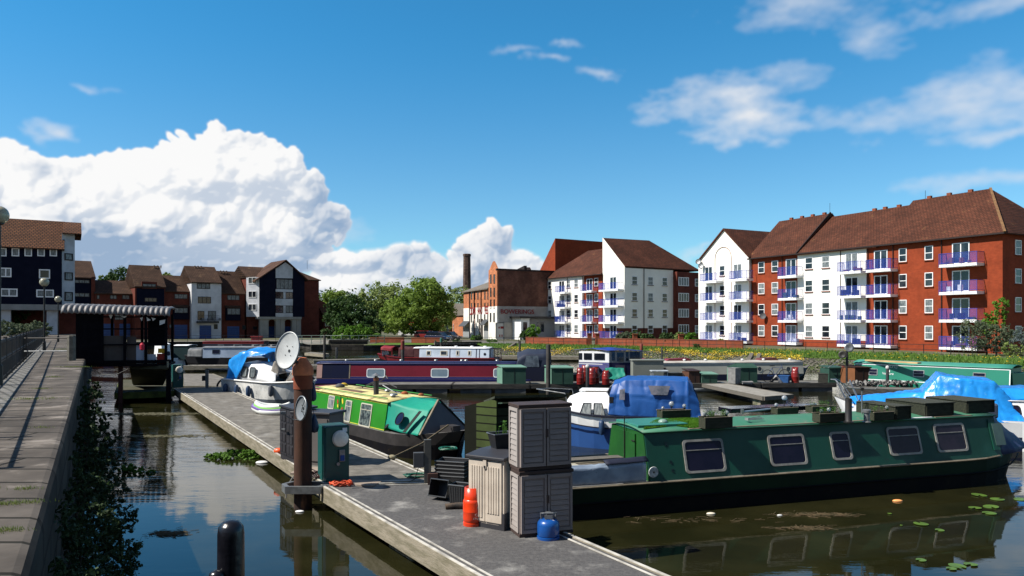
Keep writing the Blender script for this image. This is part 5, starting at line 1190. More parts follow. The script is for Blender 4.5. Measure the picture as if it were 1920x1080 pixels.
def green_boat():
	A = G(1075, 976); B_ = G(1890, 906); f = Fac(A, B_); st = -.85
	ctr = lambda s, o=0: (f.A + f.d * s - f.n * (1.03 + o))
	o = ctr(st); L = f.s_(1890) - st + 1.55
	b = Boat('narrowboat', 'long dark green narrowboat moored nearest at right, planters and boxes on its roof', o, f.ang, L, W=2.06, zg=.60, zm=.30, hull=TARB, band=DGH, bow=2.7, rise=.17)
	X = lambda px: f.s_(px, -.12) - st
	xa = f.s_(1222) - st; xb = f.s_(1884) - st
	b.cabin(xa, xb, 1.50, tum=.24, m=[DG], mroof=RG, camber=.07, lean=.0)
	b.rub(.60, PALEWOOD, r=.022, side=(-1,)); b.rub(.60, PALEWOOD, r=.022, side=(1,)); b.rub(.30, TARB, r=.02, x0=1)
	for q in (-1,):
		for (x0, y0, x1, y1) in ((1284, 826, 1362, 884), (1444, 817, 1515, 871), (1560.5, 811, 1600, 862), (1668, 802, 1731, 852), (1757, 796, 1817, 846)):
			a, z1 = f.sz(x0, y0, -.14); c, z0 = f.sz(x1, y1, -.1); mid = f.sz((x0 + x1) / 2, (y0 + y1) / 2, -.12)
			w = c - a; h = (z1 - z0) * 1.0; b.win(mid[0] - st, (z0 + z1) / 2 + .0, w, h, -1, .07, mf=mat('dull_aluminium', (.42, .41, .37), (.28, .27, .25), 6, .5), fw=.045, bar=.18, both=False, mg=GLASSB if x0 < 1600 else mat('curtained_glass', (.035, .026, .045), (.022, .018, .032), 3, .2, spec=.2))
	# raised panel with pale pane near the bow
	a = f.s_(1867, -.12) - st; c = f.s_(1889, -.12) - st
	b.panel(a - .08, min(c + .05, xb - .02), .75, 1.42, DG, d=.02, name='bow_panel'); b.panel(a, c - .06, .85, 1.33, mat('pale_green_pane', (.09, .16, .13), (.07, .12, .10), 3, .3), d=.03, name='bow_pane')
	# rear bulkhead: lighter green doors, seen end on
	y1 = b.cy1; yb = b.cy0
	MB().prism([(xa - .02, -yb + .03, .6), (xa - .02, yb - .03, .6), (xa - .02, y1 - .02, 1.49), (xa - .02, -y1 + .02, 1.49)], (.019, 0, 0)).done('bulkhead', BG, b.t)
	for (ya, yc) in ((-.42, .0), (.02, .44)): MB().bx(xa - .05, ya, .55, xa - .021, yc, 1.44).done('door', BG, b.t)
	MB().bx(xa - .02, -.5, 1.5, xa + 1.1, .5, 1.62).done('sliding_hatch', mat('teal_hatch', (.03, .20, .15), (.04, .24, .18), 2, .45), b.t, bevel=.01)
	for z in (.85, 1.3): MB().beam((xa - .06, -.43, z), (xa - .06, -.30, z), .02).done('door_bolt', DKSTEEL, b.t)
	MB().tube([(xa - .06, .02, .7), (xa - .06, .02, 1.75)], .012, 5).done('aerial_rod', BLK, b.t)
	# stern deck: blue-grey sheet on the rail, timber seats
	sh = mat('silver_blue_tarpaulin', (.34, .42, .52), (.26, .33, .44), 1.8, .28, bump=.3, bscale=7, wear=(.03, .03, .035), wscale=9, wlo=.66, whi=.70)
	loft('stern_sheet', [[(.05, -.95, .63), (.04, -.97, .95), (.05, -.93, 1.02)], [(xa * .5, -1.0, .62), (xa * .5, -1.02, .93), (xa * .5, -.96, .99)], [(xa - .1, -1.0, .62), (xa - .1, -1.01, .95), (xa - .1, -.96, 1.04)]], sh, b.t, wr=.035, nu=14, nv=6, ws=3, solid=.006)
	loft('stern_cover', [[(xa - .95, -1.03, .99), (xa - .95, -.9, 1.06)], [(xa - .05, -1.02, 1.0), (xa - .05, -.9, 1.08)]], mat('dark_blue_canvas', (.012, .016, .04), (.02, .025, .05), 3, .7), b.t, wr=.02, nu=8, nv=3, ws=4, solid=.01)
	for y, zz in ((.78, 1.07), (-.72, 1.08)):
		t = MB().bx(.3, y - .13, zz - .05, xa - .5 if y < 0 else xa - 1.1, y + .13, zz).done('seat', WOODG, b.t, bevel=.01)
		for x in (.6, xa - .75 if y < 0 else xa - 1.3): MB().bx(x - .06, y - .1, .6, x + .06, y + .1, zz - .05).done('seat_leg', DKSTEEL, b.t)
	MB().bx(.25, .2, .6, xa - .9, .62, .72).done('locker_top', mat('cream_locker', (.45, .42, .33), None), b.t)
	M = Matrix.Translation((xa + .02, -1.06, .80)) @ Matrix.Rotation(math.radians(90), 4, 'X')
	q = MB(); q.M = M; q.lathe([(.095, -.01), (.105, 0), (.10, .012), (0, .016)], 20); q.done('round_badge', mat('badge_white', (.55, .58, .58), (.4, .42, .42), 14, .5), b.t)
	q = MB(); q.M = M; q.lathe([(.02, .016), (.02, .022), (0, .022)], 8); q.done('badge_boss', BLACK, b.t)
	for i in range(4): MB().bx(.55, -1.055, .2 + i * .035, 1.0, -1.03, .215 + i * .035).done('hull_vent_slot', BLACK, b.t)
	# faint dark lettering on the side behind the badge
	gr = mat('faint_dark_paint', (.004, .018, .022), None, rough=.4)
	for i, (px, py, s_) in enumerate(((1251, 840, 'R'), (1256, 870, 'e'), (1258, 885, 'c'))):
		a, zz = f.sz(px, py, -.12); M = b.sideM(a - st, zz, -1); t = text('painted_mark', s_, .14, gr, b.t, (0, 0, 0), (0, 0, 0), ext=.003); t.matrix_local = M @ Matrix.Translation((0, 0, .004)); t.scale = (1, 1, 1)
	# roof trim planks
	for (x0, x1) in ((1300, 1560), (1610, 1640), (1680, 1760), (1765, 1835)):
		a, c = X(x0), X(x1); MB().bx(a, -b.cy1 - .03, 1.515, c, -b.cy1 + .04, 1.545).done('roof_trim', PALEWOOD if x0 != 1680 else WHITE, b.t)
	# bow: blue canvas slung over the cratch
	cv = mat('blue_canvas', (.03, .045, .13), (.05, .07, .17), 2, .6)
	xe = xb
	loft('cratch_cover', [[(xe, -.93, .62), (xe, -.74, 1.52), (xe, 0, 1.60), (xe, .74, 1.52), (xe, .93, .62)], [(xe + .5, -.90, .66), (xe + .45, -.5, 1.30), (xe + .45, 0, 1.45), (xe + .45, .5, 1.30), (xe + .5, .9, .66)], [(xe + 1.25, -.62, .72), (xe + 1.25, -.3, .92), (xe + 1.25, 0, 1.0), (xe + 1.25, .3, .92), (xe + 1.25, .62, .72)]], cv, b.t, wr=.05, ws=2.4, solid=.008)
	return b, f, st
GB, GF, GST = green_boat()
GANG = GF.ang
MOSSB = mat('green_planter_wood', (.035, .045, .025), (.06, .06, .04), 6, .9, bump=.6, stretch=(1, 5, 5))
SOIL = mat('potting_soil', (.05, .03, .018), (.09, .06, .035), 14, 1, bump=1)
LEAF = leafmat('leaf_green', (.05, .13, .02), (.10, .22, .03), scale=3)
SOLAR = mat('clear_plastic_globe', (.55, .58, .62), (.4, .43, .47), 8, .12, trans=.55, ior=1.45)
def planter(px0, px1, pyb, label, h=.2, dp=.24, z=1.56, glob=(), seed=0, ang=None, name='roof_planter'):
	g = G((px0 + px1) / 2, pyb, z); w = (px1 - px0) / F * g.y / math.cos(GANG) * .97; ang = GANG if ang is None else ang
	o = thing(name, label, 'planter', (g.x, g.y + dp / 2, z), ang); b = MB()
	b.bx(-w/2, -dp/2, .0, w/2, -dp/2 + .02, h).bx(-w/2, dp/2 - .02, .0, w/2, dp/2, h).bx(-w/2, -dp/2 + .02, 0, -w/2 + .02, dp/2 - .02, h).bx(w/2 - .02, -dp/2 + .02, 0, w/2, dp/2 - .02, h).bx(-w/2 + .02, -dp/2 + .02, 0, w/2 - .02, dp/2 - .02, .03)
	b.done('box', MOSSB, o); MB().bx(-w/2 + .021, -dp/2 + .021, .03, w/2 - .021, dp/2 - .021, h - .035).done('soil', SOIL, o)
	MB().bx(-w/2 - .01, -dp/2 - .012, h - .001, w/2 + .01, -dp/2 + .02, h + .014).bx(-w/2 - .01, dp/2 - .02, h - .001, w/2 + .01, dp/2 + .012, h + .014).done('rim', PALEWOOD, o)
	rs = random.Random(int(px0) + seed)
	for (u, hh, r) in glob:
		x = (u - .5) * w; st = MB().tube([(x, 0, h - .05), (x, 0, h + hh)], .008, 5).lathe([(.012, h + hh - .03), (.03, h + hh), (.02, h + hh + .01)], 8, (x, 0, 0)).done('lamp_stake', DKSTEEL, o)
		MB().ball((x, 0, h + hh + r), r, 16, 10).done('solar_globe', SOLAR, st, smooth='all')
	if seed:
		b = MB()
		for i in range(seed):
			x = (rs.random() - .5) * (w - .08); y = (rs.random() - .5) * (dp - .08); hh = .05 + .09 * rs.random(); a = rs.random() * 6.28; l = .03 + .02 * rs.random()
			b.beam((x, y, h - .04), (x + .01, y, h + hh), .004)
			for q in range(4):
				a += 1.6; c = Vector((x, y, h + hh * (.5 + .15 * q))); d = Vector((math.cos(a), math.sin(a), .3)) * l; s_ = Vector((-math.sin(a), math.cos(a), 0)) * l * .35
				b.add([c, c + d * .5 + s_, c + d, c + d * .5 - s_], [(0, 1, 2, 3)])
		b.done('seedlings', LEAF, o)
	return o
planter(1236, 1295, 785, 'dark planter with three clear globe lamps standing on the artificial grass', h=.17, glob=((.12, .02, .035), (.42, .08, .055), (.88, .04, .042)), z=1.60)
planter(1316, 1374, 803, 'planter full of seedlings at the roof edge right of the artificial grass', h=.21, glob=((.1, .03, .04), (.9, .03, .045)), seed=40)
planter(1452, 1497, 776, 'planter with one tall and two low globe lamps on the far roof edge', h=.13, glob=((.1, .03, .04), (.5, .16, .06), (.85, .03, .035)), z=1.58)
planter(1517, 1566, 774, 'small planter behind, between the lamp planter and the black stove pipe', h=.14, seed=14, z=1.58)
planter(1530, 1588, 791, 'planter with two small globes and herbs left of the black stove pipe', h=.17, glob=((.2, .02, .035), (.5, .03, .045)), seed=24)
planter(1632, 1678, 788, 'planter with tall leaves right of the silver flue', h=.17, glob=((.85, .05, .035),), seed=10)
def roofbox(px0, px1, pyb, label, h=.27, dp=1.15):
	g = G((px0 + px1) / 2, pyb, 1.56); w = (px1 - px0) / F * g.y / math.cos(GANG)
	o = thing('roof_box', label, 'storage box', (g.x, g.y, 1.56), GANG, 'timber boxes on the green narrowboat roof')
	MB().bx(-w/2, 0, 0, w/2, dp, h).done('box', PLANTERWOOD, o, bevel=.008); b = MB()
	for i in range(6): b.bx(-w/2 - .02, i * (dp / 6) - .02, h + .002, w/2 + .02, (i + 1) * dp / 6 - .03, h + .022)
	b.done('lid', mat('weathered_lid', (.075, .078, .06), (.045, .05, .035), 5, .9, bump=.6, stretch=(1, 6, 6)), o)
	for x in (-w/2 + .03, w/2 - .05): MB().bx(x, -.015, .01, x + .03, 0, h).done('batten', PLANTERWOOD, o)
roofbox(1676, 1712, 786, 'leftmost weathered timber box on the green roof, beside the leafy planter')
roofbox(1729, 1795, 779, 'middle weathered timber box of the three on the green roof')
roofbox(1806, 1872, 774, 'rightmost weathered timber box on the green roof, nearest the bow')
def roof_bits():
	z = 1.56
	g = G(1591, 792, z); t = thing('stove_pipe', 'black stove pipe rising from the dark green narrowboat roof', 'chimney', (g.x, g.y, z)); MB().lathe([(.09, 0), (.075, .03), (.068, .04), (.068, .50), (.06, .50), (.06, .3), (0, .3)], 14).done('pipe', DKSTEEL, t, smooth=True); MB().lathe([(.1, -.005), (.1, .02), (.08, .03)], 14).done('collar', BLACK, t)
	g = G(1625, 791, z); t = thing('metal_flue', 'short silver flue with a wide cap on the green narrowboat roof', 'flue', (g.x, g.y, z)); MB().lathe([(.09, 0), (.075, .015), (.06, .02), (.06, .19)], 14).done('flue', STEEL, t, smooth=True); MB().lathe([(.06, .19), (.085, .20), (.085, .25), (.07, .26), (0, .27)], 14).done('cap', STEEL, t, smooth=True)
	g = G(1626, 780, z + .02); t = thing('antenna_mast', 'thin mast with a curved T-shaped aerial on the green roof', 'aerial', (g.x, g.y + .25, z)); MB().tube([(0, 0, 0), (0, 0, .60)], .016, 6).done('mast', STEEL, t)
	MB().tube([(-.48, 0, .75), (-.40, 0, .70), (-.3, 0, .62), (0, 0, .60), (.28, 0, .59), (.34, 0, .62), (.37, 0, .70)], .012, 5).done('aerial', STEEL, t); MB().cb((0, 0, .6), (.06, .06, .06)).done('clamp', BLK, t)
	# artificial grass mat
	P = [G(1206, 798, 1.63), G(1240, 781, 1.63), G(1318, 783, 1.62), G(1338, 799, 1.545), G(1300, 803, 1.545), G(1264, 796, 1.60)]
	b = MB(); rs = random.Random(4)
	W2 = GB.t.matrix_basis.inverted()
	def rz(p): y = (W2 @ Vector((p.x, p.y, 0))).y; return 1.53 + .07 * (1 - (y / (GB.cy1 + .05)) ** 2)
	b.add([(p.x, p.y, rz(p) + .012) for p in P], [(0, 1, 2, 3, 4, 5)])
	from mathutils.geometry import intersect_point_tri_2d
	def inside(p):
		c = False; n = len(P); j = n - 1
		for i in range(n):
			if (P[i].y > p.y) != (P[j].y > p.y) and p.x < (P[j].x - P[i].x) * (p.y - P[i].y) / (P[j].y - P[i].y) + P[i].x: c = not c
			j = i
		return c
	x0, x1 = min(p.x for p in P), max(p.x for p in P); y0, y1 = min(p.y for p in P), max(p.y for p in P); k = 0
	while k < 7000:
		p = Vector((rs.uniform(x0, x1), rs.uniform(y0, y1), 1.612))
		if not inside(p): continue
		p.z = rz(p)
		k += 1; a = rs.random() * 6.28; d = Vector((math.cos(a), math.sin(a), 0)) * .007; tip = p + Vector((rs.uniform(-.015, .015), rs.uniform(-.015, .015), .04)); b.add([p - d, p + d, tip], [(0, 1, 2)])
	o = b.done('artificial_grass', leafmat('fake_grass', (.05, .15, .008), (.11, .25, .02), scale=2)); solo(origin(o, (P[0].x, P[0].y, 1.58)), 'bright green artificial grass mat on the green narrowboat roof', 'grass mat')
	# poles and boathook on the roof
	a = G(1392, 775, 1.62); c = G(1530, 760, 1.66); t = thing('pole', 'pale blue aluminium pole lying along the green roof', 'pole', a); MB().tube([(0, 0, .03), tuple(c - a + Vector((0, 0, .03)))], .022, 7).done('shaft', mat('pale_blue_metal', (.25, .32, .42), None, rough=.35), t); MB().cb((0, 0, .04), (.06, .05, .1)).done('end_cap', STEEL, t)
	a = G(1404, 790, 1.6); t = thing('folded_frame', 'small folded white metal frame lying on the green roof', 'frame', a, GANG)
	for y in (0, .06, .12): MB().tube([(0, y, .03), (.42, y + .08, .03 + y * .3)], .010, 5).done('bar', ALU, t)
	MB().cb((0, .06, .04), (.03, .12, .05)).done('end_block', ALU, t)
	b = MB().bx(0, 0, 0, 2.4, .5, .10); o = b.done('solar_panel', mat('solar_dark', (.006, .007, .012), (.01, .01, .02), 3, .2)); g = G(1370, 775, 1.6); o.location = (g.x, g.y, 1.6); o.rotation_euler = (0, 0, GANG); solo(o, 'black solar panel lying along the far edge of the green roof', 'solar panel')
	o = MB().ball((0, 0, 0), (.10, .10, .06), 12, 6).done('vent_dome', mat('pale_green_dome', (.25, .38, .33), None, rough=.3), smooth='all'); g = G(1243, 791, 1.63); o.location = g; solo(o, 'small pale green vent dome on the artificial grass', 'vent')
roof_bits()
# ---------------------------------------------------------------- bright green narrowboat with teal canopy
def lime_boat():
	P2 = G(726, 755.5, 1.4); P1 = G(590, 732, 1.4); d = (P2 - P1); d.z = 0; d.normalize(); n = Vector((-d.y, d.x, 0))       # n: away from camera side? inward
	ang = math.atan2(d.y, d.x)
	# near (starboard, y<0) side passes P2/P1 at roof height
	cabL = 5.3; ctr = P2 + n * .86; stern = ctr - d * (cabL + .9); L = cabL + .9 + 2.55
	gr = mat('bright_green_paint', (.028, .27, .012), (.022, .22, .010), 1.2, .35, coat=.2); hullm = mat('charcoal_hull', (.035, .032, .032), (.05, .045, .045), 3, .6)
	yel = mat('yellow_roof', (.60, .53, .22), (.50, .44, .20), 1.6, .6, wear=(.26, .17, .09), wscale=1.8, wlo=.5, whi=.62)
	b = Boat('narrowboat', 'bright green narrowboat with yellow roof and teal bow canopy beside the jetty', (stern.x, stern.y), ang, L, zg=.62, zm=.3, hull=TARB, band=hullm, bow=2.3, rise=.22)
	xa, xb = .9, .9 + cabL
	b.cabin(xa, xb, 1.40, tum=.12, m=gr, mroof=yel, camber=.08, inset=.06)
	fc = Fac((P1.x, P1.y), (P2.x, P2.y)); s0 = (P1 - Vector((stern.x, stern.y, P1.z))).dot(d)
	q = -1
	for (x0, y0, x1, y1, z) in ((613, 741, 630, 768, 0), (645.5, 750, 663, 792, 0), (674, 756, 701, 801, 1)):
		a, z1 = fc.sz((x0 + x1) / 2, y0, .0); c = fc.sz((x0 + x1) / 2, y1, .08)[1]
		sa = fc.s_(x0 + 3, .03) + s0; sb = fc.s_(x1 - 3, .03) + s0; b.win((sa + sb) / 2, (z1 + c) / 2, (sb - sa), z1 - c, q, .05, mf=mat('cream_window_frame', (.5, .48, .38), None, rough=.5), mg=CURT if not z else mat('lace_glass', (.20, .25, .24), (.03, .04, .05), 9, .2), fw=.035, bar=.22)
	for px in (637.5,): a = fc.s_(px, .03) + s0; b.panel(a - .015, a + .015, .66, 1.38, BLACK, q, .012, 'door_gap'); b.panel(a - .45, a - .43, .66, 1.38, mat('dark_green_line', (.01, .1, .008), None), q, .006, 'door_edge'); b.panel(a + .43, a + .45, .66, 1.38, MATS['dark_green_line'], q, .006, 'door_edge')
	a0 = fc.s_(637.5, .03) + s0
	for (u, v_, m_, w, h) in ((-.17, 1.18, 'decal_red', .07, .16), (-.13, 1.05, 'decal_yellow', .06, .12), (.16, 1.22, 'decal_yellow', .07, .2), (.2, .98, 'decal_red', .07, .14), (.12, .93, 'decal_yellow', .06, .1)):
		M = b.sideM(a0 + u, v_, q) @ Matrix.Rotation(.5, 4, 'Z'); k = MB(); k.M = M; k.prism([(w * math.cos(t * .785) * .6, h * .5 * math.sin(t * .785), .003) for t in range(8)], (0, 0, .004)); k.done('painted_flower', mat(m_, (.45, .03, .02) if 'red' in m_ else (.6, .42, .03), None), b.cab)
	b.line(xa, xb, .645, mat('gold_line', (.5, .5, .06), None), q, .022, both=True)
	for z, m_ in ((1.37, mat('yellow_edge', (.60, .62, .05), None)),): b.line(xa, xb, z, m_, q, .035, both=True)
	for qq in (-1, 1): MB().tube([(xa + .2, qq * .74, 1.50), (xb - .2, qq * .74, 1.50)], .016, 5).done('handrail', gr, b.t)
	MB().bx(xa + 1.3, -.45, 1.47, xa + 2.9, .35, 1.50).done('roof_board', mat('brown_board', (.16, .08, .05), (.22, .13, .08), 3, .7), b.t)
	MB().bx(xa - .8, -.85, 1.40, xa + .6, .5, 1.46).done('stern_board', mat('maroon_board', (.20, .05, .06), (.16, .05, .05), 3, .7), b.t)
	# chimney
	g = fc.sD(702, -.45); x = g[0] + s0
	ch = MB().lathe([(.10, 1.44), (.085, 1.48), (.08, 1.5), (.08, 2.0)], 14, (x, -.35, 0)).done('chimney', DKSTEEL, b.t, smooth=True); MB().lathe([(.05, 2.0), (.05, 2.06), (.15, 2.06), (.03, 2.13), (0, 2.14)], 14, (x, -.35, 0)).done('cowl', STEEL, ch, smooth=True)
	MB().lathe([(.085, 1.9), (.087, 2.0)], 14, (x, -.35, 0)).done('copper_band', mat('copper_band', (.20, .08, .05), None, metal=.5), ch)
	# canopy and cratch
	teal = mat('teal_canvas', (.008, .33, .225), (.009, .28, .20), 1.5, .55, bump=.15, bscale=8)
	zt = 1.52; xf = xb
	near = [[(xf + .0, -.93, .72), (xf + .0, -.80, 1.42), (xf + .0, -.02, zt)], [(xf + .8, -.92, .68), (xf + .75, -.58, 1.30), (xf + .65, -.02, zt - .01)], [(xf + 1.55, -.80, .66), (xf + 1.4, -.34, 1.26), (xf + 1.3, -.02, zt - .03)]]
	o = loft('canopy_side', near, teal, b.t, wr=.022, nu=14, nv=12, ws=2, solid=.006)
	loft('canopy_side', [[(p[0], -p[1], p[2]) for p in s_] for s_ in near], teal, b.t, wr=.02, nu=8, nv=8, ws=3, solid=.006)
	bk = mat('black_canvas', (.012, .014, .014), None, rough=.8)
	for (u0, u1) in ((.04, .14), (1.05, 1.2)):
		pts = []
		for (u, w) in ((u0, .03), (u1, .03), (u1 + .18, .92), (u0 + .2, .92)):
			y = -.985 + w * .45; pts.append((xf + u, y, .70 + w * .62))
		MB().prism(pts, (0, -.012, 0)).done('canopy_strap', bk, b.t)
	M = Matrix.Translation((xf + .75, -.86, 1.02)) @ Matrix.Rotation(math.radians(90) - .5, 4, 'X') @ Matrix.Rotation(0, 4, 'Z')
	plate_frame(M @ Matrix.Translation((0, 0, .03)), [(.19*math.cos(a*math.pi/10), .19*math.sin(a*math.pi/10)) for a in range(20)], .02, .02, 'canopy_window', bk, GLASSB, b.t)
	grey = mat('grey_cratch_board', (.14, .145, .16), (.12, .12, .135), 1.5, .6)
	MB().prism([(xf + 1.62, -.74, .70), (xf + 1.62, .74, .70), (xf + 1.32, 0, 1.50)], (.02, 0, 0)).done('cratch_board', grey, b.t)
	for y in (-.80, .80): MB().beam((xf + 1.64, y, .68), (xf + 1.33, y * .02, 1.54), .05).done('cratch_trim', PALEWOOD if y < 0 else bk, b.t)
	MB().prism([(xf + 1.7, -.2, .6), (xf + 2.2, -.12, .62), (xf + 2.2, .12, .62), (xf + 1.7, .2, .6)], (0, 0, .3)).done('bow_post', hullm, b.t)
	# clutter on the roof: separate things
	Mw = Matrix.Translation((stern.x, stern.y, 0)) @ Matrix.Rotation(ang, 4, 'Z')
	W = lambda x, y, z: Mw @ Vector((x, y, z))
	t = thing('bicycle_wheel_frame', 'loose black and brown bicycle frame lying on the yellow roof', 'bicycle frame', W(x - .9, .1, 1.5), ang)
	MB().tube([(-.9, 0, .05), (-.3, .05, .25), (.5, .1, .30), (1.2, .1, .18)], .018, 5).done('long_tube', BLK, t); MB().tube([(-.7, .1, .12), (.2, .15, .35), (.5, .1, .5), (.62, .1, .42)], .016, 5).done('handlebar', BLK, t); MB().tube([(.3, .1, .2), (.9, .12, .05), (1.4, .1, .04)], .015, 5).done('fork', STEEL, t)
	for i, (xx, yy, sz, c, nm, lab) in enumerate(((xa + .35, .2, .13, (.6, .4, .03), 'yellow_bundle', 'small yellow bundle on the rear of the yellow roof'), (xa + .9, -.2, .16, (.12, .12, .13), 'grey_bag', 'grey bag on the rear of the yellow roof'), (x + .5, .35, .11, (.45, .10, .03), 'orange_pot', 'orange pot behind the chimney of the green boat'), (xf - .5, .55, .09, (.4, .12, .04), 'orange_buoy', 'small orange float at the front of the yellow roof'))):
		o = MB().ball((0, 0, 0), (sz, sz * .8, sz * .6), 10, 7).done(nm, mat(nm, c, tuple(q_ * .6 for q_ in c), 6, .7), smooth='all'); o.location = W(xx, yy, 1.46 + sz * .5); solo(o, lab, nm.split('_')[1])
	b.mush(xb - .55, -.35, STEEL, .13); b.mush(xb - 1.9, .2, STEEL)
	# mooring rope and fender on the deck edge
	p = W(xf + 2.1, -.2, .95); e = G(735, 858, .5)
	t = MB().tube([p, p.lerp(e, .5) - Vector((0, 0, .08)), e], .022, 6).done('mooring_rope', mat('old_rope', (.22, .17, .10), (.14, .11, .07), 20, .9)); solo(origin(t, e), 'taut brown mooring rope from the green boat bow down to the jetty', 'rope')
	t = MB().ball((0, 0, .05), (.10, .07, .06), 10, 6).done('rope_knot', mat('pale_rope', (.42, .38, .25), (.3, .26, .17), 20, .9, bump=.5), smooth='all'); t.location = (e.x, e.y, .46); solo(t, 'pale knotted rope end on the jetty edge below the green boat', 'rope')
lime_boat()
# ---------------------------------------------------------------- maroon and blue narrowboat across the far pontoon
def px_boat(name, label, x0, x1, D0, D1, bowright=True, **k):
	"""a narrowboat whose near side runs from picture column x0 at D0 to x1 at D1"""
	A = XD(x0, D0); B = XD(x1, D1); f = Fac(A, B); W = k.get('W', 2.05)
	if bowright: o = f.A - f.n * W / 2; ang = f.ang
	else: o = f.B - f.n * W / 2; ang = f.ang + math.pi
	b = Boat(name, label, o, ang, f.L, **k); b.f = f; b.q = -1 if bowright else 1
	b.X = (lambda px: f.s_(px, -.12)) if bowright else (lambda px: f.L - f.s_(px, -.12)); b.Z = lambda px, py: f.sz(px, py, -.12)[1]
	return b
def span(b, a, c): p, q = b.X(a), b.X(c); return min(p, q), max(p, q)
def maroon_boat():
	mr = mat('maroon_paint', (.20, .012, .032), (.16, .010, .026), .8, .5, spec=.2); nv = mat('navy_paint', (.004, .008, .04), (.006, .010, .035), 1.2, .5, spec=.15); bl = mat('royal_blue_band', (.012, .015, .14), None, rough=.4)
	b = px_boat('narrowboat', 'long maroon and navy narrowboat with rounded white windows behind the pontoon', 566, 1068, 41.2, 40.6, True, hull=TARB, band=bl, zg=.56, zm=.3)
	a, c = span(b, 594, 985); z = b.Z(800, 682.5); b.cabin(a, c, z, tum=.15, m=mr, mroof=mat('dark_blue_roof', (.02, .022, .10), (.03, .03, .12), 1, .5), rail=nv)
	a, c = span(b, 604, 654.5); b.panel(a, c, .58, z - .02, nv, b.q, .008, 'navy_panel'); a, c = span(b, 654.5, 656.5); b.panel(a, c, .58, z - .02, PALEWOOD, b.q, .012, 'divider')
	a, c = span(b, 594, 604); b.panel(a, c, .6, z - .05, mat('pale_side_door', (.45, .28, .25), None), b.q, .02, 'side_door')
	a, c = span(b, 657, 985); b.panel(a, c, .57, .66, bl, b.q, .007, 'blue_stripe'); b.line(a, c, .68, mat('thin_pink_line', (.35, .2, .25), None), b.q, .012); b.line(a, c, z - .05, bl, b.q, .06)
	wf = mat('white_window_frame', (.6, .64, .66), None, rough=.4); bld = mat('blue_grey_blind', (.22, .30, .36), (.17, .24, .3), 2, .3)
	for (x0, x1) in ((687.5, 722), (808, 841), (925, 958)):
		p, q = span(b, x0, x1); zz = (b.Z(x0, 691) + b.Z(x0, 708)) / 2; b.win((p + q) / 2, zz, q - p, b.Z(x0, 691) - b.Z(x0, 708), b.q, .1, mf=wf, mg=bld, fw=.045)
	for px in (640, 696, 745, 812, 862, 870, 930): b.mush(b.X(px), .2, ALU)
	# dark blue cruiser hood at the right end
	cv = mat('dark_blue_hood', (.018, .028, .060), (.03, .045, .08), 1.6, .65); zt = b.Z(1000, 656); p, q = span(b, 962, 1034)
	loft('hood', [[(p, -1.0, .6), (p + .25, -.9, zt - .55), (p + .2, -.35, zt - .2), (p + .2, .35, zt - .2), (p + .25, .9, zt - .55), (p, 1.0, .6)], [(p + .55, -1.0, .55), (p + .6, -.92, zt - .3), (p + .75, -.4, zt), (p + .75, .4, zt), (p + .6, .92, zt - .3), (p + .55, 1.0, .55)], [(q - .25, -1.0, .55), (q - .25, -.92, zt - .2), (q - .3, -.4, zt - .02), (q - .3, .4, zt - .02), (q - .25, .92, zt - .2), (q - .25, 1.0, .55)], [(q, -.95, .55), (q - .02, -.85, zt - .35), (q - .02, -.3, zt - .2), (q - .02, .3, zt - .2), (q - .02, .85, zt - .35), (q, .95, .55)]], cv, b.t, wr=.06, ws=1.8, solid=.01)
	gl = mat('clear_hood_window', (.16, .20, .25), (.06, .08, .11), 3, .15, spec=.7)
	for (x0, x1, y0, y1) in ((982, 1011, 667, 688),):
		u, w = span(b, x0, x1); MB().prism([(u, b.q * 1.02, b.Z(990, y1)), (w, b.q * 1.02, b.Z(990, y1)), (w - .05, b.q * .99, b.Z(990, y0)), (u + .15, b.q * .99, b.Z(990, y0))], (0, b.q * .01, 0)).done('hood_window', gl, b.t)
	MB().bx(p + .1, b.q * 1.0 - .02, .3, q, b.q * 1.0 + .02, zt - .9).done('hood_skirt', mat('navy_skirt', (.006, .010, .035), None, rough=.7), b.t)
maroon_boat()
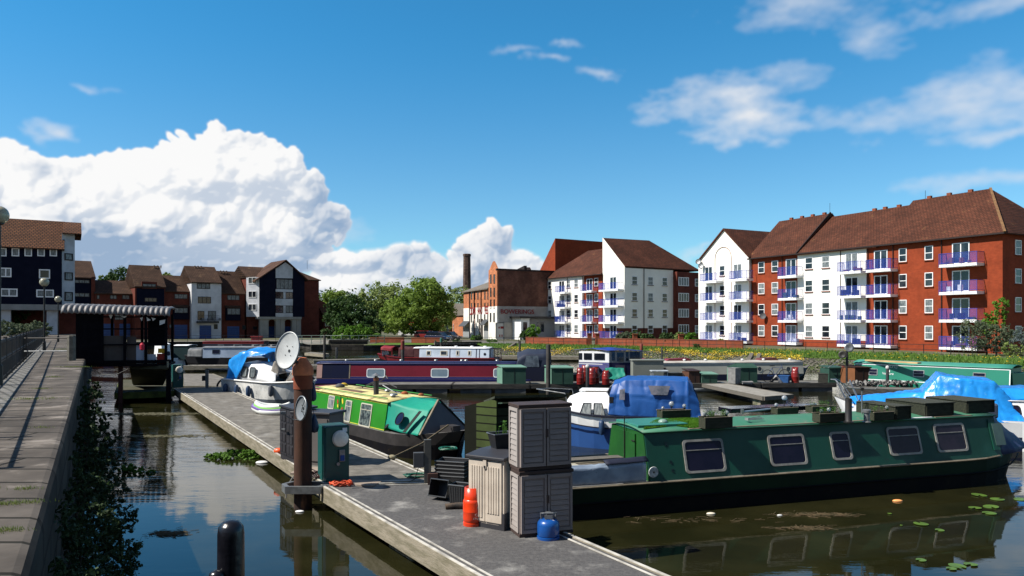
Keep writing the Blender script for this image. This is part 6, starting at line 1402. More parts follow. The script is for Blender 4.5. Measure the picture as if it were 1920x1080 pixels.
def white_red_boat():
	wh = mat('pale_blue_white_paint', (.46, .53, .62), (.40, .47, .56), 1, .45); rd = mat('red_hull_paint', (.22, .012, .016), (.17, .01, .012), 1, .4); mrn = mat('maroon_canvas', (.06, .012, .018), (.09, .03, .03), 2, .8)
	b = px_boat('narrowboat', 'white cabined narrowboat with red hull and red bow canopy in mid basin', 699, 934, 63, 61, False, hull=TARB, band=rd, zg=.72, zm=.32, bow=3.0, rise=.3)
	z = b.Z(850, 653.5); a, c = span(b, 776, 917); b.cabin(a, c, z, tum=.12, m=wh, mroof=WHITE, rail=WHITE, zb=.71)
	a, c = span(b, 776, 786); b.panel(a, c, .72, z - .01, mrn, b.q, .01, 'maroon_panel')
	for px in (843.5, 893, 899): a, c = span(b, px - .7, px + .7); b.panel(a, c, .73, z - .01, mat('navy_divider', (.02, .015, .05), None), b.q, .01, 'divider')
	for (x0, x1, k) in ((799.5, 808, 0), (825.5, 839, 0), (855, 861, 0), (877, 883.5, 0)):
		p, q = span(b, x0, x1); b.win((p + q) / 2, b.Z(x0, 662), q - p, .42, b.q, .03, mf=CREAM, fw=.06, mg=GLASS)
	p, q = span(b, 907, 911); b.win((p + q) / 2, b.Z(909, 664), .22, .22, b.q, .03, circle=True, mf=BLACK, fw=.04)
	for px in (800, 850, 880, 905): b.mush(b.X(px), 0, WHITE, .16)
	b.rub(.72, rd, r=.05)
	p, q = span(b, 747, 777); zt = z + .08
	loft('rear_hood', [[(p, -.95, .75), (p, -.8, zt - .1), (p, 0, zt), (p, .8, zt - .1), (p, .95, .75)], [(q, -.97, .75), (q, -.85, zt - .05), (q, 0, zt + .05), (q, .85, zt - .05), (q, .97, .75)]], mrn, b.t, wr=.08, nu=10, ws=1.5, solid=.01)
	p, q = span(b, 713, 735); rc = mat('red_canvas', (.32, .02, .03), (.25, .02, .025), 2, .6); zt = b.Z(724, 649.5)
	loft('bow_canopy', [[(p, -.8, zt - .45), (p, -.75, zt - .15), (p, 0, zt), (p, .75, zt - .15), (p, .8, zt - .45)], [(q, -.8, zt - .3), (q, -.75, zt - .1), (q, 0, zt + .05), (q, .75, zt - .1), (q, .8, zt - .3)]], rc, b.t, wr=.05, ws=2, solid=.012)
	for x in (p + .05, q - .05):
		for y in (-.76, .76): MB().beam((x, y, .8), (x, y, zt - .2), .06).done('canopy_pole', rc, b.t)
	MB().prism([(q - .15, -.72, .8), (q - .15, .72, .8), (q - .1, .72, zt - .2), (q - .1, -.72, zt - .2)], (.02, 0, 0)).done('windscreen', WHITE, b.t)
	b2 = MB()
	for x, y in ((-.1, -.7), (-.1, .7), (.5, -.8), (.5, .8)): b2.tube([(x + .2, y, .7), (x + .2, y, 1.5)], .03, 5)
	for y in (-.8, .8): b2.tube([(.1, y, 1.5), (.9, y, 1.5)], .03, 5)
	b2.done('stern_rail', DKSTEEL, b.t)
white_red_boat()
def grey_boat():
	wh = mat('cool_white_paint', (.34, .42, .54), (.28, .36, .48), 1, .5)
	b = px_boat('narrowboat', 'grey white cabined narrowboat with long black bow at the left of the basin', 336, 560, 56.6, 57.4, False, hull=TARB, band=mat('black_band', (.008, .008, .012), None), zg=.98, zm=.4, bow=4.2, rise=.18, W=2.2)
	z = b.Z(450, 652); a, c = span(b, 380.5, 528); b.cabin(a, c, z, tum=.1, m=wh, mroof=mat('grey_roof', (.25, .27, .30), (.15, .16, .18), 2, .7), zb=.97)
	for (x0, x1) in ((398, 412), (461, 469), (471, 479), (481, 489), (500, 515)): p, q = span(b, x0, x1); b.win((p + q) / 2, b.Z(x0, 659.5), q - p, .32, b.q, .02, mf=mat('dark_frame', (.03, .04, .06), None), fw=.04, mg=GLASSB)
	p, q = span(b, 349, 380); gc = mat('grey_cover', (.10, .11, .12), (.18, .19, .20), 2, .6); zt = z
	loft('bow_cover', [[(p, -1.0, 1.0), (p, -.8, zt - .1), (p, 0, zt), (p, .8, zt - .1), (p, 1.0, 1.0)], [(q, -.7, 1.05), (q, -.55, zt - .15), (q, 0, zt - .05), (q, .55, zt - .15), (q, .7, 1.05)]], gc, b.t, wr=.07, ws=1.6, solid=.01)
	rs = random.Random(8); k = MB()
	for i in range(9): x = a + .5 + rs.random() * (c - a - 1); k.cb((x, rs.uniform(-.4, .4), z + .14), (.2 + rs.random() * .5, .3, .14), rs.random())
	k.done('roof_clutter', mat('roof_clutter', (.12, .12, .12), (.3, .3, .3), 2, .8), b.t)
grey_boat()
def red_line_boat():
	b = px_boat('narrowboat', 'dark narrowboat with a bright red roof edge behind the grey white one', 372, 505, 75, 75, False, hull=TARB, band=BLACK, zg=.7, zm=.3)
	z = b.Z(440, 641); a, c = span(b, 380, 494); b.cabin(a, c, z, tum=.1, m=mat('dark_navy_side', (.01, .012, .03), None), mroof=mat('dull_red_roof', (.12, .02, .02), None)); b.line(a, c, z - .08, mat('signal_red', (.45, .03, .02), None), b.q, .16)
	for px in (412, 418, 445, 452): p, q = span(b, px - 2, px + 2); b.win((p + q) / 2, z - .42, q - p, .25, b.q, .03, mf=ALU, fw=.04)
red_line_boat()
def small_boats_left():
	b = px_boat('cabin_cruiser', 'small white cruiser seen just right of the dark shelter', 296, 330, 60, 61, False, hull=WHITE, band=WHITE, zg=.7, zm=.3, cat='cruiser'); z = b.Z(310, 646); a, c = span(b, 304, 320); b.cabin(a, c, z, tum=.25, m=WHITE, camber=.1); b.win((a + c) / 2, 1.15, .6, .35, b.q, .1, mf=BLACK, mg=GLASSB)
	b = px_boat('narrowboat', 'small dark teal boat with a white roof left of the grey white narrowboat', 322, 372, 62, 62, False, hull=TARB, band=mat('teal_hull', (.006, .035, .04), None), zg=.6, zm=.3); z = b.Z(335, 648.5); a, c = span(b, 325, 352); b.cabin(a, c, z, tum=.1, m=MATS['teal_hull'], mroof=WHITE)
small_boats_left()
def cream_boat():
	gy = mat('grey_cream_paint', (.46, .46, .40), (.40, .40, .35), .8, .5); nv = mat('navy_hull', (.010, .014, .05), None, rough=.5)
	b = px_boat('narrowboat', 'long cream grey narrowboat with round portholes and navy hull behind the pontoon sheds', 1150, 1534, 43.0, 44.6, True, hull=TARB, band=nv, zg=.62, zm=.25, bow=2.2, rise=.45)
	z = b.Z(1350, 680.5); a, c = span(b, 1186, 1506); b.cabin(a, c, z, tum=.1, m=gy, mroof=mat('chalky_roof', (.50, .48, .44), (.42, .38, .34), 1.2, .7), camber=.09)
	for px in (1424, 1478): b.win(b.X(px), b.Z(px, 692), .34, .34, b.q, circle=True, mf=gy, mg=GLASS, fw=.04)
	p, q = span(b, 1217, 1248); b.win((p + q) / 2, b.Z(1230, 696), q - p, .42, b.q, .02, mf=mat('dark_brown_frame', (.03, .015, .015), None), mg=CURT, fw=.08); b.panel((p + q) / 2 - .03, (p + q) / 2 + .03, b.Z(1230, 696) - .2, b.Z(1230, 696) + .2, MATS['dark_brown_frame'], b.q, .03)
	b.line(a, c, z - .03, WHITE, b.q, .05)
	for (x0, x1, m_) in ((1255, 1305, (.22, .02, .03)), (1432, 1470, (.16, .04, .03)), (1205, 1222, (.2, .02, .03))):
		p, q = span(b, x0, x1); MB().prism([(p, -.3, z + .07), (q, -.3, z + .07), (q - .2, -.3, z + .26), (p + .2, -.3, z + .22)], (0, .7, 0)).done('roof_hatch', mat('hatch_%d' % x0, m_, None, rough=.5), b.t)
	for px in (1290, 1330, 1400, 1440, 1490): b.mush(b.X(px), -.3, WHITE, .1)
cream_boat()
def wheelhouse_boat():
	C = XD(1143, 43.0); d1 = Vector((1.0, .10)).normalized(); ang = math.atan2(d1.y, d1.x)
	t = thing('wheelhouse_boat', 'tall blue and white wheelhouse boat behind the red gas bottles', 'boat', (C.x, C.y, 0), ang)
	z = lambda py: H - (py - HY) / F * 43
	nv = mat('wheelhouse_navy', (.014, .016, .075), (.018, .02, .09), 1.2, .6); lv = mat('lavender_side', (.13, .13, .36), (.11, .11, .32), 1, .6); gw = mat('grey_white_frame', (.40, .41, .43), (.3, .31, .33), 2, .6)
	W = 62 / F * 43; D_ = 1.9; u = Vector((-.95, .62, 0)).normalized()           # left face runs back-left
	P = lambda a, b_, zz: (a + u.x * b_, u.y * b_, zz)
	zt, zm = z(659), z(680)
	def block(z0, z1, m, nm, gx=0): return MB().prism([P(-gx * 0, 0, z0), (W, 0, z0), P(W, D_, z0), P(0, D_, z0)], (0, 0, z1 - z0)).done(nm, m, t)
	block(.1, zm, nv, 'lower_cabin'); block(zm, zt, gw, 'upper_cabin')
	MB().prism([P(-.01, .0, .3), P(-.01, D_ * .98, .3), P(-.01, D_ * .98, zm - .02), P(-.01, 0, zm - .02)], (-.03, -.03, 0)).done('lavender_panel', lv, t)  # sunlit left face of the blue cabin, light put into a paler colour
	MB().prism([P(-.01, .0, zm), P(-.01, D_ * .98, zm), P(-.01, D_ * .98, zt), P(-.01, 0, zt)], (-.03, -.03, 0)).done('white_panel', WHITE, t)
	for (a, c) in ((.12, .46), (.54, .80), (.86, .97)):
		MB().prism([P(-.05, D_ * a, zm + .15), P(-.05, D_ * c, zm + .15), P(-.05, D_ * c, zt - .12), P(-.05, D_ * a, zt - .12)], (-.03, -.03, 0)).done('window', GLASS, t)
	for (x0, x1, y0, y1) in ((1147, 1153, 660, 676), (1157, 1170, 661, 678), (1174, 1179, 660, 677), (1182, 1201, 660, 676)):
		x_0, x_1 = (x0 - 1143) / F * 43, (x1 - 1143) / F * 43; MB().bx(x_0, -.02, z(y1), x_1, .005, z(y0)).done('window', mat('blue_dark_glass', (.008, .02, .045), (.02, .05, .09), 3, .15, spec=.8), t)
	MB().bx(.35, -.02, .5, .9, .0, zm - .15).done('grey_door', mat('purple_grey_door', (.10, .09, .13), None), t)
	loft('roof_sheet', [[P(-.25, -.2, zt + .03), P(-.2, D_ * .5, zt + .16), P(-.2, D_ + .3, zt + .05)], [P(W * .4, -.2, zt + .06), P(W * .45, D_ * .5, zt + .22), P(W * .4, D_ + .3, zt + .1)], [P(W + .1, -.15, zt), P(W + .1, D_ * .5, zt + .14), P(W + .1, D_ + .3, zt)]], mat('bright_blue_sheet', (.02, .07, .42), (.02, .03, .12), 1.2, .45), t, wr=.05, ws=2.5, solid=.02)
	MB().prism([(-3.2, .4, -.2), (W + 3, .2, -.2), (W + 3, 1.9, -.2), (-2.4, 2.2, -.2)], (0, 0, .85)).done('hull', TARB, t)
	MB().prism([(-1.35, .55, .3), (-.35, .0, .3), (-.55, .0, zm - .3), (-1.2, .5, zm - .2)], (.1, .6, 0)).done('dark_flap', mat('dark_flap', (.012, .012, .03), None), t)
	MB().beam((-1.75, .3, z(681.5)), (-.45, -.15, z(683)), .09, .05).done('white_plank', WHITE, t)
	o = MB().bx(0, 0, 0, 1.7, .9, 1.0).bx(-.05, -.05, 1.0, 1.75, .95, 1.06).done('grey_locker', mat('pale_grey_locker', (.27, .29, .26), (.24, .26, .23), 1.5, .6)); o.location = (XD(1187, 41.6).x, 41.6, .52); solo(o, 'big pale grey box standing just right of the wheelhouse boat', 'box')
wheelhouse_boat()
def turquoise_boat():
	tq = mat('turquoise_paint', (.014, .25, .165), (.012, .21, .14), .8, .4); rf = mat('turquoise_roof', (.05, .30, .22), (.08, .33, .25), 1, .55)
	b = px_boat('narrowboat', 'long turquoise narrowboat with white lining and lettering moored under the right bank', 1590, 1945, 39.6, 33.4, False, hull=TARB, band=tq, zg=.6, zm=.3, bow=2.6)
	z = b.Z(1800, 688); a, c = span(b, 1601, 1895)
	b.cabin(a, c, z, tum=.12, m=tq, mroof=rf, camber=.13)
	b.line(a + .05, c - .05, z - .05, WHITE, b.q, .045); b.line(a + .05, c - .05, .70, WHITE, b.q, .04)
	p = b.X(1893.5); b.panel(p - .02, p + .02, .7, z - .05, WHITE, b.q, .006, 'end_line')
	for (x0, x1, y) in ((1629, 1645.5, 697), (1712, 1733, 700), (1824, 1848, 705)):
		p, q = span(b, x0, x1); b.win((p + q) / 2, b.Z(x0, y), q - p, .34, b.q, .02, mf=ALU, mg=GLASSB, fw=.03, bar=0)
	# lettering: arc, white disc and a second word
	wt = WHITE; M0 = lambda px, py: b.sideM(b.X(px), b.Z(px, py), b.q) @ Matrix.Translation((0, 0, .006))
	s_ = 'CELTIC'
	for i, ch in enumerate(s_):
		u = i / 5 - .5; t = text('boat_lettering', ch, .15, wt, b.cab, (0, 0, 0), (0, 0, 0), ext=.002, align='CENTER'); t.matrix_local = M0(1664 + 17 * (i / 5) - 1.0, 689.5 + 1.8 * (2 * u) ** 2) @ Matrix.Rotation(-u * .7, 4, 'Z')
	t = text('boat_lettering', 'Venture', .17, wt, b.cab, (0, 0, 0), (0, 0, 0), ext=.002, align='CENTER'); t.matrix_local = M0(1665, 702.5)
	k = MB(); k.M = M0(1665.5, 696); k.lathe([(.085, 0), (.085, .004), (0, .005)], 16); k.done('white_disc', wt, b.cab)
	a0 = b.X(1905); nb = mat('dark_teal_inside', (.004, .05, .04), None)
	MB().bx(min(a, c) - .02 if False else a - .9, -.8, .6, a - .02, .8, z - .2).done('well_front', nb, b.t)
	return b
TB = turquoise_boat()
def plank_on_boat():
	a = G(1625, 677.5, 1.62); c = G(1724, 683, 1.62); t = MB().beam((0, 0, .06), tuple(c - a + Vector((0, 0, .06))), .28, .07).done('timber_planks', mat('new_timber', (.55, .38, .18), (.48, .33, .16), 3, .7)); t.location = a; solo(t, 'bundle of pale new timber on the turquoise boat roof', 'timber')
plank_on_boat()
# ---------------------------------------------------------------- cruisers
TARP = lambda nm, c1, c2, **k: mat(nm, c1, c2, 1.3, .33, bump=.35, bscale=6, **k)
def blue_canopy_cruiser():
	A = XD(1066, 21.7); B = XD(1303, 20.9); f = Fac(A, B); L = f.L + 1.2; W = 2.3
	blue = mat('blue_hull_paint', (.025, .10, .34), (.02, .085, .30), 1.5, .4); gel = mat('white_gelcoat', (.74, .75, .75), (.66, .67, .68), 1.5, .35)
	o = f.B - f.n * W / 2; b = Boat('cabin_cruiser', 'white and blue cabin cruiser with a big blue canvas hood behind the storage cabinets', o, f.ang + math.pi, L, W=W, zg=.95, zm=.62, bow=2.4, hull=blue, band=gel, cat='cruiser', transom=True, rise=.35, flare=.3)
	X = lambda px, off=-.15: f.L - f.s_(px, off); Z = lambda px, py, off=-.15: f.sz(px, py, off)[1]
	b.rub(.95, mat('navy_rubbing', (.01, .012, .03), None), r=.03); b.rub(.62, mat('navy_rubbing', (0,)*3), r=.02)
	xw = X(1152); x1 = X(1082)
	zc = Z(1110, 738); secs = [[(xw, .98, .93), (xw, .90, zc - .32), (xw, .70, zc - .04), (xw, 0, zc + .04), (xw, -.70, zc - .04), (xw, -.9, zc - .32), (xw, -.98, .93)],
		[(x1 - .1, .92, .98), (x1 - .1, .82, zc - .32), (x1 - .1, .62, zc - .06), (x1 - .1, 0, zc), (x1 - .1, -.62, zc - .06), (x1 - .1, -.82, zc - .32), (x1 - .1, -.92, .98)],
		[(x1 + .55, .78, 1.05), (x1 + .40, .62, 1.25), (x1 + .35, .45, 1.35), (x1 + .35, 0, 1.4), (x1 + .35, -.45, 1.35), (x1 + .40, -.62, 1.25), (x1 + .55, -.78, 1.05)]]
	loft('cabin', secs, gel, b.t, wr=0, nu=4, nv=3, solid=.02)
	hood_back = Z(1110, 738)
	cur = mat('curtained_window', (.42, .45, .44), (.16, .18, .19), 5, .25, stretch=(4, 4, .6))
	p, q = X(1136, .0), X(1083, .0)
	y = b.hw - .14
	for (u0, u1) in ((.0, .48), (.5, 1.0)):
		xa, xb = p + (q - p) * u0, p + (q - p) * u1; zz0 = Z(1110, 778); zz1 = Z(1110, 756)
		k = .0; pts = [(xa + .03, y + .05, zz0), (xb - .03 - (.0 if u1 < 1 else .02), y + .04, zz0 + .02), (xb - .03 - (.12 if u1 == 1 else 0), y - .03, zz1), (xa + .03 + (.10 if u0 == 0 else 0), y - .03, zz1)]
		MB().prism(pts, (0, .012, 0)).done('cabin_window', cur, b.t)
		MB().tube([(c_[0], c_[1] + .014, c_[2]) for c_ in pts], .013, 5, closed=True).done('window_rim', mat('rubber_black', (.015, .015, .015), None), b.t)
	bc = mat('blue_hood_canvas', (.012, .11, .42), (.010, .085, .34), 1.2, .5, bump=.35, bscale=5)
	zt = Z(1230, 711); a0 = X(1147); a1 = X(1172); a2 = X(1290); a3 = X(1306)
	secs = [[(a0 + .1, 1.0, .98), (a0 + .05, .97, zc), (a0, .78, zt - .22), (a0, 0, zt - .14), (a0, -.78, zt - .22), (a0 + .05, -.97, zc), (a0 + .1, -1.0, .98)],
		[(a1, 1.06, .96), (a1, 1.02, zc), (a1, .86, zt - .06), (a1, 0, zt + .02), (a1, -.86, zt - .06), (a1, -1.02, zc), (a1, -1.06, .96)],
		[((a1 + a2) / 2, 1.08, .95), ((a1 + a2) / 2, 1.04, zc), ((a1 + a2) / 2, .86, zt - .03), ((a1 + a2) / 2, 0, zt - .04), ((a1 + a2) / 2, -.86, zt - .03), ((a1 + a2) / 2, -1.04, zc), ((a1 + a2) / 2, -1.08, .95)],
		[(a2, 1.06, .93), (a2, 1.02, zc), (a2, .84, zt - .05), (a2, 0, zt), (a2, -.84, zt - .05), (a2, -1.02, zc), (a2, -1.06, .93)],
		[(a3 - .15, 1.0, .90), (a3 - .06, .9, zc - .2), (a3 + .10, .7, zt - .25), (a3 + .1, 0, zt - .2), (a3 + .1, -.7, zt - .25), (a3 - .06, -.9, zc - .2), (a3 - .15, -1.0, .9)]]
	loft('hood', secs, bc, b.t, wr=.04, nu=22, nv=14, ws=1.25, solid=.01, stretch=(1, 1, .7))
	cl = mat('clear_hood_plastic', (.20, .19, .22), (.09, .10, .12), 5, .12, spec=.8)
	u, w = X(1222), X(1257)
	MB().prism([(u, 1.10, Z(1235, 741, .05)), (w + .08, 1.10, Z(1235, 741, .05)), (w, 1.03, Z(1235, 724, 0)), (u + .1, 1.03, Z(1235, 724, 0))], (0, .012, 0)).done('hood_window', cl, b.t)
	u, w = X(1162), X(1172); MB().prism([(u, 1.12, zc - .15), (w, 1.12, zc - .15), (w, 1.05, zt - .28), (u, 1.03, zt - .32)], (0, .012, 0)).done('hood_window', cl, b.t)
	MB().prism([(a0 + .16, -.7, zc), (a0 + .16, .8, zc), (a0 + .06, .74, zt - .26), (a0 + .06, -.7, zt - .26)], (.02, 0, 0)).done('windscreen', cl, b.t)
	# pulpit rail and fender
	r = MB()
	for y in (-.72, .72): r.tube([(x1 + .3, y, 1.1), (x1 + .4, y, 1.55), (x1 + 1.1, y * .5, 1.6), (x1 + 1.4, 0, 1.6)], .015, 5)
	r.done('pulpit_rail', ALU, b.t)
	fx = X(1128, .1); fd = MB().lathe([(0, .42), (.06, .45), (.085, .52), (.085, .78), (.05, .84), (0, .86)], 12, (fx, b.hw + .08, 0)).done('fender', mat('navy_fender', (.015, .05, .13), (.02, .06, .15), 3, .5), b.t, smooth=True); MB().tube([(fx, b.hw + .07, .85), (fx, b.hw - .1, 1.3)], .008, 4).done('fender_cord', PALEWOOD, fd)
	MB().cb((X(1146), .98, 1.42), (.12, .05, .17)).done('nav_lamp', BLACK, b.t)
	MB().bx(X(1106) - .5, -.35, hood_back + .0, X(1106) + .4, .35, hood_back + .05).done('roof_hatch', mat('white_gelcoat', (0,)*3), b.t)
	for yy in (-.6, .6): MB().tube([(xw + .2, yy, zc + .03), (x1 - .2, yy, zc + .02)], .02, 5).done('roof_rail', WOODG, b.t)
blue_canopy_cruiser()
def tarp_boats():
	bt = mat('bright_blue_tarpaulin', (.012, .22, .62), (.010, .17, .52), 1.6, .30, bump=.5, bscale=7, wear=(.10, .36, .70), wscale=5, wlo=.62, whi=.7)
	# long one: pulpit at the left, low sheet over the foredeck, tall sheet over the cabin
	A = XD(1562, 23.2); B = XD(1905, 21.2); f = Fac(A, B); W = 2.5; L = f.L + .6
	o = f.B - f.n * W / 2 + f.d * .6; b = Boat('cabin_cruiser', 'white cruiser under a bright blue tarpaulin with a steel pulpit rail, behind the green boat', o, f.ang + math.pi, L, W=W, zg=.85, zm=.4, bow=2.4, hull=WHITE, band=WHITE, cat='cruiser', transom=True, rise=.4)
	X = lambda px, off=-.3: L - f.s_(px, off); Z = lambda px, py, off=-.3: f.sz(px, py, off)[1]
	z1 = Z(1700, 702); zl = Z(1640, 740)
	x0, x1, x2, x3, x4 = X(1592), X(1680), X(1738, -1.2), X(1800), X(1872)
	zt = Z(1830, 712, .0)
	secs = [[(x0, .5, 1.0), (x0, .05, 1.25), (x0, -.05, 1.25), (x0, -.5, 1.0)], [(x1, 1.15, .9), (x1, .3, zl), (x1, -.3, zl), (x1, -1.15, .9)],
			[(x2 + .4, 1.2, .85), (x2 + .15, .8, zl + .1), (x2 + .15, -.8, zl + .1), (x2 + .4, -1.2, .85)], [(x2 - .2, 1.22, .85), (x2 - .3, .75, zt + .10), (x2 - .3, -.75, zt + .1), (x2 - .2, -1.22, .85)],
			[(x3, 1.28, .8), (x3, .95, zt), (x3, -.95, zt), (x3, -1.28, .8)], [(x4, 1.3, .75), (x4 + .1, .9, zt - .06), (x4 + .1, -.9, zt - .06), (x4, -1.3, .75)], [(x4 - .6, 1.25, .85), (x4 - .55, .8, 1.15), (x4 - .55, -.8, 1.15), (x4 - .6, -1.25, .85)]]
	loft('tarpaulin', secs, bt, b.t, wr=.05, nu=22, nv=20, ws=2.1, solid=.008)
	r = MB()
	xb = L - .25
	for y in (-.3, .3): r.tube([(x0 - .1, y * 2.2, 1.15), (x0 + .3, y * 2.2, 1.72), (xb + .2, y * .8, 1.80), (xb + .35, 0, 1.8)], .016, 5); r.tube([(xb - .1, y, 1.15), (xb + .2, y * .8, 1.8)], .016, 5); r.tube([(xb - .5, y * 1.4, 1.1), (xb - .2, y * 1.2, 1.78)], .016, 5)
	r.done('pulpit_rail', ALU, b.t)
	# second boat at the right edge
	A = XD(1878, 20.9); B = XD(1985, 20.6); f = Fac(A, B); W = 2.4
	b2 = Boat('cabin_cruiser', 'white cruiser with a dark side window, half out of frame at the right edge', f.A - f.n * W / 2 + Vector((0, .4)), f.ang, 6.5, W=W, zg=.80, zm=.4, bow=2, hull=mat('navy_hull', (0,)*3), band=WHITE, cat='cruiser', transom=True)
	Z = lambda py: H - (py - HY) / F * 20.9
	b2.cabin(.15, 3.5, Z(757), tum=.3, m=WHITE, mroof=WHITE, inset=.1); b2.win(.62, Z(774), .42, .32, -1, .08, mf=BLACK, mg=GLASSB, fw=.03)
	loft('tarpaulin', [[(-.25, -.8, Z(757)), (-.1, -.3, Z(738)), (-.1, .8, Z(738))], [(1.5, -.85, Z(752)), (1.5, -.3, Z(734)), (1.5, .8, Z(734))], [(3.2, -.8, Z(752)), (3.2, -.3, Z(740)), (3.2, .8, Z(740))]], bt, b2.t, wr=.06, nu=8, nv=6, ws=2, solid=.008)
	g = G(1893, 812, .9); t = thing('outboard_motor', 'grey outboard motor behind the bow of the dark green narrowboat', 'outboard motor', (g.x + .1, 19.6, 0)); MB().cb((0, 0, 1.35), (.3, .45, .4)).done('cowl', mat('blue_grey_cowl', (.10, .13, .20), None, rough=.4), t, bevel=.06); MB().cb((0, .05, .75), (.14, .2, .9)).done('leg', STEEL, t)
tarp_boats()
def white_cruiser_left():
	# bow towards the camera, moored on the far half of the jetty
	bowp = G(553, 757, .15); st = XD(425, 35.5); d = (Vector((bowp.x, bowp.y)) - st); L = d.length + .35; ang = math.atan2(d.y, d.x)
	gel = mat('aged_gelcoat', (.62, .62, .60), (.50, .51, .50), 2, .5, wear=(.30, .31, .32), wscale=4, wlo=.58, whi=.7); lo = mat('blue_grey_topsides', (.17, .20, .25), (.13, .16, .20), 2, .5)
	dn = d.normalized(); nn = Vector((-dn.y, dn.x)); c0 = st + nn * .9
	b = Boat('cabin_cruiser', 'old white cabin cruiser with blue tarpaulin hood moored along the far jetty', c0, ang - .04, L, W=2.3, zg=1.0, zm=.25, bow=2.3, hull=lo, band=gel, cat='cruiser', transom=True, rise=.12, flare=.5)
	b.rub(1.0, mat('white_rub_rail', (.6, .6, .58), None), r=.045)
	xa, xb = 1.2, L - 2.1; zc = 1.85
	loft('cabin', [[(xa, -.98, .98), (xa, -.85, zc - .1), (xa, 0, zc), (xa, .85, zc - .1), (xa, .98, .98)], [(xb - .9, -.95, 1.0), (xb - .9, -.78, zc - .12), (xb - .9, 0, zc - .02), (xb - .9, .78, zc - .12), (xb - .9, .95, 1.0)], [(xb + .45, -.8, 1.02), (xb + .1, -.55, 1.32), (xb + .1, 0, 1.4), (xb + .1, .55, 1.32), (xb + .45, .8, 1.02)]], mat('white_gelcoat', (0,)*3), b.t, wr=0, nu=4, nv=3, solid=.02)
	for x in (xa + .5, xa + 1.2):
		M = Matrix.Translation((x, -.93, 1.38)) @ Matrix.Rotation(math.radians(90) - .14, 4, 'X'); plate_frame(M @ Matrix.Translation((0, 0, .015)), rrect(.48, .5, .1), .04, .02, 'cabin_window', BLACK, CURT, b.t)
	bt = MATS['bright_blue_tarpaulin']
	loft('tarpaulin', [[(.3, -1.15, .8), (.5, -1.0, 1.9), (.6, 0, 2.3), (.5, 1.0, 1.9), (.3, 1.15, .8)], [(1.3, -1.12, 1.0), (1.3, -.95, 2.25), (1.3, 0, 2.45), (1.3, .95, 2.25), (1.3, 1.12, 1.0)], [(2.0, -1.0, 2.1), (2.0, -.8, 2.36), (2.0, 0, 2.5), (2.0, .8, 2.36), (2.0, 1.0, 2.0)], [(xb - .6, -.6, 2.2), (xb - .6, -.4, 2.28), (xb - .6, 0, 2.32), (xb - .6, .6, 2.3), (xb - .6, .95, 1.9)]], bt, b.t, wr=.10, nu=7, nv=7, ws=1.8, solid=.01)
	for y in (-.7, .7): MB().tube([(xa + .1, y, zc - .1), (xa + .3, y, 2.3)], .02, 5).done('hood_post', ALU, b.t)
	cvr = mat('dirty_canvas', (.30, .28, .25), (.20, .185, .165), 3, .9, bump=.6)
	for (x, y, w, l, h, k) in ((xb - .1, -.25, .75, .5, .75, .9), (xb + .75, .35, .8, .75, .6, .4)):
		loft('foredeck_cover', [[(x - w, y - l * .3, 1.1), (x - w * .6, y - l * .2, 1.05 + h * .7), (x - w * .6, y + l * .3, 1.05 + h * .7), (x - w, y + l, 1.05)], [(x - w * .1, y - l, 1.02), (x - w * .2, y - l * .3, 1.15 + h), (x - w * .2, y + l * .4, 1.1 + h), (x, y + l, 1.05)], [(x + w * .4, y - l * .8, 1.02), (x + w * .3, y - l * .3, 1.1 + h * .4), (x + w * .3, y + l * .4, 1.1 + h * .4), (x + w * .5, y + l * .6, 1.05)]], cvr, b.t, wr=.08, nu=5, nv=5, ws=3, solid=.01)
	MB().ball((xb + 1.35, -.1, 1.15), (.5, .35, .14), 12, 8).done('red_bundle', mat('faded_red', (.35, .07, .05), (.25, .05, .04), 4, .7), b.t, smooth='all')
	fd = [(.6, -1.27), (1.6, -1.28), (2.6, -1.28), (L - 1.5, -1.12)]
	for i, (x, y) in enumerate(fd):
		MB().lathe([(0, .35), (.09, .4), (.11, .5), (.11, .75), (.06, .85), (0, .87)], 10, (x, y, .05 if i == 3 else -.05)).done('fender', mat('navy_fender', (0,)*3) if i != 3 else mat('grey_fender', (.12, .13, .15), None, rough=.6), b.t, smooth=True)
	MB().tube([(L - 1.2, -.5, 1.15), (L - .9, -.4, 1.5), (L - .3, 0, 1.55), (L - .9, .4, 1.5), (L - 1.2, .5, 1.15)], .02, 5).done('pulpit_rail', ALU, b.t)
	MB().beam((L - .7, -.06, .55), (L - 1.3, -.66, .85), .03, .1).done('name_strip', WHITE, b.t)
white_cruiser_left()
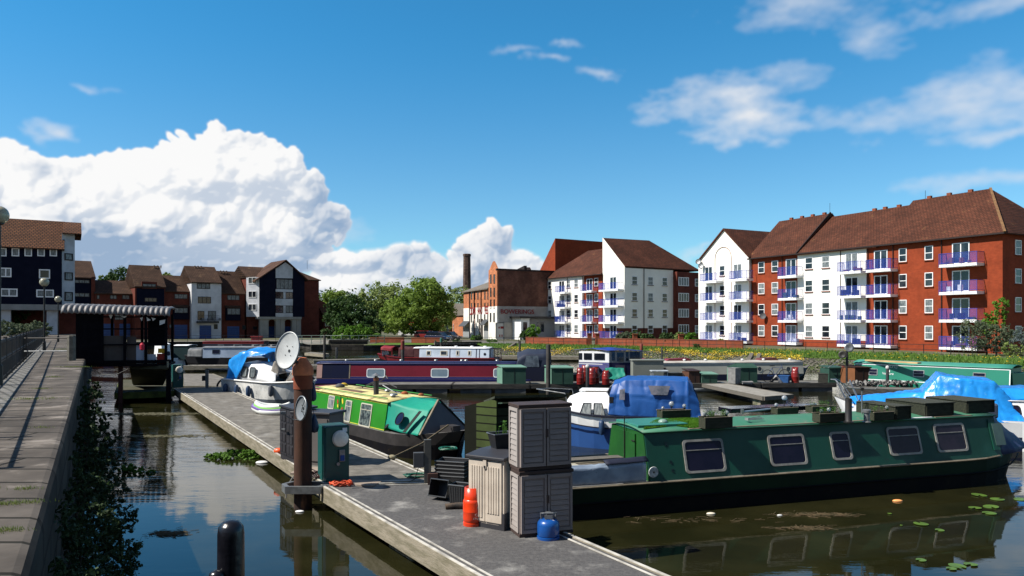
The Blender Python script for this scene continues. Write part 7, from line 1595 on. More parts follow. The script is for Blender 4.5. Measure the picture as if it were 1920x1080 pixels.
def small_inflatables():
	g = G(1313, 735, 0); t = thing('inflatable_dinghy', 'pale grey inflatable dinghy tied at the far pontoon', 'dinghy', (g.x, g.y + .6, 0), 0)
	MB().tube([(-1.1, -.5, .2), (.9, -.5, .2), (1.3, -.2, .25), (1.35, 0, .27), (1.3, .2, .25), (.9, .5, .2), (-1.1, .5, .2)], .2, 10).done('tube', mat('grey_hypalon', (.42, .45, .48), (.36, .38, .41), 3, .5), t, smooth='all'); MB().bx(-1.0, -.4, .08, 1.0, .4, .14).done('floor', mat('grey_deck', (0,)*3), t); MB().cb((.3, -.1, .42), (.25, .2, .2)).done('seat', BLK, t)
	# kayak on the jetty
	g = G(505, 779, .45); kd = (G(541, 768, .45) - G(477, 765, .45)); ang = math.atan2(kd.y, kd.x)
	t = thing('inflatable_kayak', 'white, lime and purple inflatable kayak lying on the jetty', 'kayak', (g.x, g.y + .35, .45), ang + .0); t.scale = (.74, .74, .78)
	cols = [mat('kayak_white', (.62, .64, .62), None, rough=.4), mat('kayak_lime', (.22, .55, .12), None, rough=.4), mat('kayak_purple', (.20, .13, .42), None, rough=.4)]
	def ring(h, r, dx, m, nm):
		pts = []
		for k in range(28):
			a = 2 * math.pi * k / 28; x = math.cos(a); y = math.sin(a); pts.append(((1.0 + dx) * x * (1 if abs(x) < .8 else 1.06), .34 * y * (1 - .55 * x * x), h + .14 * x ** 4))
		MB().tube(pts, r, 8, closed=True).done(nm, m, t, smooth='all')
	ring(.13, .13, 0, cols[0], 'lower_tube'); ring(.28, .10, -.08, cols[1], 'middle_tube'); ring(.20, .115, .03, cols[2], 'side_stripe'); ring(.36, .09, -.12, cols[0], 'upper_tube')
	MB().prism([(math.cos(k*.524)*.9, .3*math.sin(k*.524), .06) for k in range(12)], (0, 0, .05)).done('floor', cols[0], t); MB().cb((.35, 0, .3), (.1, .5, .3), ry=-.3).done('seat', mat('teal_seat', (.06, .25, .2), None), t)
small_inflatables()
# ================================================================ JETTIES AND WHAT STANDS ON THEM
CONC = mat('jetty_concrete', (.25, .23, .20), (.13, .12, .105), 3, .9, detail=12, lo=.3, hi=.7, bump=.5, bscale=30, wear=(.33, .315, .29), wscale=1.3, wlo=.52, whi=.75)
CONC2 = mat('jetty_tarmac', (.085, .083, .085), (.135, .13, .128), 16, .9, detail=12, lo=.3, hi=.7, bump=.5, bscale=40, wear=(.36, .35, .33), wscale=1.4, wlo=.50, whi=.76)
EDGE = mat('pale_edge_beam', (.36, .32, .25), (.22, .20, .14), 2.2, .85, bump=.5, stretch=(1, 1, 6), wear=(.07, .08, .035), wscale=3, wlo=.58, whi=.8)
STRIP = mat('white_edge_strip', (.55, .53, .48), (.40, .38, .34), 3, .7)
FLOATM = mat('weedy_float', (.30, .27, .20), (.12, .13, .07), 2.5, .9, bump=.5, wear=(.03, .035, .02), wscale=3, wlo=.5, whi=.7)
DKTIM = mat('dark_pontoon_timber', (.045, .042, .04), (.09, .085, .075), 3, .85, bump=.5, stretch=(.5, 4, 4))
JZ = .45
def section(name, label, pts, deck, strip=True, fasc=.26, floats=((0.12, .3), (.5, .3), (.88, .3)), cat='jetty', edge=None, z=JZ, right=True):
	"""pts: near-left, near-right, far-right, far-left in plan"""
	P = [Vector((*p[:2], 0)) for p in pts]; c = P[0].copy(); t = thing(name, label, cat, (c.x, c.y, z)); Q_ = [p - c for p in P]
	b = MB(); b.prism([(p.x, p.y, -.10) for p in Q_], (0, 0, .10)); b.done('deck', deck, t)
	def side(a, e, nm, inset=0.0):
		d = (e - a).normalized(); n = Vector((d.y, -d.x, 0)); L = (e - a).length
		MB().prism([(a.x, a.y, -fasc - .02), (e.x, e.y, -fasc - .02), (e.x + n.x * .06, e.y + n.y * .06, -fasc - .02), (a.x + n.x * .06, a.y + n.y * .06, -fasc - .02)], (0, 0, fasc + .035)).done(nm, edge or EDGE, t)
		if strip:
			for k, (o, w) in enumerate(((.005, .045), (-.11, .03))):
				MB().prism([(a.x + n.x * o, a.y + n.y * o, .016 - k * .012), (e.x + n.x * o, e.y + n.y * o, .016 - k * .012), (e.x + n.x * (o + w), e.y + n.y * (o + w), .016 - k * .012), (a.x + n.x * (o + w), a.y + n.y * (o + w), .016 - k * .012)], (0, 0, .012)).done('edge_strip', STRIP, t)
	side(Q_[3], Q_[0], 'fascia'); side(Q_[0], Q_[1], 'fascia')
	if right: side(Q_[1], Q_[2], 'fascia'); side(Q_[2], Q_[3], 'fascia')
	for (u, w) in floats:
		a = Q_[0].lerp(Q_[3], u - w / 2 * .5); e = Q_[0].lerp(Q_[3], u + w / 2 * .5); a2 = Q_[1].lerp(Q_[2], u - w / 2 * .5); e2 = Q_[1].lerp(Q_[2], u + w / 2 * .5)
		a, a2 = a.lerp(a2, .05), a2.lerp(a, .05); e, e2 = e.lerp(e2, .05), e2.lerp(e, .05)
		MB().prism([(q.x, q.y, -.75) for q in (a, a2, e2, e)], (0, 0, .64)).done('float', FLOATM, t)
	return t
g = lambda px, py, z=JZ: G(px, py, z)
def jetties():
	nl = g(606, 911); nr = g(902, 1080); rl = g(832, 906); rr = g(1240, 1080)
	ext = lambda a, b, k: b + (b - a) * k
	section('jetty', 'near dark-topped section of the main jetty running to the bottom of the picture', [ext(nl, nr, .45), ext(rl, rr, .45), rl, nl], CONC2, floats=((.30, .22), (.62, .2), (.93, .14)))
	fl = g(328, 729); fr = fl + (g(658, 832) - g(785, 886)).normalized() * 0 + Vector((1.68, 1.0, 0)) * 1.0
	a = g(608, 908); c = g(830, 902)
	section('jetty', 'far concrete section of the main jetty beside the white cruiser and kayak', [fl + (a - fl) * 1.0 + Vector((0, .05, 0)), c + Vector((0, .05, 0)), c + (fl + Vector((1.95, 1.0, 0)) - c), fl], CONC, floats=((.03, .06), (.14, .08), (.28, .08), (.42, .08), (.56, .08), (.7, .07), (.84, .06), (.97, .04)))
	# beyond the pedestal
	section('jetty', 'narrow last section of the jetty beyond the far green pedestal', [g(345, 724), g(458, 724), g(398, 701), g(343, 701)], CONC, strip=False, floats=((.3, .3),))
	# side finger behind the post
	a = g(822, 888); section('finger_jetty', 'short concrete finger jetty between the lime and dark green narrowboats', [a, a + Vector((5.9, 2.3, 0)), a + Vector((5.7, 3.0, 0)), a + Vector((-.4, .62, 0))], CONC, strip=False, floats=((.4, .8),), cat='jetty')
	# long pontoon across the picture
	A = Vector((XD(700, 38.4).x, 38.4, 0)); B = Vector((XD(1570, 39.6).x, 39.6, 0)); n = 6
	for i in range(n):
		p = A.lerp(B, i / n); q = A.lerp(B, (i + 1) / n - .004)
		t = section('pontoon', ['leftmost length of the long pontoon, below the maroon boat', 'long pontoon length below the left green shed', 'long pontoon length below the right green shed and gas bottles', 'long pontoon length behind the blue canvas hood', 'long pontoon length below the peaked green shed', 'rightmost length of the long pontoon, below the orange brown shed'][i], [p, q, q + Vector((0, 1.7, 0)), p + Vector((0, 1.7, 0))], mat('grey_deck_boards', (.20, .195, .18), (.13, .125, .115), 2, .9), strip=False, fasc=.2, edge=DKTIM, floats=(), cat='pontoon')
		t['group'] = 'lengths of the long pontoon'
		for u in (.1, .55): a = (q - p) * u; MB().bx(a.x, .15, -.7, a.x + 1.6, 1.5, -.2).done('float', mat('grey_float', (.13, .14, .15), (.08, .085, .09), 2, .8), t)
	# finger from it towards the camera
	a = g(1487, 741); a2 = g(1445, 745); c = g(1322, 721); section('finger_jetty', 'pale diagonal finger pontoon reaching from the long pontoon towards the green boat', [g(1432, 744), g(1486, 740), g(1362, 719), g(1318, 720)], mat('pale_deck_boards', (.36, .34, .30), (.26, .24, .21), 3, .85), strip=False, fasc=.14, edge=WOODG, floats=((.12, .22),), cat='pontoon')
	p = g(345, 686.5); q = g(478, 685.5); section('pontoon', 'pale pontoon edge below the grey white narrowboat', [p, q + Vector((6, 0, 0)), q + Vector((6, 1.2, 0)), p + Vector((0, 1.2, 0))], CONC, strip=True, floats=((.5, .9),), cat='pontoon')
	p = g(588, 676); q = g(722, 673); section('pontoon', 'pale pontoon behind the maroon boat, left of the red-topped pile', [p, q, q + Vector((0, 1.6, 0)), p + Vector((0, 1.6, 0))], CONC, strip=False, floats=((.5, .9),), cat='pontoon')
	p = g(930, 668); q = g(1100, 669); section('pontoon', 'low grey landing at the foot of the stone bank', [p, q, q + Vector((0, 2.0, 0)), p + Vector((0, 2.0, 0))], CONC, strip=False, floats=((.5, .9),), cat='pontoon')
	p = g(572, 661.5); q = g(607, 664.5); section('pontoon', 'short pale pontoon far back left of the dark pile', [p, q, q + Vector((0, 2.0, 0)), p + Vector((0, 2.0, 0))], CONC, strip=False, floats=((.5, .9),), cat='pontoon')
jetties()
# ---------------------------------------------------------------- piles
RUST = mat('rusty_pile', (.10, .045, .028), (.022, .018, .018), 1.6, .85, 0, bump=.5, stretch=(1, 1, .35), wear=(.26, .11, .05), wscale=2, wlo=.56, whi=.75)
def pile(px, ytop, ybot, w, D, label, m, cap=None, capm=None, name='mooring_pile'):
	x = XD(px, D).x; r = w / F * D / 2; zt = H - (ytop - HY) / F * D
	t = thing(name, label, 'pile', (x, D, 0), group='mooring piles'); MB().lathe([(r, -.5), (r, zt - r * .3), (r * .8, zt), (0, zt + .01)], 12).done('shaft', m, t, smooth=True)
	if cap: MB().lathe([(r + .015, zt - cap), (r + .015, zt - .02), (r * .75, zt + .03), (0, zt + .05)], 12).done('cap', capm, t, smooth=True)
GPILE = mat('grey_steel_pile', (.065, .06, .055), (.03, .028, .026), 2, .7); REDTOP = mat('red_top', (.22, .05, .035), None, rough=.7); WTOP = mat('white_top', (.5, .5, .5), None)
pile(1028, 646, 720, 8.5, 38.0, 'tall grey pile between the two green sheds', GPILE)
pile(755, 639, 681, 6.5, 60, 'dark pile with a rusty red top in front of the white and red narrowboat', GPILE, .7, REDTOP)
pile(608.5, 629, 671, 5, 66, 'thin dark pile before the lock wall', GPILE)
pile(631, 652, 672, 4, 66, 'short black bollard pile right of the thin dark pile', BLACK)
pile(827, 634, 652, 4, 92, 'pile with a green top behind the white and red boat', GPILE, .5, mat('green_top', (.05, .22, .17), None))
pile(974.5, 639, 658, 4, 74, 'dark pile before the stone bank below the warehouse lodge', GPILE)
pile(1241, 651, 680, 3.2, 60, 'thin black pile before the yellow flowers', BLACK)
pile(1202.5, 645, 672, 5, 60, 'dark pile with a red top behind the wheelhouse boat', BLACK, .5, REDTOP)
pile(1101.5, 685, 719, 7, 38.2, 'black post with white cap among the red gas bottles', BLACK, .10, WTOP)
pile(1664, 687, 716, 5.5, 37.6, 'black post with white cap in front of the turquoise boat', BLACK, .10, WTOP)
def slipway():
	for px, D, lab in ((1395, 54, 'left of two old timber slip beams on the stone bank'), (1410, 53, 'right of two old timber slip beams on the stone bank'), (940, 84, 'old timber slip beam on the stone bank near the warehouse')):
		a = XD(px, D); o = MB().beam((0, 0, .2), (1.6, 3.2, 1.2), .28, .3).done('slip_beam', WOODG); o.location = (a.x, a.y, 0); solo(o, lab, 'timber beam')
slipway()
# the big rusty pile with dishes
def dish_pile():
	D = 14.7; x = XD(568, D).x; t = thing('mooring_pile', 'big rusty steel pile with orange conical cap beside the main jetty', 'pile', (x, D, 0)); r = .172
	MB().lathe([(r, -.6), (r, 2.62)], 24).done('shaft', RUST, t, smooth=True); MB().lathe([(r + .012, 2.35), (r + .012, 2.62)], 24).done('band', mat('rust_band', (.32, .085, .04), (.22, .06, .03), 4, .8), t, smooth=True)
	MB().lathe([(r + .03, 2.62), (r + .03, 2.76), (.07, 2.96), (0, 2.97)], 24).done('cap', mat('orange_cap', (.66, .21, .09), (.5, .15, .07), 3, .8), t, smooth=True)
	h = [(-.42, .0), (-.27, -.28), (.42, -.28), (.60, -.02), (.60, .24), (-.30, .24)]; hi = [(p[0] * .78, p[1] * .72) for p in h]; n = 6; b = MB()
	v = [(*p, .34) for p in h] + [(*p, .34) for p in hi] + [(*p, .48) for p in h] + [(*p, .48) for p in hi]; f = []
	for i in range(n): j = (i + 1) % n; f += [(i, j, j + 2*n, i + 2*n), (j + n, i + n, i + 3*n, j + 3*n), (i + 2*n, j + 2*n, j + 3*n, i + 3*n), (j, i, i + n, j + n)]
	b.add(v, f).done('guide_collar', STEEL, t)
	def dish(label, c, rad, aim, depth, m, squash=1.0):
		d = thing('satellite_dish', label, 'satellite dish', c); M = Vector(aim).normalized().to_track_quat('Z', 'Y').to_matrix().to_4x4(); M = M @ Matrix.Diagonal((squash, 1, 1, 1))
		q = MB(); q.M = M; pr = [(rad * k / 8, depth * (k / 8) ** 2) for k in range(9)]; q.lathe(pr + [(rad, depth + .012), (rad * .98, depth + .012)] + [(rad * k / 8 * .99, depth * (k / 8) ** 2 + .008) for k in range(7, -1, -1)], 36); q.done('reflector', m, d, smooth='all')
		q = MB(); q.M = M; q.lathe([(rad - .012, depth - .004), (rad + .006, depth), (rad + .006, depth + .02), (rad - .01, depth + .022)], 36, cap=False); q.done('rim', STEEL, d, smooth='all')
		q = MB(); q.M = M; q.lathe([(.03, .01), (.03, .018), (0, .018)], 10)
		for a in (.7, 2.3, 3.9, 5.4): q.lathe([(.008, .01), (.008, .03), (0, .03)], 6, (rad * .34 * math.cos(a), rad * .34 * math.sin(a), 0))
		q.done('bolts', BLACK, d); return d, M
	dm = mat('pale_dish', (.50, .52, .525), (.43, .45, .46), 2.2, .45)
	c = Q(543, 658, 14.45); d, M = dish('large pale satellite dish on top of the rusty pile', c, .365, (-.45, -.85, .22), .05, dm, .82)
	MB().beam((0, 0.03, -.1), (x - c.x, 14.7 - c.y, -.35), .05).done('mount', DKSTEEL, d)
	c = Q(570, 766, 14.24); d, M = dish('small grey satellite dish lower on the rusty pile', c, .235, (-.78, -.66, .12), .05, mat('grey_small_dish', (.26, .28, .30), (.2, .22, .24), 3, .45), 1.0)
	q = MB(); q.tube([(-.02, 0, -.23), (-.20, -.06, -.20), (-.36, -.12, -.10)], .01, 5); q.cb((-.36, -.12, -.07), (.09, .05, .05), .3); q.done('feed_arm', STEEL, d); MB().tube([(0.05, -.1, .2), (.0, -.16, 0), (.06, -.1, -.2)], .006, 4).done('cable', BLACK, d)
	for (px, py, D2, r_, h_, lab) in ((589, 797, 14.9, .095, .37, 'dark blue teardrop fender hanging right of the rusty pile'), (587, 738, 14.9, .07, .5, 'navy bundle hanging high on the rusty pile')):
		p = Q(px, py, D2); o = MB().lathe([(0, -.16), (r_ * .8, -.13), (r_, -.05), (r_ * .8, .06), (.03, .19), (.015, .22)], 14).tube([(0, 0, .2), (-.03, 0, h_)], .006, 4).done('hanging_fender', mat('fender_blue', (.012, .03, .085), (.02, .045, .11), 3, .5), smooth='all'); o.location = p; solo(o, lab, 'fender')
dish_pile()
# ---------------------------------------------------------------- service pedestals
TG1 = mat('pedestal_green', (.006, .105, .095), (.005, .085, .08), 1.4, .45, wear=(.03, .16, .15), wscale=4, wlo=.6, whi=.75)
def pedestal(px, py, scale, label, rz):
	g0 = g(px, py); t = thing('service_pedestal', label, 'pedestal', (g0.x, g0.y, JZ), rz, 'green service pedestals on the jetty')
	MB().bx(-.24, 0, 0, .24, .20, 1.12).bx(-.22, .20, .02, .22, .26, 1.08).bx(-.24, .26, 0, .24, .55, 1.12).done('cabinet', TG1, t, bevel=.008)
	MB().bx(-.23, .01, 1.12, .23, .54, 1.135).done('top_plate', mat('pedestal_top', (.03, .10, .10), (.02, .06, .06), 5, .6), t)
	q = MB(); q.M = Matrix.Translation((.05, 0, .88)) @ Matrix.Rotation(math.radians(90), 4, 'X'); q.lathe([(.165, 0), (.17, .03), (.15, .075), (.09, .10), (0, .11)], 24); l = q.done('lamp_lens', mat('frosted_lens', (.78, .75, .68), (.6, .58, .52), 5, .25, spec=.6), t, smooth=True)
	MB().bx(.10, -.02, 1.01, .19, 0, 1.09).done('label_plate', WHITE, t)
	s = MB().bx(.02, -.05, .42, .14, 0, .66).done('socket_box', STEEL, t, bevel=.01); MB().bx(.04, -.07, .44, .12, -.05, .55).done('blue_socket', mat('socket_blue', (.02, .08, .35), None), s)
	q = MB(); q.M = Matrix.Translation((.0, 0, .38)) @ Matrix.Rotation(math.radians(90), 4, 'X'); q.lathe([(.035, 0), (.035, .05), (0, .05)], 12); q.done('tap', STEEL, t)
	return t
P1_ = pedestal(633, 905, 1, 'near green service pedestal with round lamp beside the orange cable coil', .54)
P2_ = copy_thing(P1_, (G(334, 727, JZ).x, G(334, 727, JZ).y, JZ), .54, 'far green service pedestal at the end of the jetty by the dark shelter')
# ---------------------------------------------------------------- storage cabinets
RES = mat('grey_resin', (.36, .305, .285), (.32, .27, .255), 2.5, .6, bump=.1, bscale=25); RESB = mat('brown_resin_trim', (.075, .05, .045), (.06, .04, .036), 3, .6)
def cabinet(label, z, rz, W=.84, Dp=.40, h=.98, org=None):
	t = thing('storage_cabinet', label, 'cabinet', (org[0], org[1], z), rz, 'stacked resin cabinets on the jetty')
	MB().bx(0, 0, .03, W, Dp, h - .04).done('carcass', RES, t); MB().bx(-.015, -.02, 0, W + .015, Dp + .015, .05).done('base_trim', RESB, t, bevel=.006); MB().bx(-.02, -.03, h - .05, W + .02, Dp + .02, h).done('top_trim', RESB, t, bevel=.006)
	for i in (0, 1):
		x0 = .008 + i * W / 2; x1 = x0 + W / 2 - .018; d = MB().bx(x0, -.028, .06, x1, -.001, h - .06).done('door', RES, t, bevel=.004)
		b = MB(); n = 9
		for k in range(n): zz = .13 + k * (h - .26) / n; b.prism([(x0 + .05, -.046, zz), (x0 + .05, -.029, zz), (x0 + .05, -.029, zz + (h - .26) / n - .012), (x0 + .05, -.034, zz + (h - .26) / n - .012)], (x1 - x0 - .1, 0, 0))
		b.done('louvres', RES, d); f = MB()
		for (a, c, e, g_) in ((x0, .06, x0 + .035, h - .06), (x1 - .035, .06, x1, h - .06), (x0 + .036, .06, x1 - .036, .11), (x0 + .036, h - .11, x1 - .036, h - .06)): f.bx(a, -.05, c, e, -.029, g_)
		f.done('frame', RES, d)
	MB().bx(W / 2 - .012, -.056, h * .5, W / 2 + .03, -.05, h * .62).done('handle', RESB, t)
	f = MB(); y0, y1 = .02, Dp - .02
	for (a, c, e, g_) in ((y0, .06, y0 + .04, h - .06), (y1 - .04, .06, y1, h - .06), (y0 + .04, .06, y1 - .04, .11), (y0 + .04, h - .11, y1 - .04, h - .06)): f.bx(-.025, a, c, -.001, e, g_)
	n = 9
	for k in range(n): zz = .13 + k * (h - .26) / n; f.prism([(-.020, y0 + .05, zz), (-.001, y0 + .05, zz), (-.001, y0 + .05, zz + (h - .26) / n - .010), (-.006, y0 + .05, zz + (h - .26) / n - .010)], (0, y1 - y0 - .1, 0))
	f.done('side_louvres', mat('lit_side_resin', (.42, .38, .36), (.37, .33, .31), 2.5, .6), t); return t  # side louvres in a paler copy of the resin, sunlight painted in
M_ = g(975, 1008); cang = math.atan2(.28, .81)
cabinet('lower of the two stacked grey louvred cabinets beside the blue gas bottle', JZ, cang, org=(M_.x, M_.y))
cabinet('upper of the two stacked grey louvred cabinets, above head height', JZ + .985, cang + .03, org=(M_.x - .01, M_.y + .01), h=.99)
def locker():
	BE = mat('beige_resin', (.56, .49, .41), (.50, .43, .36), 2, .6); DK = mat('dark_lid', (.045, .045, .055), (.035, .035, .042), 2, .5)
	L0 = Vector((-.684, 11.83)); R0 = Vector((-.14, 11.48)); d = (R0 - L0); W = d.length + .02; ang = math.atan2(d.y, d.x); Dp = .66; h = 1.10
	t = thing('garden_storage_box', 'tall beige resin storage box with a dark lid left of the stacked cabinets', 'storage box', (L0.x, L0.y, JZ), ang)
	MB().bx(0, 0, 0, W, Dp, h - .02).done('body', BE, t); MB().bx(.02, -.01, 0, W + .012, Dp, .07).bx(W - .09, -.014, .0, W + .014, .12, .26).done('base_trim', DK, t)
	for i in (0, 1):
		x0 = .015 + i * (W / 2 - .02); x1 = x0 + W / 2 - .03; q = MB().bx(x0, -.02, .10, x1, -.001, h - .06).done('door', BE, t, bevel=.004); b = MB()
		for k in range(5): xx = x0 + .035 + k * (x1 - x0 - .07) / 5; b.bx(xx, -.032, .24 if i else .16, xx + (x1 - x0 - .07) / 5 - .014, -.021, h - .14)
		b.done('slats', BE, q)
	MB().bx(W / 2 - .03, -.045, h - .17, W / 2 + .03, -.02, h - .04).done('clasp', BE, t); MB().bx(W / 2 - .012, -.052, h - .16, W / 2 + .015, -.045, h - .125).done('lock', BLACK, t)
	MB().prism([(-.035, -.05, h - .03), (-.035, -.05, h + .02), (-.035, Dp * .5, h + .065), (-.035, Dp + .03, h + .06), (-.035, Dp + .03, h - .03)], (W + .07, 0, 0)).done('lid', DK, t, bevel=.012)
	# the tub of seedlings on the lid
	Mx = Matrix.Translation((L0.x, L0.y, JZ)) @ Matrix.Rotation(ang, 4, 'Z'); p = G(936, 843, JZ + h + .05)
	o = thing('planting_tub', 'black plastic tub of seedlings standing on the dark lid', 'planter', (p.x + .03, p.y + .12, JZ + h + .055), .5)
	v = [(-.13, -.09, 0), (.13, -.09, 0), (.13, .09, 0), (-.13, .09, 0), (-.18, -.13, .24), (.18, -.13, .24), (.18, .13, .24), (-.18, .13, .24)]
	MB().add(v, [(3, 2, 1, 0), (0, 1, 5, 4), (1, 2, 6, 5), (2, 3, 7, 6), (3, 0, 4, 7)]).done('tub', mat('black_plastic', (.018, .019, .022), (.025, .026, .03), 4, .4), o, solid=.012)
	MB().tube([(-.19, -.14, .245), (.19, -.14, .245), (.19, .14, .245), (-.19, .14, .245)], .014, 6, closed=True).done('rim', mat('grey_rim', (.12, .13, .15), None, rough=.35), o); MB().bx(-.16, -.115, .16, .16, .115, .2).done('soil', SOIL, o)
	b = MB(); rs = random.Random(6)
	for i in range(14):
		x, y, hh = rs.uniform(-.13, .13), rs.uniform(-.09, .09), .1 + .14 * rs.random(); b.beam((x, y, .2), (x + rs.uniform(-.04, .04), y, .2 + hh), .006); a = rs.random() * 6; dd = Vector((math.cos(a), math.sin(a), .2)) * .07; c = Vector((x, y, .2 + hh)); s_ = Vector((-dd.y, dd.x, 0)) * .3; b.add([c, c + dd * .5 + s_, c + dd, c + dd * .5 - s_], [(0, 1, 2, 3)])
	b.done('seedlings', LEAF, o)
locker()
def gas(name, label, p, r, h, col, big=True, grp=None, z=JZ, rz=0, writing=False):
	t = thing(name, label, 'gas bottle', (p.x, p.y, z), rz, grp); m = mat(name + '_paint', col, tuple(c * .8 for c in col), 3, .32, coat=.3)
	if big:
		MB().lathe([(r * .97, 0), (r * .99, .05), (r * .93, .055)], 24).done('foot_ring', m, t, smooth=True)
		MB().lathe([(r * .85, .05), (r * .97, .075), (r, .12), (r, h * .37), (r * 1.008, h * .375), (r * 1.008, h * .385), (r, h * .39), (r, h * .60), (r * .97, h * .66), (r * .80, h * .715), (r * .62, h * .735)], 28).done('body', m, t, smooth=True)
		n = 22; v = []; f = []
		for k in range(n + 1):
			a = math.radians(360 * k / n); cut = .10 if 1 <= k <= 3 else 0
			for rr in (r * .88, r * .84): v += [(rr * math.cos(a), rr * math.sin(a), h * .69), (rr * math.cos(a) * .93, rr * math.sin(a) * .93, h * (1.0 - cut))]
		for k in range(n): o = k * 4; f += [(o, o+4, o+5, o+1), (o+2, o+3, o+7, o+6), (o+1, o+5, o+7, o+3)]
		MB().add(v, f).done('guard', m, t, smooth='all'); MB().lathe([(.03, h * .72), (.03, h * .82), (.045, h * .83), (.045, h * .87), (0, h * .88)], 10).done('valve', mat('brass', (.35, .28, .12), None, rough=.3, metal=.8), t)
	else:
		MB().lathe([(r * 1.02, 0), (r * 1.02, .035), (r * .8, .045)], 28).done('foot_ring', m, t, smooth=True); MB().lathe([(r * .75, .03), (r * .95, .05), (r, .09), (r, .20), (r * .96, .24), (r * .75, .28), (r * .4, .295), (.04, .30)], 28).done('body', m, t, smooth=True)
		gm = mat('grey_valve_guard', (.20, .22, .24), (.13, .14, .16), 6, .5); MB().lathe([(.03, .295), (.035, .35), (.05, .36), (.05, .385), (0, .39)], 10).done('valve', STEEL, t)
		MB().tube([(-.10, 0, .26), (-.11, 0, .37), (-.07, -.06, .385), (.07, -.06, .385), (.12, 0, .375), (.10, .02, .27)], .013, 6).cb((.0, -.06, .33), (.12, .03, .05)).done('handle', gm, t)
		MB().prism([(-.06, -.13, .22), (.03, -.135, .20), (.09, -.09, .27), (.0, -.06, .30), (-.05, -.07, .29)], (0, .01, .012)).done('paper_tag', WHITE, t)
	if writing:
		wm = mat('gas_white', (.72, .70, .66), None)
		# wording wraps round the shoulder: each letter its own place on the cylinder
		def ring_text(s, zz, size, a0, step):
			for i, ch in enumerate(s):
				if ch == ' ': continue
				a = a0 + step * i; tt = text('bottle_lettering', ch, size, wm, t, (0, 0, 0), (0, 0, 0), ext=.0006, align='CENTER')
				tt.matrix_local = Matrix.Rotation(a, 4, 'Z') @ Matrix.Translation((0, -(r + .0015), zz)) @ Matrix.Rotation(math.radians(90), 4, 'X')
		ring_text('CALOR', h * .285, .055, .42, .25); ring_text('11kg Propane', h * .20, .045, .18, .155)
		q = MB(); q.M = Matrix.Rotation(.80, 4, 'Z') @ Matrix.Translation((0, -(r + .001), h * .50)) @ Matrix.Rotation(math.radians(90), 4, 'X')
		for k in range(14): a = k * .449; a2 = a + .38; q.beam((.030 * math.cos(a), .038 * math.sin(a), 0), (.030 * math.cos(a2), .038 * math.sin(a2), 0), .010, .003)
		q.done('round_mark', wm, t)
	return t
gas('orange_gas_bottle', 'bright orange gas bottle with white lettering in front of the beige box', g(886, 984), .152, .60, (.66, .042, .006), writing=True)
gas('blue_gas_bottle', 'small round blue camping gas bottle in front of the stacked cabinets', g(1028, 1009), .165, .39, (.008, .10, .42), big=False)
RG_ = 'red gas bottles on the long pontoon'; gb0 = None
for i, (px, D, h, lab) in enumerate(((1088, 38.9, .72, 'leftmost faded red gas bottle by the black post'), (1097, 39.4, .9, 'tall red gas bottle just left of the black post'), (1110, 38.9, .8, 'red gas bottle just right of the black post'), (1117, 39.3, .8, 'red gas bottle rightmost of the group by the black post'), (1136, 38.8, .68, 'orange red gas bottle left of the green cloth'), (1491, 39.8, .78, 'red gas bottle on the pontoon below the porthole'), (1577, 40.0, .8, 'red gas bottle leaning beside the flat green shed'))):
	p = XD(px, D)
	if gb0 is None: gb0 = gas('red_gas_bottle', lab, Vector((p.x, p.y, 0)), .20, .85, (.30, .018, .014), grp=RG_)
	else: copy_thing(gb0, (p.x, p.y, JZ), i * .7, lab, (1, 1, h / .8))
# ---------------------------------------------------------------- other jetty things
BLKP = mat('black_plastic', (0,)*3)
def tub(label, p, w, d, h, rz, z=JZ, tilt=0, rim=True, name='black_crate', ribs=True):
	t = thing(name, label, 'crate', (p.x, p.y, z), rz); t.rotation_euler = (tilt, 0, rz)
	k = .86; v = [(-w/2*k, -d/2*k, 0), (w/2*k, -d/2*k, 0), (w/2*k, d/2*k, 0), (-w/2*k, d/2*k, 0), (-w/2, -d/2, h), (w/2, -d/2, h), (w/2, d/2, h), (-w/2, d/2, h)]
	MB().add(v, [(3, 2, 1, 0), (0, 1, 5, 4), (1, 2, 6, 5), (2, 3, 7, 6), (3, 0, 4, 7)]).done('shell', BLKP, t, solid=.012)
	MB().tube([(-w/2, -d/2, h), (w/2, -d/2, h), (w/2, d/2, h), (-w/2, d/2, h)], .016, 6, closed=True).done('rim', mat('crate_rim', (.06, .065, .07), None, rough=.35), t)
	if ribs:
		b = MB()
		for i in range(6): x = -w/2 + w * (i + .5) / 6; b.beam((x * k, -d/2 * k - .004, .02), (x, -d/2 - .004, h - .03), .012)
		b.done('ribs', MATS['crate_rim'], t)
	return t
p = g(848, 915)
for i in range(5): tub(['lowest of the nested black trays behind the black crate', 'second nested black tray from the bottom', 'middle nested black tray', 'fourth nested black tray from the bottom', 'topmost nested black tray, level with the post foot'][i], Vector((p.x - .02, p.y + .5, 0)), .62, .42, .16, -.3, JZ + .12 * i * .6, name='nested_tray', ribs=False)
tub('black ribbed crate tipped on its side before the nested trays', g(836, 934) + Vector((0, .05, .12)), .38, .30, .26, -.5, JZ + .14, tilt=1.25)
tub('upright black crate beside the orange gas bottle', g(862, 944), .30, .26, .34, -.45)
o = MB().tube([(0, 0, 0), (.30, .02, 0)], .055, 12).tube([(-.16, -.03, -.01), (0, 0, 0)], .05, 12).done('pipe_offcut', mat('brown_pipe', (.14, .10, .07), (.03, .03, .03), 5, .7)); o.location = g(853, 954) + Vector((0, 0, .055)); solo(o, 'short brown pipe lying on the jetty behind the orange gas bottle', 'pipe')
o = MB().tube([(0, 0, 0), (.02, .0, .32)], .035, 10).done('grey_tube', STEEL); o.location = g(877, 943); o.rotation_euler = (0, .08, 0); solo(o, 'thin grey tube standing against the upright black crate', 'tube')
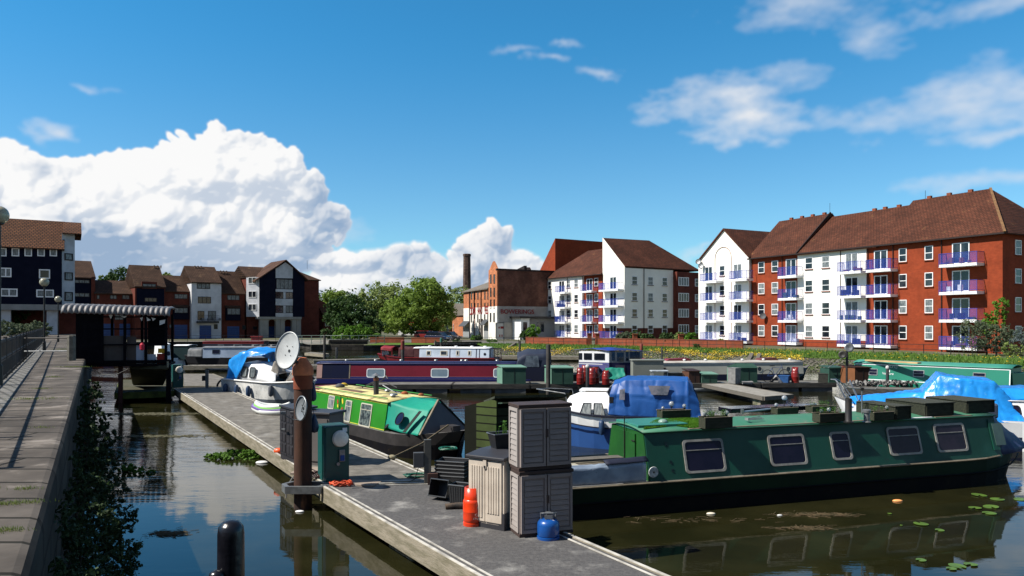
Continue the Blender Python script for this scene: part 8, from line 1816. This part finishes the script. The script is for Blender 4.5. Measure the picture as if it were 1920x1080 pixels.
def coil(label, p, m, R_, r, n, seed, name='coiled_hose', cat='hose', h=.04, squash=.7):
	rs = random.Random(seed); pts = []
	for k in range(n * 16): a = k * 2 * math.pi / 16; q = R_ * (.55 + .45 * rs.random() * .4 + .35 * (k / (n * 16))); pts.append((q * math.cos(a) + rs.gauss(0, .012), q * math.sin(a) * squash + rs.gauss(0, .012), r + h * rs.random()))
	o = MB().tube(pts, r, 5).done(name, m, smooth='all'); o.location = (p.x, p.y, JZ); return solo(o, label, cat)
coil('tangled orange cable coil at the foot of the near green pedestal', g(640, 911), mat('orange_cable', (.62, .075, .015), (.5, .05, .01), 4, .5), .24, .010, 8, 3, 'orange_cable', 'cable', .09, .5)
coil('loose green hose lying beside the grey mooring post', g(783, 893), mat('green_hose', (.01, .12, .07), None, rough=.4), .30, .012, 4, 4, h=.03)
coil('black and red cable tangle between the rusty pile and the pedestal', g(596, 897), mat('black_cable', (.015, .014, .016), (.10, .02, .02), 5, .5), .28, .013, 6, 5, 'cable_tangle', 'cable', .12)
coil('green hose piled on the nested trays', g(838, 893) + Vector((0, .45, 0)), MATS['green_hose'], .22, .013, 4, 8, h=.03).location.z = JZ + .48
o = MB().tube([(0, 0, .02), (-.25, -.15, .10), (-.5, -.35, .05), (-.62, -.45, -.15), (-.6, -.5, -.35)], .014, 6).tube([(.02, .05, .02), (-.2, -.1, .16), (-.45, -.3, .02), (-.5, -.42, -.3)], .012, 6).done('grey_hose', mat('grey_hose', (.22, .22, .22), None, rough=.6)); o.location = g(604, 892); solo(o, 'grey hoses trailing over the pile collar to the water', 'hose')
def mooring_post():
	p = g(797, 907); t = thing('mooring_post', 'grey steel mooring post with a small electric box at the jetty corner', 'post', (p.x + .05, p.y, JZ), .15)
	MB().bx(-.07, -.05, 0, .07, .06, .88).done('post', mat('grey_post', (.13, .13, .12), (.09, .09, .085), 4, .6), t, bevel=.005); MB().bx(-.28, -.06, .33, -.075, .05, .63).done('electric_box', mat('grey_box', (.08, .085, .095), None), t, bevel=.01)
	MB().tube([(-.18, 0, .33), (-.25, 0, .1), (-.4, .1, .01)], .008, 5).done('cable', BLACK, t); MB().bx(.0, -.12, 0, .2, .1, .22).done('foot_block', mat('rusty_block', (.10, .05, .04), (.06, .035, .03), 4, .8), t)
mooring_post()
def cupboard():
	dk = mat('dark_resin', (.045, .043, .050), (.035, .034, .04), 3, .55)
	L0 = g(526, 859); ang = math.atan2(-.76, .53); t = thing('plastic_cupboard', 'dark plastic double-door cupboard with sunk panels behind the rusty pile', 'cupboard', (L0.x, L0.y, JZ), ang); W = 1.0; h = 1.22
	MB().bx(0, 0, 0, W, .5, h).done('carcass', dk, t); MB().prism([(-.02, -.03, h), (W + .02, -.03, h), (W + .02, .53, h + .03), (-.02, .53, h + .03)], (0, 0, .04)).done('lid', mat('dark_lid', (0,)*3), t)
	for i in (0, 1):
		x0 = .02 + i * .49; d = MB().bx(x0, -.02, .14, x0 + .46, -.001, h - .04).done('door', dk, t); b = MB()
		for k in range(4):
			for j in range(2): b.bx(x0 + .04 + j * .2, -.036, .2 + k * .24, x0 + .21 + j * .2, -.021, .38 + k * .24)
		b.done('door_panels', dk, d)
	MB().beam((W * .5, -.12, h * .62), (W * .72, -.12, h * .64), .03).done('handle', STEEL, t)
	p = g(621, 862) ; t = thing('storage_box', 'grey beige plastic storage box half hidden behind the green pedestal', 'storage box', (XD(617, 16.6).x, 16.6, JZ), math.atan2(-.35, 1)); b_ = mat('taupe_resin', (.17, .155, .15), (.15, .135, .13), 2, .6)
	MB().bx(-.95, 0, 0, 0, .6, 1.14).done('body', b_, t); MB().bx(-1.0, -.05, 1.141, .05, .65, 1.2).done('lid', mat('dark_lid', (0,)*3), t, bevel=.015)
	for k in (0, 1): MB().bx(-.92 + k * .46, -.02, .1, -.5 + k * .46, -.001, 1.05).done('door', b_, t)
	p = g(590, 874); t = thing('dark_tub', 'dark round-cornered tub holding a blue container between pile and pedestal', 'tub', (p.x, p.y + .3, JZ)); MB().lathe([(.17, 0), (.22, .30), (.225, .31), (.20, .31), (.16, .03), (0, .03)], 20).done('tub', mat('dark_resin', (0,)*3), t, smooth=True)
	o = MB().prism([(-.09, 0, 0), (.09, 0, 0), (.09, 0, .18), (.04, 0, .26), (-.04, 0, .26), (-.09, 0, .18)], (0, .1, 0)).done('blue_container', mat('vivid_blue', (.008, .05, .75), None, rough=.3), bevel=.012); o.location = (p.x, p.y + .22, JZ + .22); solo(o, 'vivid blue plastic container standing in the dark tub', 'container')
	o = MB().ball((0, 0, .06), (.13, .09, .075), 14, 8).done('orange_buoy', mat('buoy_orange', (.72, .09, .02), None, rough=.4), smooth='all'); q = g(523, 850); o.location = (q.x, q.y, JZ); solo(o, 'small orange buoy on the jetty beside the dark cupboard', 'buoy')
	o = MB().bx(-.55, -.3, 0, .35, .35, .035).done('paving_board', mat('pinkish_board', (.40, .32, .26), (.33, .27, .22), 3, .85)); q = g(600, 885); o.location = (q.x, q.y, JZ + .003); solo(o, 'pinkish board lying on the jetty left of the near pedestal', 'board')
	o = MB().bx(-.2, -.3, 0, .5, .12, .03).done('paving_board', MATS['pinkish_board']); q = g(668, 905); o.location = (q.x, q.y, JZ + .003); o.rotation_euler = (0, 0, -.25); solo(o, 'pinkish board lying on the jetty right of the near pedestal', 'board')
cupboard()
def green_hut():
	m = brickmat('lit_moss_clapboard', (.11, .15, .045), (.075, .11, .035), (.01, .012, .006), 4, .185, .016, dirt=.4, bump=1, off=0); dk = brickmat('shaded_clapboard', (.035, .045, .025), (.028, .036, .02), (.006, .008, .004), 4, .185, .016, dirt=.4, bump=1, off=0)  # lit and shaded copies of the same green boards, light put into the colour
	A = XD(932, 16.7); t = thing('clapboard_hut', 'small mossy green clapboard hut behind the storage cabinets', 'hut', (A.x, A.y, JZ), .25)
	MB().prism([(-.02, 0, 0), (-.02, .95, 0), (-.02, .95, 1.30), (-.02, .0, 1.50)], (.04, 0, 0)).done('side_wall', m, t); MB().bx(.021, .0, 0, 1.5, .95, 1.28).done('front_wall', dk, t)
	MB().prism([(-.08, -.1, 1.52), (-.08, 1.05, 1.30), (-.08, 1.05, 1.35), (-.08, -.1, 1.57)], (1.7, 0, 0)).done('roof', mat('felt_roof', (.03, .035, .025), (.07, .08, .05), 4, .9), t)
	t.rotation_euler = (0, 0, .25)
	for c in t.children: pass
	# the lit side must face left-front
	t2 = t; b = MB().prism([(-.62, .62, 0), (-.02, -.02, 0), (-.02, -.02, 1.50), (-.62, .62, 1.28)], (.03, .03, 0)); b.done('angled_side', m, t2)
green_hut()
# sheds on the pontoon
SHG = mat('shed_green', (.035, .095, .070), (.028, .078, .058), 1.6, .6); SHL = mat('shed_lit_green', (.18, .34, .26), (.15, .30, .22), 1.6, .6)
def shed(label, x0, xm, x1, yt, D, m, ml, roof='flat', h=None, peak=.18, dp=.8, mr=None):
	z1 = H - (yt - HY) / F * D; h = z1 - JZ; s = D / F; W = (x1 - xm) * s; sd = (xm - x0) * s
	t = thing('pontoon_shed', label, 'shed', (XD(xm, D).x, D, JZ), 0, 'small sheds on the long pontoon'); ux, uy = -sd - .02 * dp, dp
	p = [(0, 0), (W, 0), (W + ux, dp), (ux, dp)]
	MB().prism([(a, c, 0) for a, c in p], (0, 0, h - .05)).done('box', m, t); MB().prism([(-.012, 0, .02), (ux - .012, dp, .02), (ux - .012, dp, h - .07), (-.012, 0, h - .07)], (-.02, -.01, 0)).done('lit_side', ml, t)  # left side in a lighter copy of the colour, sunlight painted in
	o_ = .05
	if roof == 'flat': MB().prism([(-o_, -o_, h - .05), (W + o_, -o_, h - .05), (W + ux + o_, dp + o_, h - .05 + peak * .4), (ux - o_, dp + o_, h - .05 + peak * .4)], (0, 0, .05)).done('roof', mr or ml, t)
	else: hull('roof', mr or m, t, [(-o_, -o_, h - .05), (W + o_, -o_, h - .05), (W + ux + o_, dp + o_, h - .05), (ux - o_, dp + o_, h - .05), (-o_ + ux * .35, dp * .3, h + peak), (W + ux * .35, dp * .3, h + peak)])
	b = MB(); b.bx(W * .5 - .008, -.014, .03, W * .5 + .008, -.001, h - .08); b.done('door_gap', BLACK, t); return t
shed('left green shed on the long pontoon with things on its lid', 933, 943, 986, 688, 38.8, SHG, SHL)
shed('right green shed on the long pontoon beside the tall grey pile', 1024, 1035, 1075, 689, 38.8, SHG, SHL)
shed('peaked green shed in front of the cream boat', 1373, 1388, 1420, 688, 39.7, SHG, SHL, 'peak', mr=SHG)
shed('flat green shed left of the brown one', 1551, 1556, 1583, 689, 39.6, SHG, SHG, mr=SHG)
shed('orange brown shed pair in front of the turquoise boat', 1587, 1604, 1633, 688, 38.9, mat('dark_brown_shed', (.05, .022, .016), (.04, .018, .013), 2, .8), mat('lit_brown_shed', (.26, .10, .04), (.2, .08, .03), 2, .8), mr=MATS['dark_brown_shed'])
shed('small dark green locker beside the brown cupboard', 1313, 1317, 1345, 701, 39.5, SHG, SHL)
shed('brown cupboard on the pontoon left of the small green locker', 1287, 1293, 1312, 695, 39.5, mat('brown_cupboard', (.045, .022, .016), None), mat('brown_cupboard_lit', (.13, .06, .035), None), mr=MATS['brown_cupboard'])
for i, (px, D, w, h, c, nm, lab) in enumerate(((1236, 39.6, .9, .35, (.45, .5, .55), 'white_table', 'white garden table on the pontoon behind the blue hood'), (1262, 39.8, .8, .5, (.07, .075, .07), 'dark_planter', 'dark grey planter tub on the pontoon behind the blue hood'), (1210 + 68, 39.9, .6, .45, (.2, .18, .16), 'bagged_bundle', 'grey bundle of bags on the pontoon left of the brown cupboard'), (1376, 39.2, .45, .8, (.3, .3, .3), 'grey_bin', 'grey wheeled bin beside the peaked green shed'), (1455, 39.8, .55, .35, (.4, .4, .4), 'white_bundle', 'white sheet bundle near the pontoon bicycles'), (1470, 39.9, .45, .35, (.03, .12, .35), 'blue_crate', 'blue crate on the pontoon left of the red gas bottle'), (1543, 40, .5, .45, (.06, .06, .05), 'dark_bucket', 'dark bucket left of the flat green shed'), (1400, 39.0, .5, .1, (.4, .4, .4), 'pale_slab', 'pale slab on the pontoon edge'))):
	t = thing(nm, lab, nm.split('_')[1], (XD(px, D).x, D, JZ), .2 * i); m = mat(nm, c, tuple(q * .7 for q in c), 5, .7)
	if 'table' in nm:
		MB().bx(-w/2, -.35, .62, w/2, .35, .67).done('top', m, t)
		for sx in (-1, 1):
			for sy in (-1, 1): MB().beam((sx * w * .42, sy * .28, 0), (sx * w * .42, sy * .28, .62), .04).done('leg', m, t)
	elif 'bundle' in nm: loft('cloth', [[(-w/2, -.3, 0), (-w/3, -.1, h), (-w/3, .3, 0)], [(0, -.35, 0), (0, 0, h * 1.3), (0, .3, 0)], [(w/2, -.3, 0), (w/3, 0, h * .8), (w/2, .3, 0)]], m, t, wr=.06, ws=4)
	else: MB().prism([(-w/2 * .85, -.25, 0), (w/2 * .85, -.25, 0), (w/2, -.28, h), (-w/2, -.28, h)], (0, .5, 0)).done('body', m, t, bevel=.015); MB().bx(-w/2 - .01, -.3, h, w/2 + .01, .25, h + .04).done('rim', m, t)
def cloth_stand():
	t = thing('clothes_airer', 'green cloth draped over a folding stand right of the orange gas bottle', 'airer', (XD(1151, 39).x, 39.0, JZ));
	for x in (-.35, .35): MB().tube([(x, -.3, 0), (x, .2, .78), (x, .5, 0)], .015, 5).done('leg', STEEL, t)
	loft('green_cloth', [[(-.5, -.35, .35), (-.45, 0, .82), (-.5, .3, .35)], [(0, -.4, .25), (0, 0, .84), (0, .35, .4)], [(.55, -.35, .45), (.5, 0, .80), (.6, .3, .5)]], mat('sea_green_cloth', (.02, .30, .22), (.015, .22, .16), 3, .6), t, wr=.1, nu=8, nv=8, ws=4)
cloth_stand()
def bike(label, px, D, rz, col, z=JZ):
	p = XD(px, D); t = thing('bicycle', label, 'bicycle', (p.x, p.y, z), rz); m = mat('bike_%d' % px, col, None, rough=.4)
	for x in (-.5, .5): w = MB(); w.tube([(x + .33 * math.cos(a * .449), 0, .34 + .33 * math.sin(a * .449)) for a in range(14)], .02, 5, closed=True); w.done('wheel', BLACK, t)
	MB().tube([(-.5, 0, .34), (-.1, 0, .34), (.32, 0, .80), (-.22, 0, .78), (-.1, 0, .34)], .018, 5).tube([(-.5, 0, .34), (-.22, 0, .78)], .014, 5).tube([(.5, 0, .34), (.32, 0, .95)], .016, 5).done('frame', m, t); MB().bx(-.35, -.06, .86, -.12, .06, .91).done('saddle', BLACK, t); MB().tube([(.32, -.25, .97), (.34, 0, .99), (.32, .25, .97)], .012, 5).done('handlebar', BLACK, t)
bike('bicycle standing left of the orange gas bottle among the red ones', 1126, 39.1, .4, (.3, .3, .25)); bike('dark bicycle on the pontoon below the cream boat portholes', 1455, 40.2, .2, (.05, .1, .3)); bike('bicycle parked at the end of the gangway landing', 286, 38.5, -.3, (.3, .3, .3), .5)
def dish_mast():
	p = XD(1588, 39.3); t = thing('dish_mast', 'mast with one pale and one dark satellite dish above the brown shed', 'aerial mast', (p.x, p.y, JZ)); z = lambda py: H - (py - HY) / F * 39.3 - JZ; MB().tube([(0, 0, 0), (0, 0, z(655))], .07, 8).done('mast', DKSTEEL, t)
	for (px, py, r, m, aim, nm) in ((1590, 652, .24, STEEL, (-.2, -1, .2), 'pale_dish'), (1578, 665, .20, DKSTEEL, (-.6, -1, .1), 'dark_dish')):
		q = MB(); q.M = Matrix.Translation(((px - 1588) / F * 39.3, -.1, z(py))) @ Vector(aim).normalized().to_track_quat('Z', 'Y').to_matrix().to_4x4(); q.lathe([(0, 0), (r * .6, .02), (r, .06), (r, .075), (r * .6, .035), (0, .012)], 16); q.done(nm, m, t, smooth='all')
	MB().tube([(0, 0, z(665)), (-.9, .2, z(690))], .02, 5).done('stay', STEEL, t)
dish_mast()
# netted row of fenders / chain on the pontoon right
def net_heap():
	rs = random.Random(31); a = XD(1600, 37.0); b = MB()
	for i in range(260): b.ball((rs.uniform(0, 3.6), rs.uniform(0, .8), rs.uniform(.05, .22)), rs.uniform(.04, .08), 5, 4)
	o = b.done('oyster_net', mat('net_mix', (.35, .34, .32), (.02, .02, .025), 9, .8, lo=.48, hi=.52)); o.location = (a.x, a.y, .5); kind(o, 'stuff'); solo(o, 'long heap of black and white rope netting before the turquoise boat', 'netting')
	t = section('pontoon', 'low pontoon in front of the turquoise boat carrying the rope netting', [XD(1585, 36.6), XD(1735, 35.2), XD(1735, 36.4), XD(1585, 38.0)], MATS['grey_deck_boards'], strip=False, edge=DKTIM, floats=((.5, .9),), cat='pontoon')
net_heap()
# small steel gate with wheel on the far jetty
def jetty_gate():
	p = g(436, 727); t = thing('steel_hoop_gate', 'small grey steel gate frame with a black hoop behind the white cruiser', 'gate', (p.x - .3, p.y, JZ), .1)
	MB().bx(-1.0, -.03, 0, -.85, .03, .95).bx(-1.0, -.03, .88, .9, .03, .95).done('frame', STEEL, t); MB().tube([(.45 * math.cos(a * .3) , 0, .45 * math.sin(a * .3)) for a in range(11)], .05, 6).done('hoop', BLACK, t); MB().bx(-1.15, -.05, .35, -1.0, .05, .6).done('box', DKSTEEL, t)
jetty_gate()
# ---------------------------------------------------------------- gangway shelter
def shelter():
	D0 = 33.0; x = lambda px, D=D0: (px - 960) / F * D; t = thing('gangway_shelter', 'dark open-framed gangway shelter with a pale corrugated roof over the water', 'shelter', (x(140), D0, 1.78), .3); t.scale = (.91, 1, 1); ox = x(140); z = lambda py: H - (py - HY) / F * D0 - 1.78
	X = lambda px: x(px) - ox; K = mat('shelter_black', (.004, .004, .007), (.008, .008, .012), 3, .9, spec=.08); dp = 2.2
	MB().bx(X(140), 0, -.1, X(318), dp, 0).done('floor', K, t); MB().bx(X(138), -.02, z(683) , X(322), .06, z(677)).done('floor_beam', K, t)
	MB().bx(X(142), 0, 0, X(189), .05, z(588)).bx(X(142), .051, 0, X(142) + .05, dp, z(588)).done('left_panel', K, t)
	MB().bx(X(190), dp - .05, 0, X(213), dp, 1.0).done('back_board', mat('back_board', (.10, .085, .08), None), t)
	for px in (190, 233, 273, 312): MB().bx(X(px) - .06, -.01, 0, X(px) + .06, .1, z(588)).done('post', K, t)
	for px in (190, 250, 312): MB().bx(X(px) - .06, dp - .1, 0, X(px) + .06, dp, z(588)).done('rear_post', K, t)
	for py in (617, 647, 594): MB().bx(X(189), .0, z(py) - .03, X(316), .05, z(py) + .03).done('rail', K, t)
	MB().bx(X(275), .3, z(650), X(312), .35, z(592)).done('dark_panel', K, t)
	tp = mat('taupe_board', (.11, .095, .088), (.09, .078, .072), 2, .8)
	MB().bx(X(191), .11, 0, X(231), .14, z(630)).done('lower_board', tp, t); MB().bx(X(236), .11, 0, X(254), .14, z(632)).done('lower_board', tp, t)
	wb = mat('pale_board', (.36, .42, .52), None); MB().bx(X(254), .1, 0, X(269), .13, z(648)).done('pale_board', wb, t); MB().bx(X(275), .1, 0, X(292), .13, z(666)).done('pale_board', wb, t)
	MB().bx(X(294), .08, 0, X(309), .12, z(665)).done('red_sheet', mat('red_sheet', (.35, .03, .02), None), t); MB().bx(X(296), .09, z(664), X(310), .13, z(655)).done('yellow_sheet', mat('yellow_sheet', (.55, .33, .02), None), t)
	for (pts) in ([(203, 590), (211, 590), (207, 598)], [(226, 593), (238, 592), (233, 596)], [(275, 594), (283, 600), (276, 602)], [(284, 595), (293, 597), (287, 602)], [(300, 601), (311, 599), (310, 606), (300, 610)], [(262, 596), (268, 594), (266, 602)]): MB().prism([(X(a), -.03, z(c)) for a, c in pts], (0, .01, 0)).done('pennant', WHITE, t)
	o = MB().lathe([(.02, 0), (.09, .05), (.10, .25), (.05, .33), (0, .34)], 10).done('red_lantern', mat('lantern_red', (.5, .02, .05), None)); o.location = (x(269), D0 - .12, H - (657 - HY) / F * D0); solo(o, 'small red float hanging in the open side of the shelter', 'float')
	# corrugated roof
	cor = mat('corrugated_sheet', (.27, .26, .265), (.20, .195, .20), 1.5, .6, .2); b = MB(); n = 260; x0, x1 = X(119) , X(322)
	prof = [(-.35, z(588) - .0), (-.30, z(580)), (-.12, z(574)), (.2, z(571.5)), (dp * .5, z(570)), (dp + .4, z(573))]
	def fn(u, v):
		k = v * (len(prof) - 1); i = min(int(k), len(prof) - 2); y = prof[i][0] + (prof[i + 1][0] - prof[i][0]) * (k - i); zz = prof[i][1] + (prof[i + 1][1] - prof[i][1]) * (k - i)
		c = abs(math.sin(u * math.pi * 20)); return (x0 + (x1 - x0) * u, y - .07 * c, zz + .05 * c - .12 * u)
	b.grid(fn, n, 10); b.done('roof', cor, t, smooth='all', solid=.015)
	for (px, w, top) in ((221, 8, 683), (316, 9, 683)):
		o = MB().bx(X(px) - w / F * D0 / 2, .4 if px < 300 else .1, -2.2, X(px) + w / F * D0 / 2, .6 if px < 300 else .35, -.1).done('leg', mat('rusty_leg', (.09, .035, .03), None) if px < 300 else K, t)
	# gangway and its landing pontoon
	q = thing('gangway', 'underside of the dark sloping gangway below the shelter', 'gangway', (x(240), D0 + 1.0, 1.7)); P = [(-.4, 0, 0), (1.3, 0, 0), (-.6, 3.6, -1.05), (-2.1, 3.6, -1.05)]
	MB().prism(P, (0, 0, -.16)).done('deck', mat('gangway_wood', (.05, .055, .035), (.09, .09, .06), 3, .9), q)
	for s_ in (0, 1): a, c = (P[0], P[3]) if s_ == 0 else (P[1], P[2]); MB().beam((a[0], a[1], .05), (c[0], c[1], c[2] + .05), .08, .28).done('side_beam', mat('pale_gangway_beam', (.28, .27, .20), (.2, .19, .14), 3, .9), q)
	section('pontoon', 'small mossy landing pontoon under the gangway shelter', [g(217, 737), g(325, 733), g(312, 712), g(226, 712)], mat('mossy_deck', (.10, .09, .06), (.06, .065, .035), 2, .95), strip=False, edge=mat('mossy_edge', (.05, .06, .02), (.12, .15, .03), 2, .95), floats=((.5, .9),), cat='pontoon')
	o = MB().tube([(0, 0, 0), (.6, .1, -.28), (1.2, .1, -.32), (1.8, 0, -.05)], .012, 5).done('hanging_cable', BLACK); o.location = Q(162, 690, 32.5); solo(o, 'black cable slung below the shelter floor', 'cable')
shelter()
# ---------------------------------------------------------------- foreground black post
def black_post():
	D = 6.5; c = XD(433, D); t = thing('tarred_post', 'black tarred round mooring post in the bottom left foreground', 'post', (c.x, c.y, 0)); z = H - (975 - HY) / F * D; r = .112
	m = mat('wet_tar', (.006, .006, .010), (.014, .014, .02), 5, .28, bump=.5, bscale=8)
	MB().lathe([(r, -.5), (r * 1.02, z - .5), (r, z - .12), (r * .93, z - .06), (r * .62, z - .015), (r * .2, z), (0, z)], 24).done('post', m, t, smooth='all'); MB().lathe([(.07, -.5), (.07, z - .46), (.06, z - .42), (.03, z - .40), (0, z - .395)], 16, (-.075, -.12, 0)).done('side_stub', m, t, smooth='all')
	MB().tube([(r * .9, 0, z - .5), (r + .035, 0, z - .55), (r + .035, 0, z - .7), (r, 0, z - .75)], .014, 6).done('staple', m, t)
black_post()
# ---------------------------------------------------------------- plants on the quay wall and on the water
WL = leafmat('wall_plant_leaf', (.012, .028, .010), (.045, .075, .025), scale=5, trans=.25)
def wall_plants():
	rs = random.Random(91)
	spots = [(5.4, 1.0, 1.3, .65, 'nearest'), (6.6, .9, 1.3, .6, 'second'), (8.0, 1.1, 1.2, .55, 'third'), (9.8, 1.2, .9, .5, 'fourth'), (11.8, 1.2, .8, .5, 'fifth'), (14.0, 1.3, .8, .45, 'sixth'), (17, 1.4, .7, .45, 'seventh'), (20.5, 1.5, .6, .4, 'eighth'), (24.5, 1.5, .5, .35, 'farthest')]
	for i, (D, z, rz_, rx, nm) in enumerate(spots):
		x = QE(D) + .15; bl = [(0.05, 0, z - .05, rx * .5, .8, rz_ * .62), (rx * .55, .3, .35, rx * .6, .9, .35), (.1, -.5, z * .6, rx * .45, .6, .5)]
		t = tree(nm + ' dark leafy plant growing from the quay wall, counted along the wall from the camera', (x, D, 0), bl, int(9000 / (1 + D * .08)), .034 + .0022 * D, WL, .03, seed=100 + i, name='wall_plant', cat='plant', limbs=4, clump=.17, per=14, drop=.4)
		t['group'] = 'plants on the quay wall'
	# dock leaves and reeds at the foot
	for i, (px, py, n, hh, lab) in enumerate(((212, 1010, 7, .45, 'tuft of broad dock leaves at the foot of the quay wall in the foreground'), (196, 905, 9, .5, 'grassy reeds at the foot of the quay wall, middle'), (190, 850, 9, .5, 'grassy reeds at the foot of the quay wall, farther'), (232, 1060, 12, .4, 'twiggy dry stems hanging over the water in the foreground'))):
		p = G(px, py, .02); b = MB()
		for k in range(n):
			a = rs.random() * 6.28; l = hh * (.6 + .6 * rs.random()); w = (.05 if i == 0 else .008); d = Vector((math.cos(a) * .6, math.sin(a) * .4, 1)).normalized(); s_ = Vector((-math.sin(a), math.cos(a), 0)) * w; c = Vector((rs.gauss(0, .12), rs.gauss(0, .12), 0))
			b.add([c - s_ * .3, c + s_ * .3, c + d * l * .55 + s_, c + d * l + Vector((math.cos(a), 0, -.1)) * .12, c + d * l * .55 - s_], [(0, 1, 2, 3, 4)])
		o = b.done('waterside_plant', leafmat('dock_leaf', (.02, .05, .012), (.05, .09, .03), scale=2)); o.location = p; solo(o, lab, 'plant')
	# bright water plant by the jetty
	p = G(445, 858, 0); bl = [(0, 0, .05, .75, .42, .14), (.45, .1, .06, .45, .3, .14), (-.5, -.05, .03, .45, .25, .09)]
	v, f = leaf_cloud(rs, bl, 3600, .085, .25, 14, 0); b = MB(); b.v = v; b.f = f; o = b.done('water_plant', leafmat('water_leaf', (.07, .16, .02), (.14, .26, .04), scale=3)); o.location = p; solo(o, 'bright green floating plant patch beside the jetty', 'plant')
	p = G(268, 886, 0); v, f = leaf_cloud(rs, [(0, 0, .04, .35, .2, .08), (-.4, .1, .06, .3, .2, .12)], 800, .07, .25, 14, 0); b = MB(); b.v = v; b.f = f; o = b.done('water_plant', MATS['water_leaf']); o.location = p; solo(o, 'small green plant patch floating near the quay wall', 'plant')
	for i, (px, py, s_) in enumerate(((285, 786, .6), (330, 775, .5), (372, 780, .4))):
		pass
	# tufts on the paving
	tm = leafmat('tuft_grass', (.09, .15, .02), (.16, .18, .05), scale=5)
	for i, (px, py, r, n, lab) in enumerate(((60, 748, .55, 420, 'flat grass tuft across a joint of the quay paving, largest'), (100, 707, .3, 200, 'round grass tuft in the paving below the shelter'), (76, 729, .25, 160, 'small grass tuft in the paving left of the round one'), (12, 945, .16, 200, 'grass tuft in the nearest paving joint at the left edge'), (55, 942, .16, 130, 'yellowish weed in the nearest paving joint'), (12, 994, .16, 240, 'dry grass tuft at the bottom left edge'), (48, 917, .15, 120, 'low weed in the second paving joint'), (78, 802, .2, 60, 'thin weed strip halfway along the paving'), (140, 688, .6, 500, 'grass patch at the foot of the stone post'), (120, 655, 1.0, 400, 'grass growing along the coping past the stone post'))):
		p = G(px, py, 2.05); b = MB()
		for k in range(n):
			x, y = rs.gauss(0, r * .5), rs.gauss(0, r * .22); a = rs.random() * 6.28; l = (.008 + .02 * rs.random()) * (1 + p.y * .03); d = Vector((math.cos(a) * .5, math.sin(a) * .5, 1)) * l; s_ = Vector((-math.sin(a), math.cos(a), 0)) * l * .12; c = Vector((x, y, 0)); b.add([c - s_, c + s_, c + d], [(0, 1, 2)])
		o = b.done('grass_tuft', tm); o.location = p; solo(o, lab, 'grass tuft', 'tufts growing in the quay paving')
	# lily pads
	lp = mat('lily_pad', (.12, .22, .03), (.09, .17, .03), 4, .4); pads = [(1836, 928, 26), (1870, 936, 24), (1858, 950, 26), (1828, 952, 22), (1855, 962, 24), (1727, 982, 26), (1690, 985, 5), (1727, 1050, 18), (1795, 1061, 30), (1820, 1058, 24), (1762, 994, 16), (1668, 963, 8), (1912, 936, 20), (1784, 1066, 18)]
	for i, (px, py, w) in enumerate(pads):
		p = G(px, py, .012); r = w / F * p.y / 2; b = MB(); b.prism([(0, 0, 0)] + [(r * math.cos(a * .3 + .2), r * math.sin(a * .3 + .2), .0) for a in range(20)], (0, 0, .006)); o = b.done('lily_pad', lp); o.location = p; o.rotation_euler = (rs.gauss(0, .03), rs.gauss(0, .03), rs.random() * 6); solo(o, 'round green lily pad floating on the dark water at the bottom right', 'lily pad', 'lily pads at the bottom right')
	# floating scum and twigs
	sc = mat('floating_weed', (.10, .095, .05), (.17, .16, .10), 3, .9)
	for (px, py, sx, sy, n, nm, lab) in ((290, 776, 2.6, .35, 900, 'floating_scum', 'band of floating weed and litter below the shelter'), (300, 818, 1.6, .2, 300, 'floating_scum', 'thin line of floating weed across the left channel'), (1530, 965, .9, .12, 200, 'floating_twigs', 'raft of floating twigs below the green hull'), (1500, 990, .6, .10, 120, 'floating_twigs', 'smaller raft of twigs nearer the camera'), (310, 1000, .35, .15, 160, 'floating_twigs', 'sprigs floating in the foreground water at left'), (1290, 975, 1.6, .2, 60, 'floating_twigs', 'scattered specks and sticks along the green hull')):
		p = G(px, py, .006); b = MB()
		for k in range(n):
			c = Vector((rs.gauss(0, sx * .45), rs.gauss(0, sy * .6), rs.random() * .01)); a = rs.gauss(0, .5); l = (.05 + .15 * rs.random()) * (1 if 'twig' in nm else .8); b.beam(c, c + Vector((math.cos(a), math.sin(a), 0)) * l, .008 if 'twig' in nm else .035, .004)
		o = b.done(nm, sc if 'scum' in nm else mat('twig_brown', (.16, .11, .06), (.10, .08, .04), 5, .9)); o.location = p; kind(o, 'stuff'); solo(o, lab, 'flotsam')
	for (px, py, lab, c, nm, r) in ((492, 868, 'crumpled white plastic bag floating beside the jetty float', (.6, .6, .6), 'plastic_bag', .10), (562, 960, 'white bottle floating below the pile collar', (.7, .7, .7), 'floating_bottle', .05), (1333, 964, 'pale fish-shaped scrap floating by the green hull', (.6, .55, .45), 'floating_scrap', .05), (1683, 940, 'orange and white scrap floating below the hull', (.7, .3, .1), 'floating_scrap', .06), (1462, 967, 'tiny white scrap among the floating twigs', (.6, .6, .6), 'floating_scrap', .03)):
		o = MB().ball((0, 0, .01), (r * 1.8, r, r * .5), 10, 6).done(nm, mat(nm + '_%d' % px, c, None, rough=.5), smooth='all'); o.location = G(px, py, 0); solo(o, lab, nm.split('_')[1])
wall_plants()
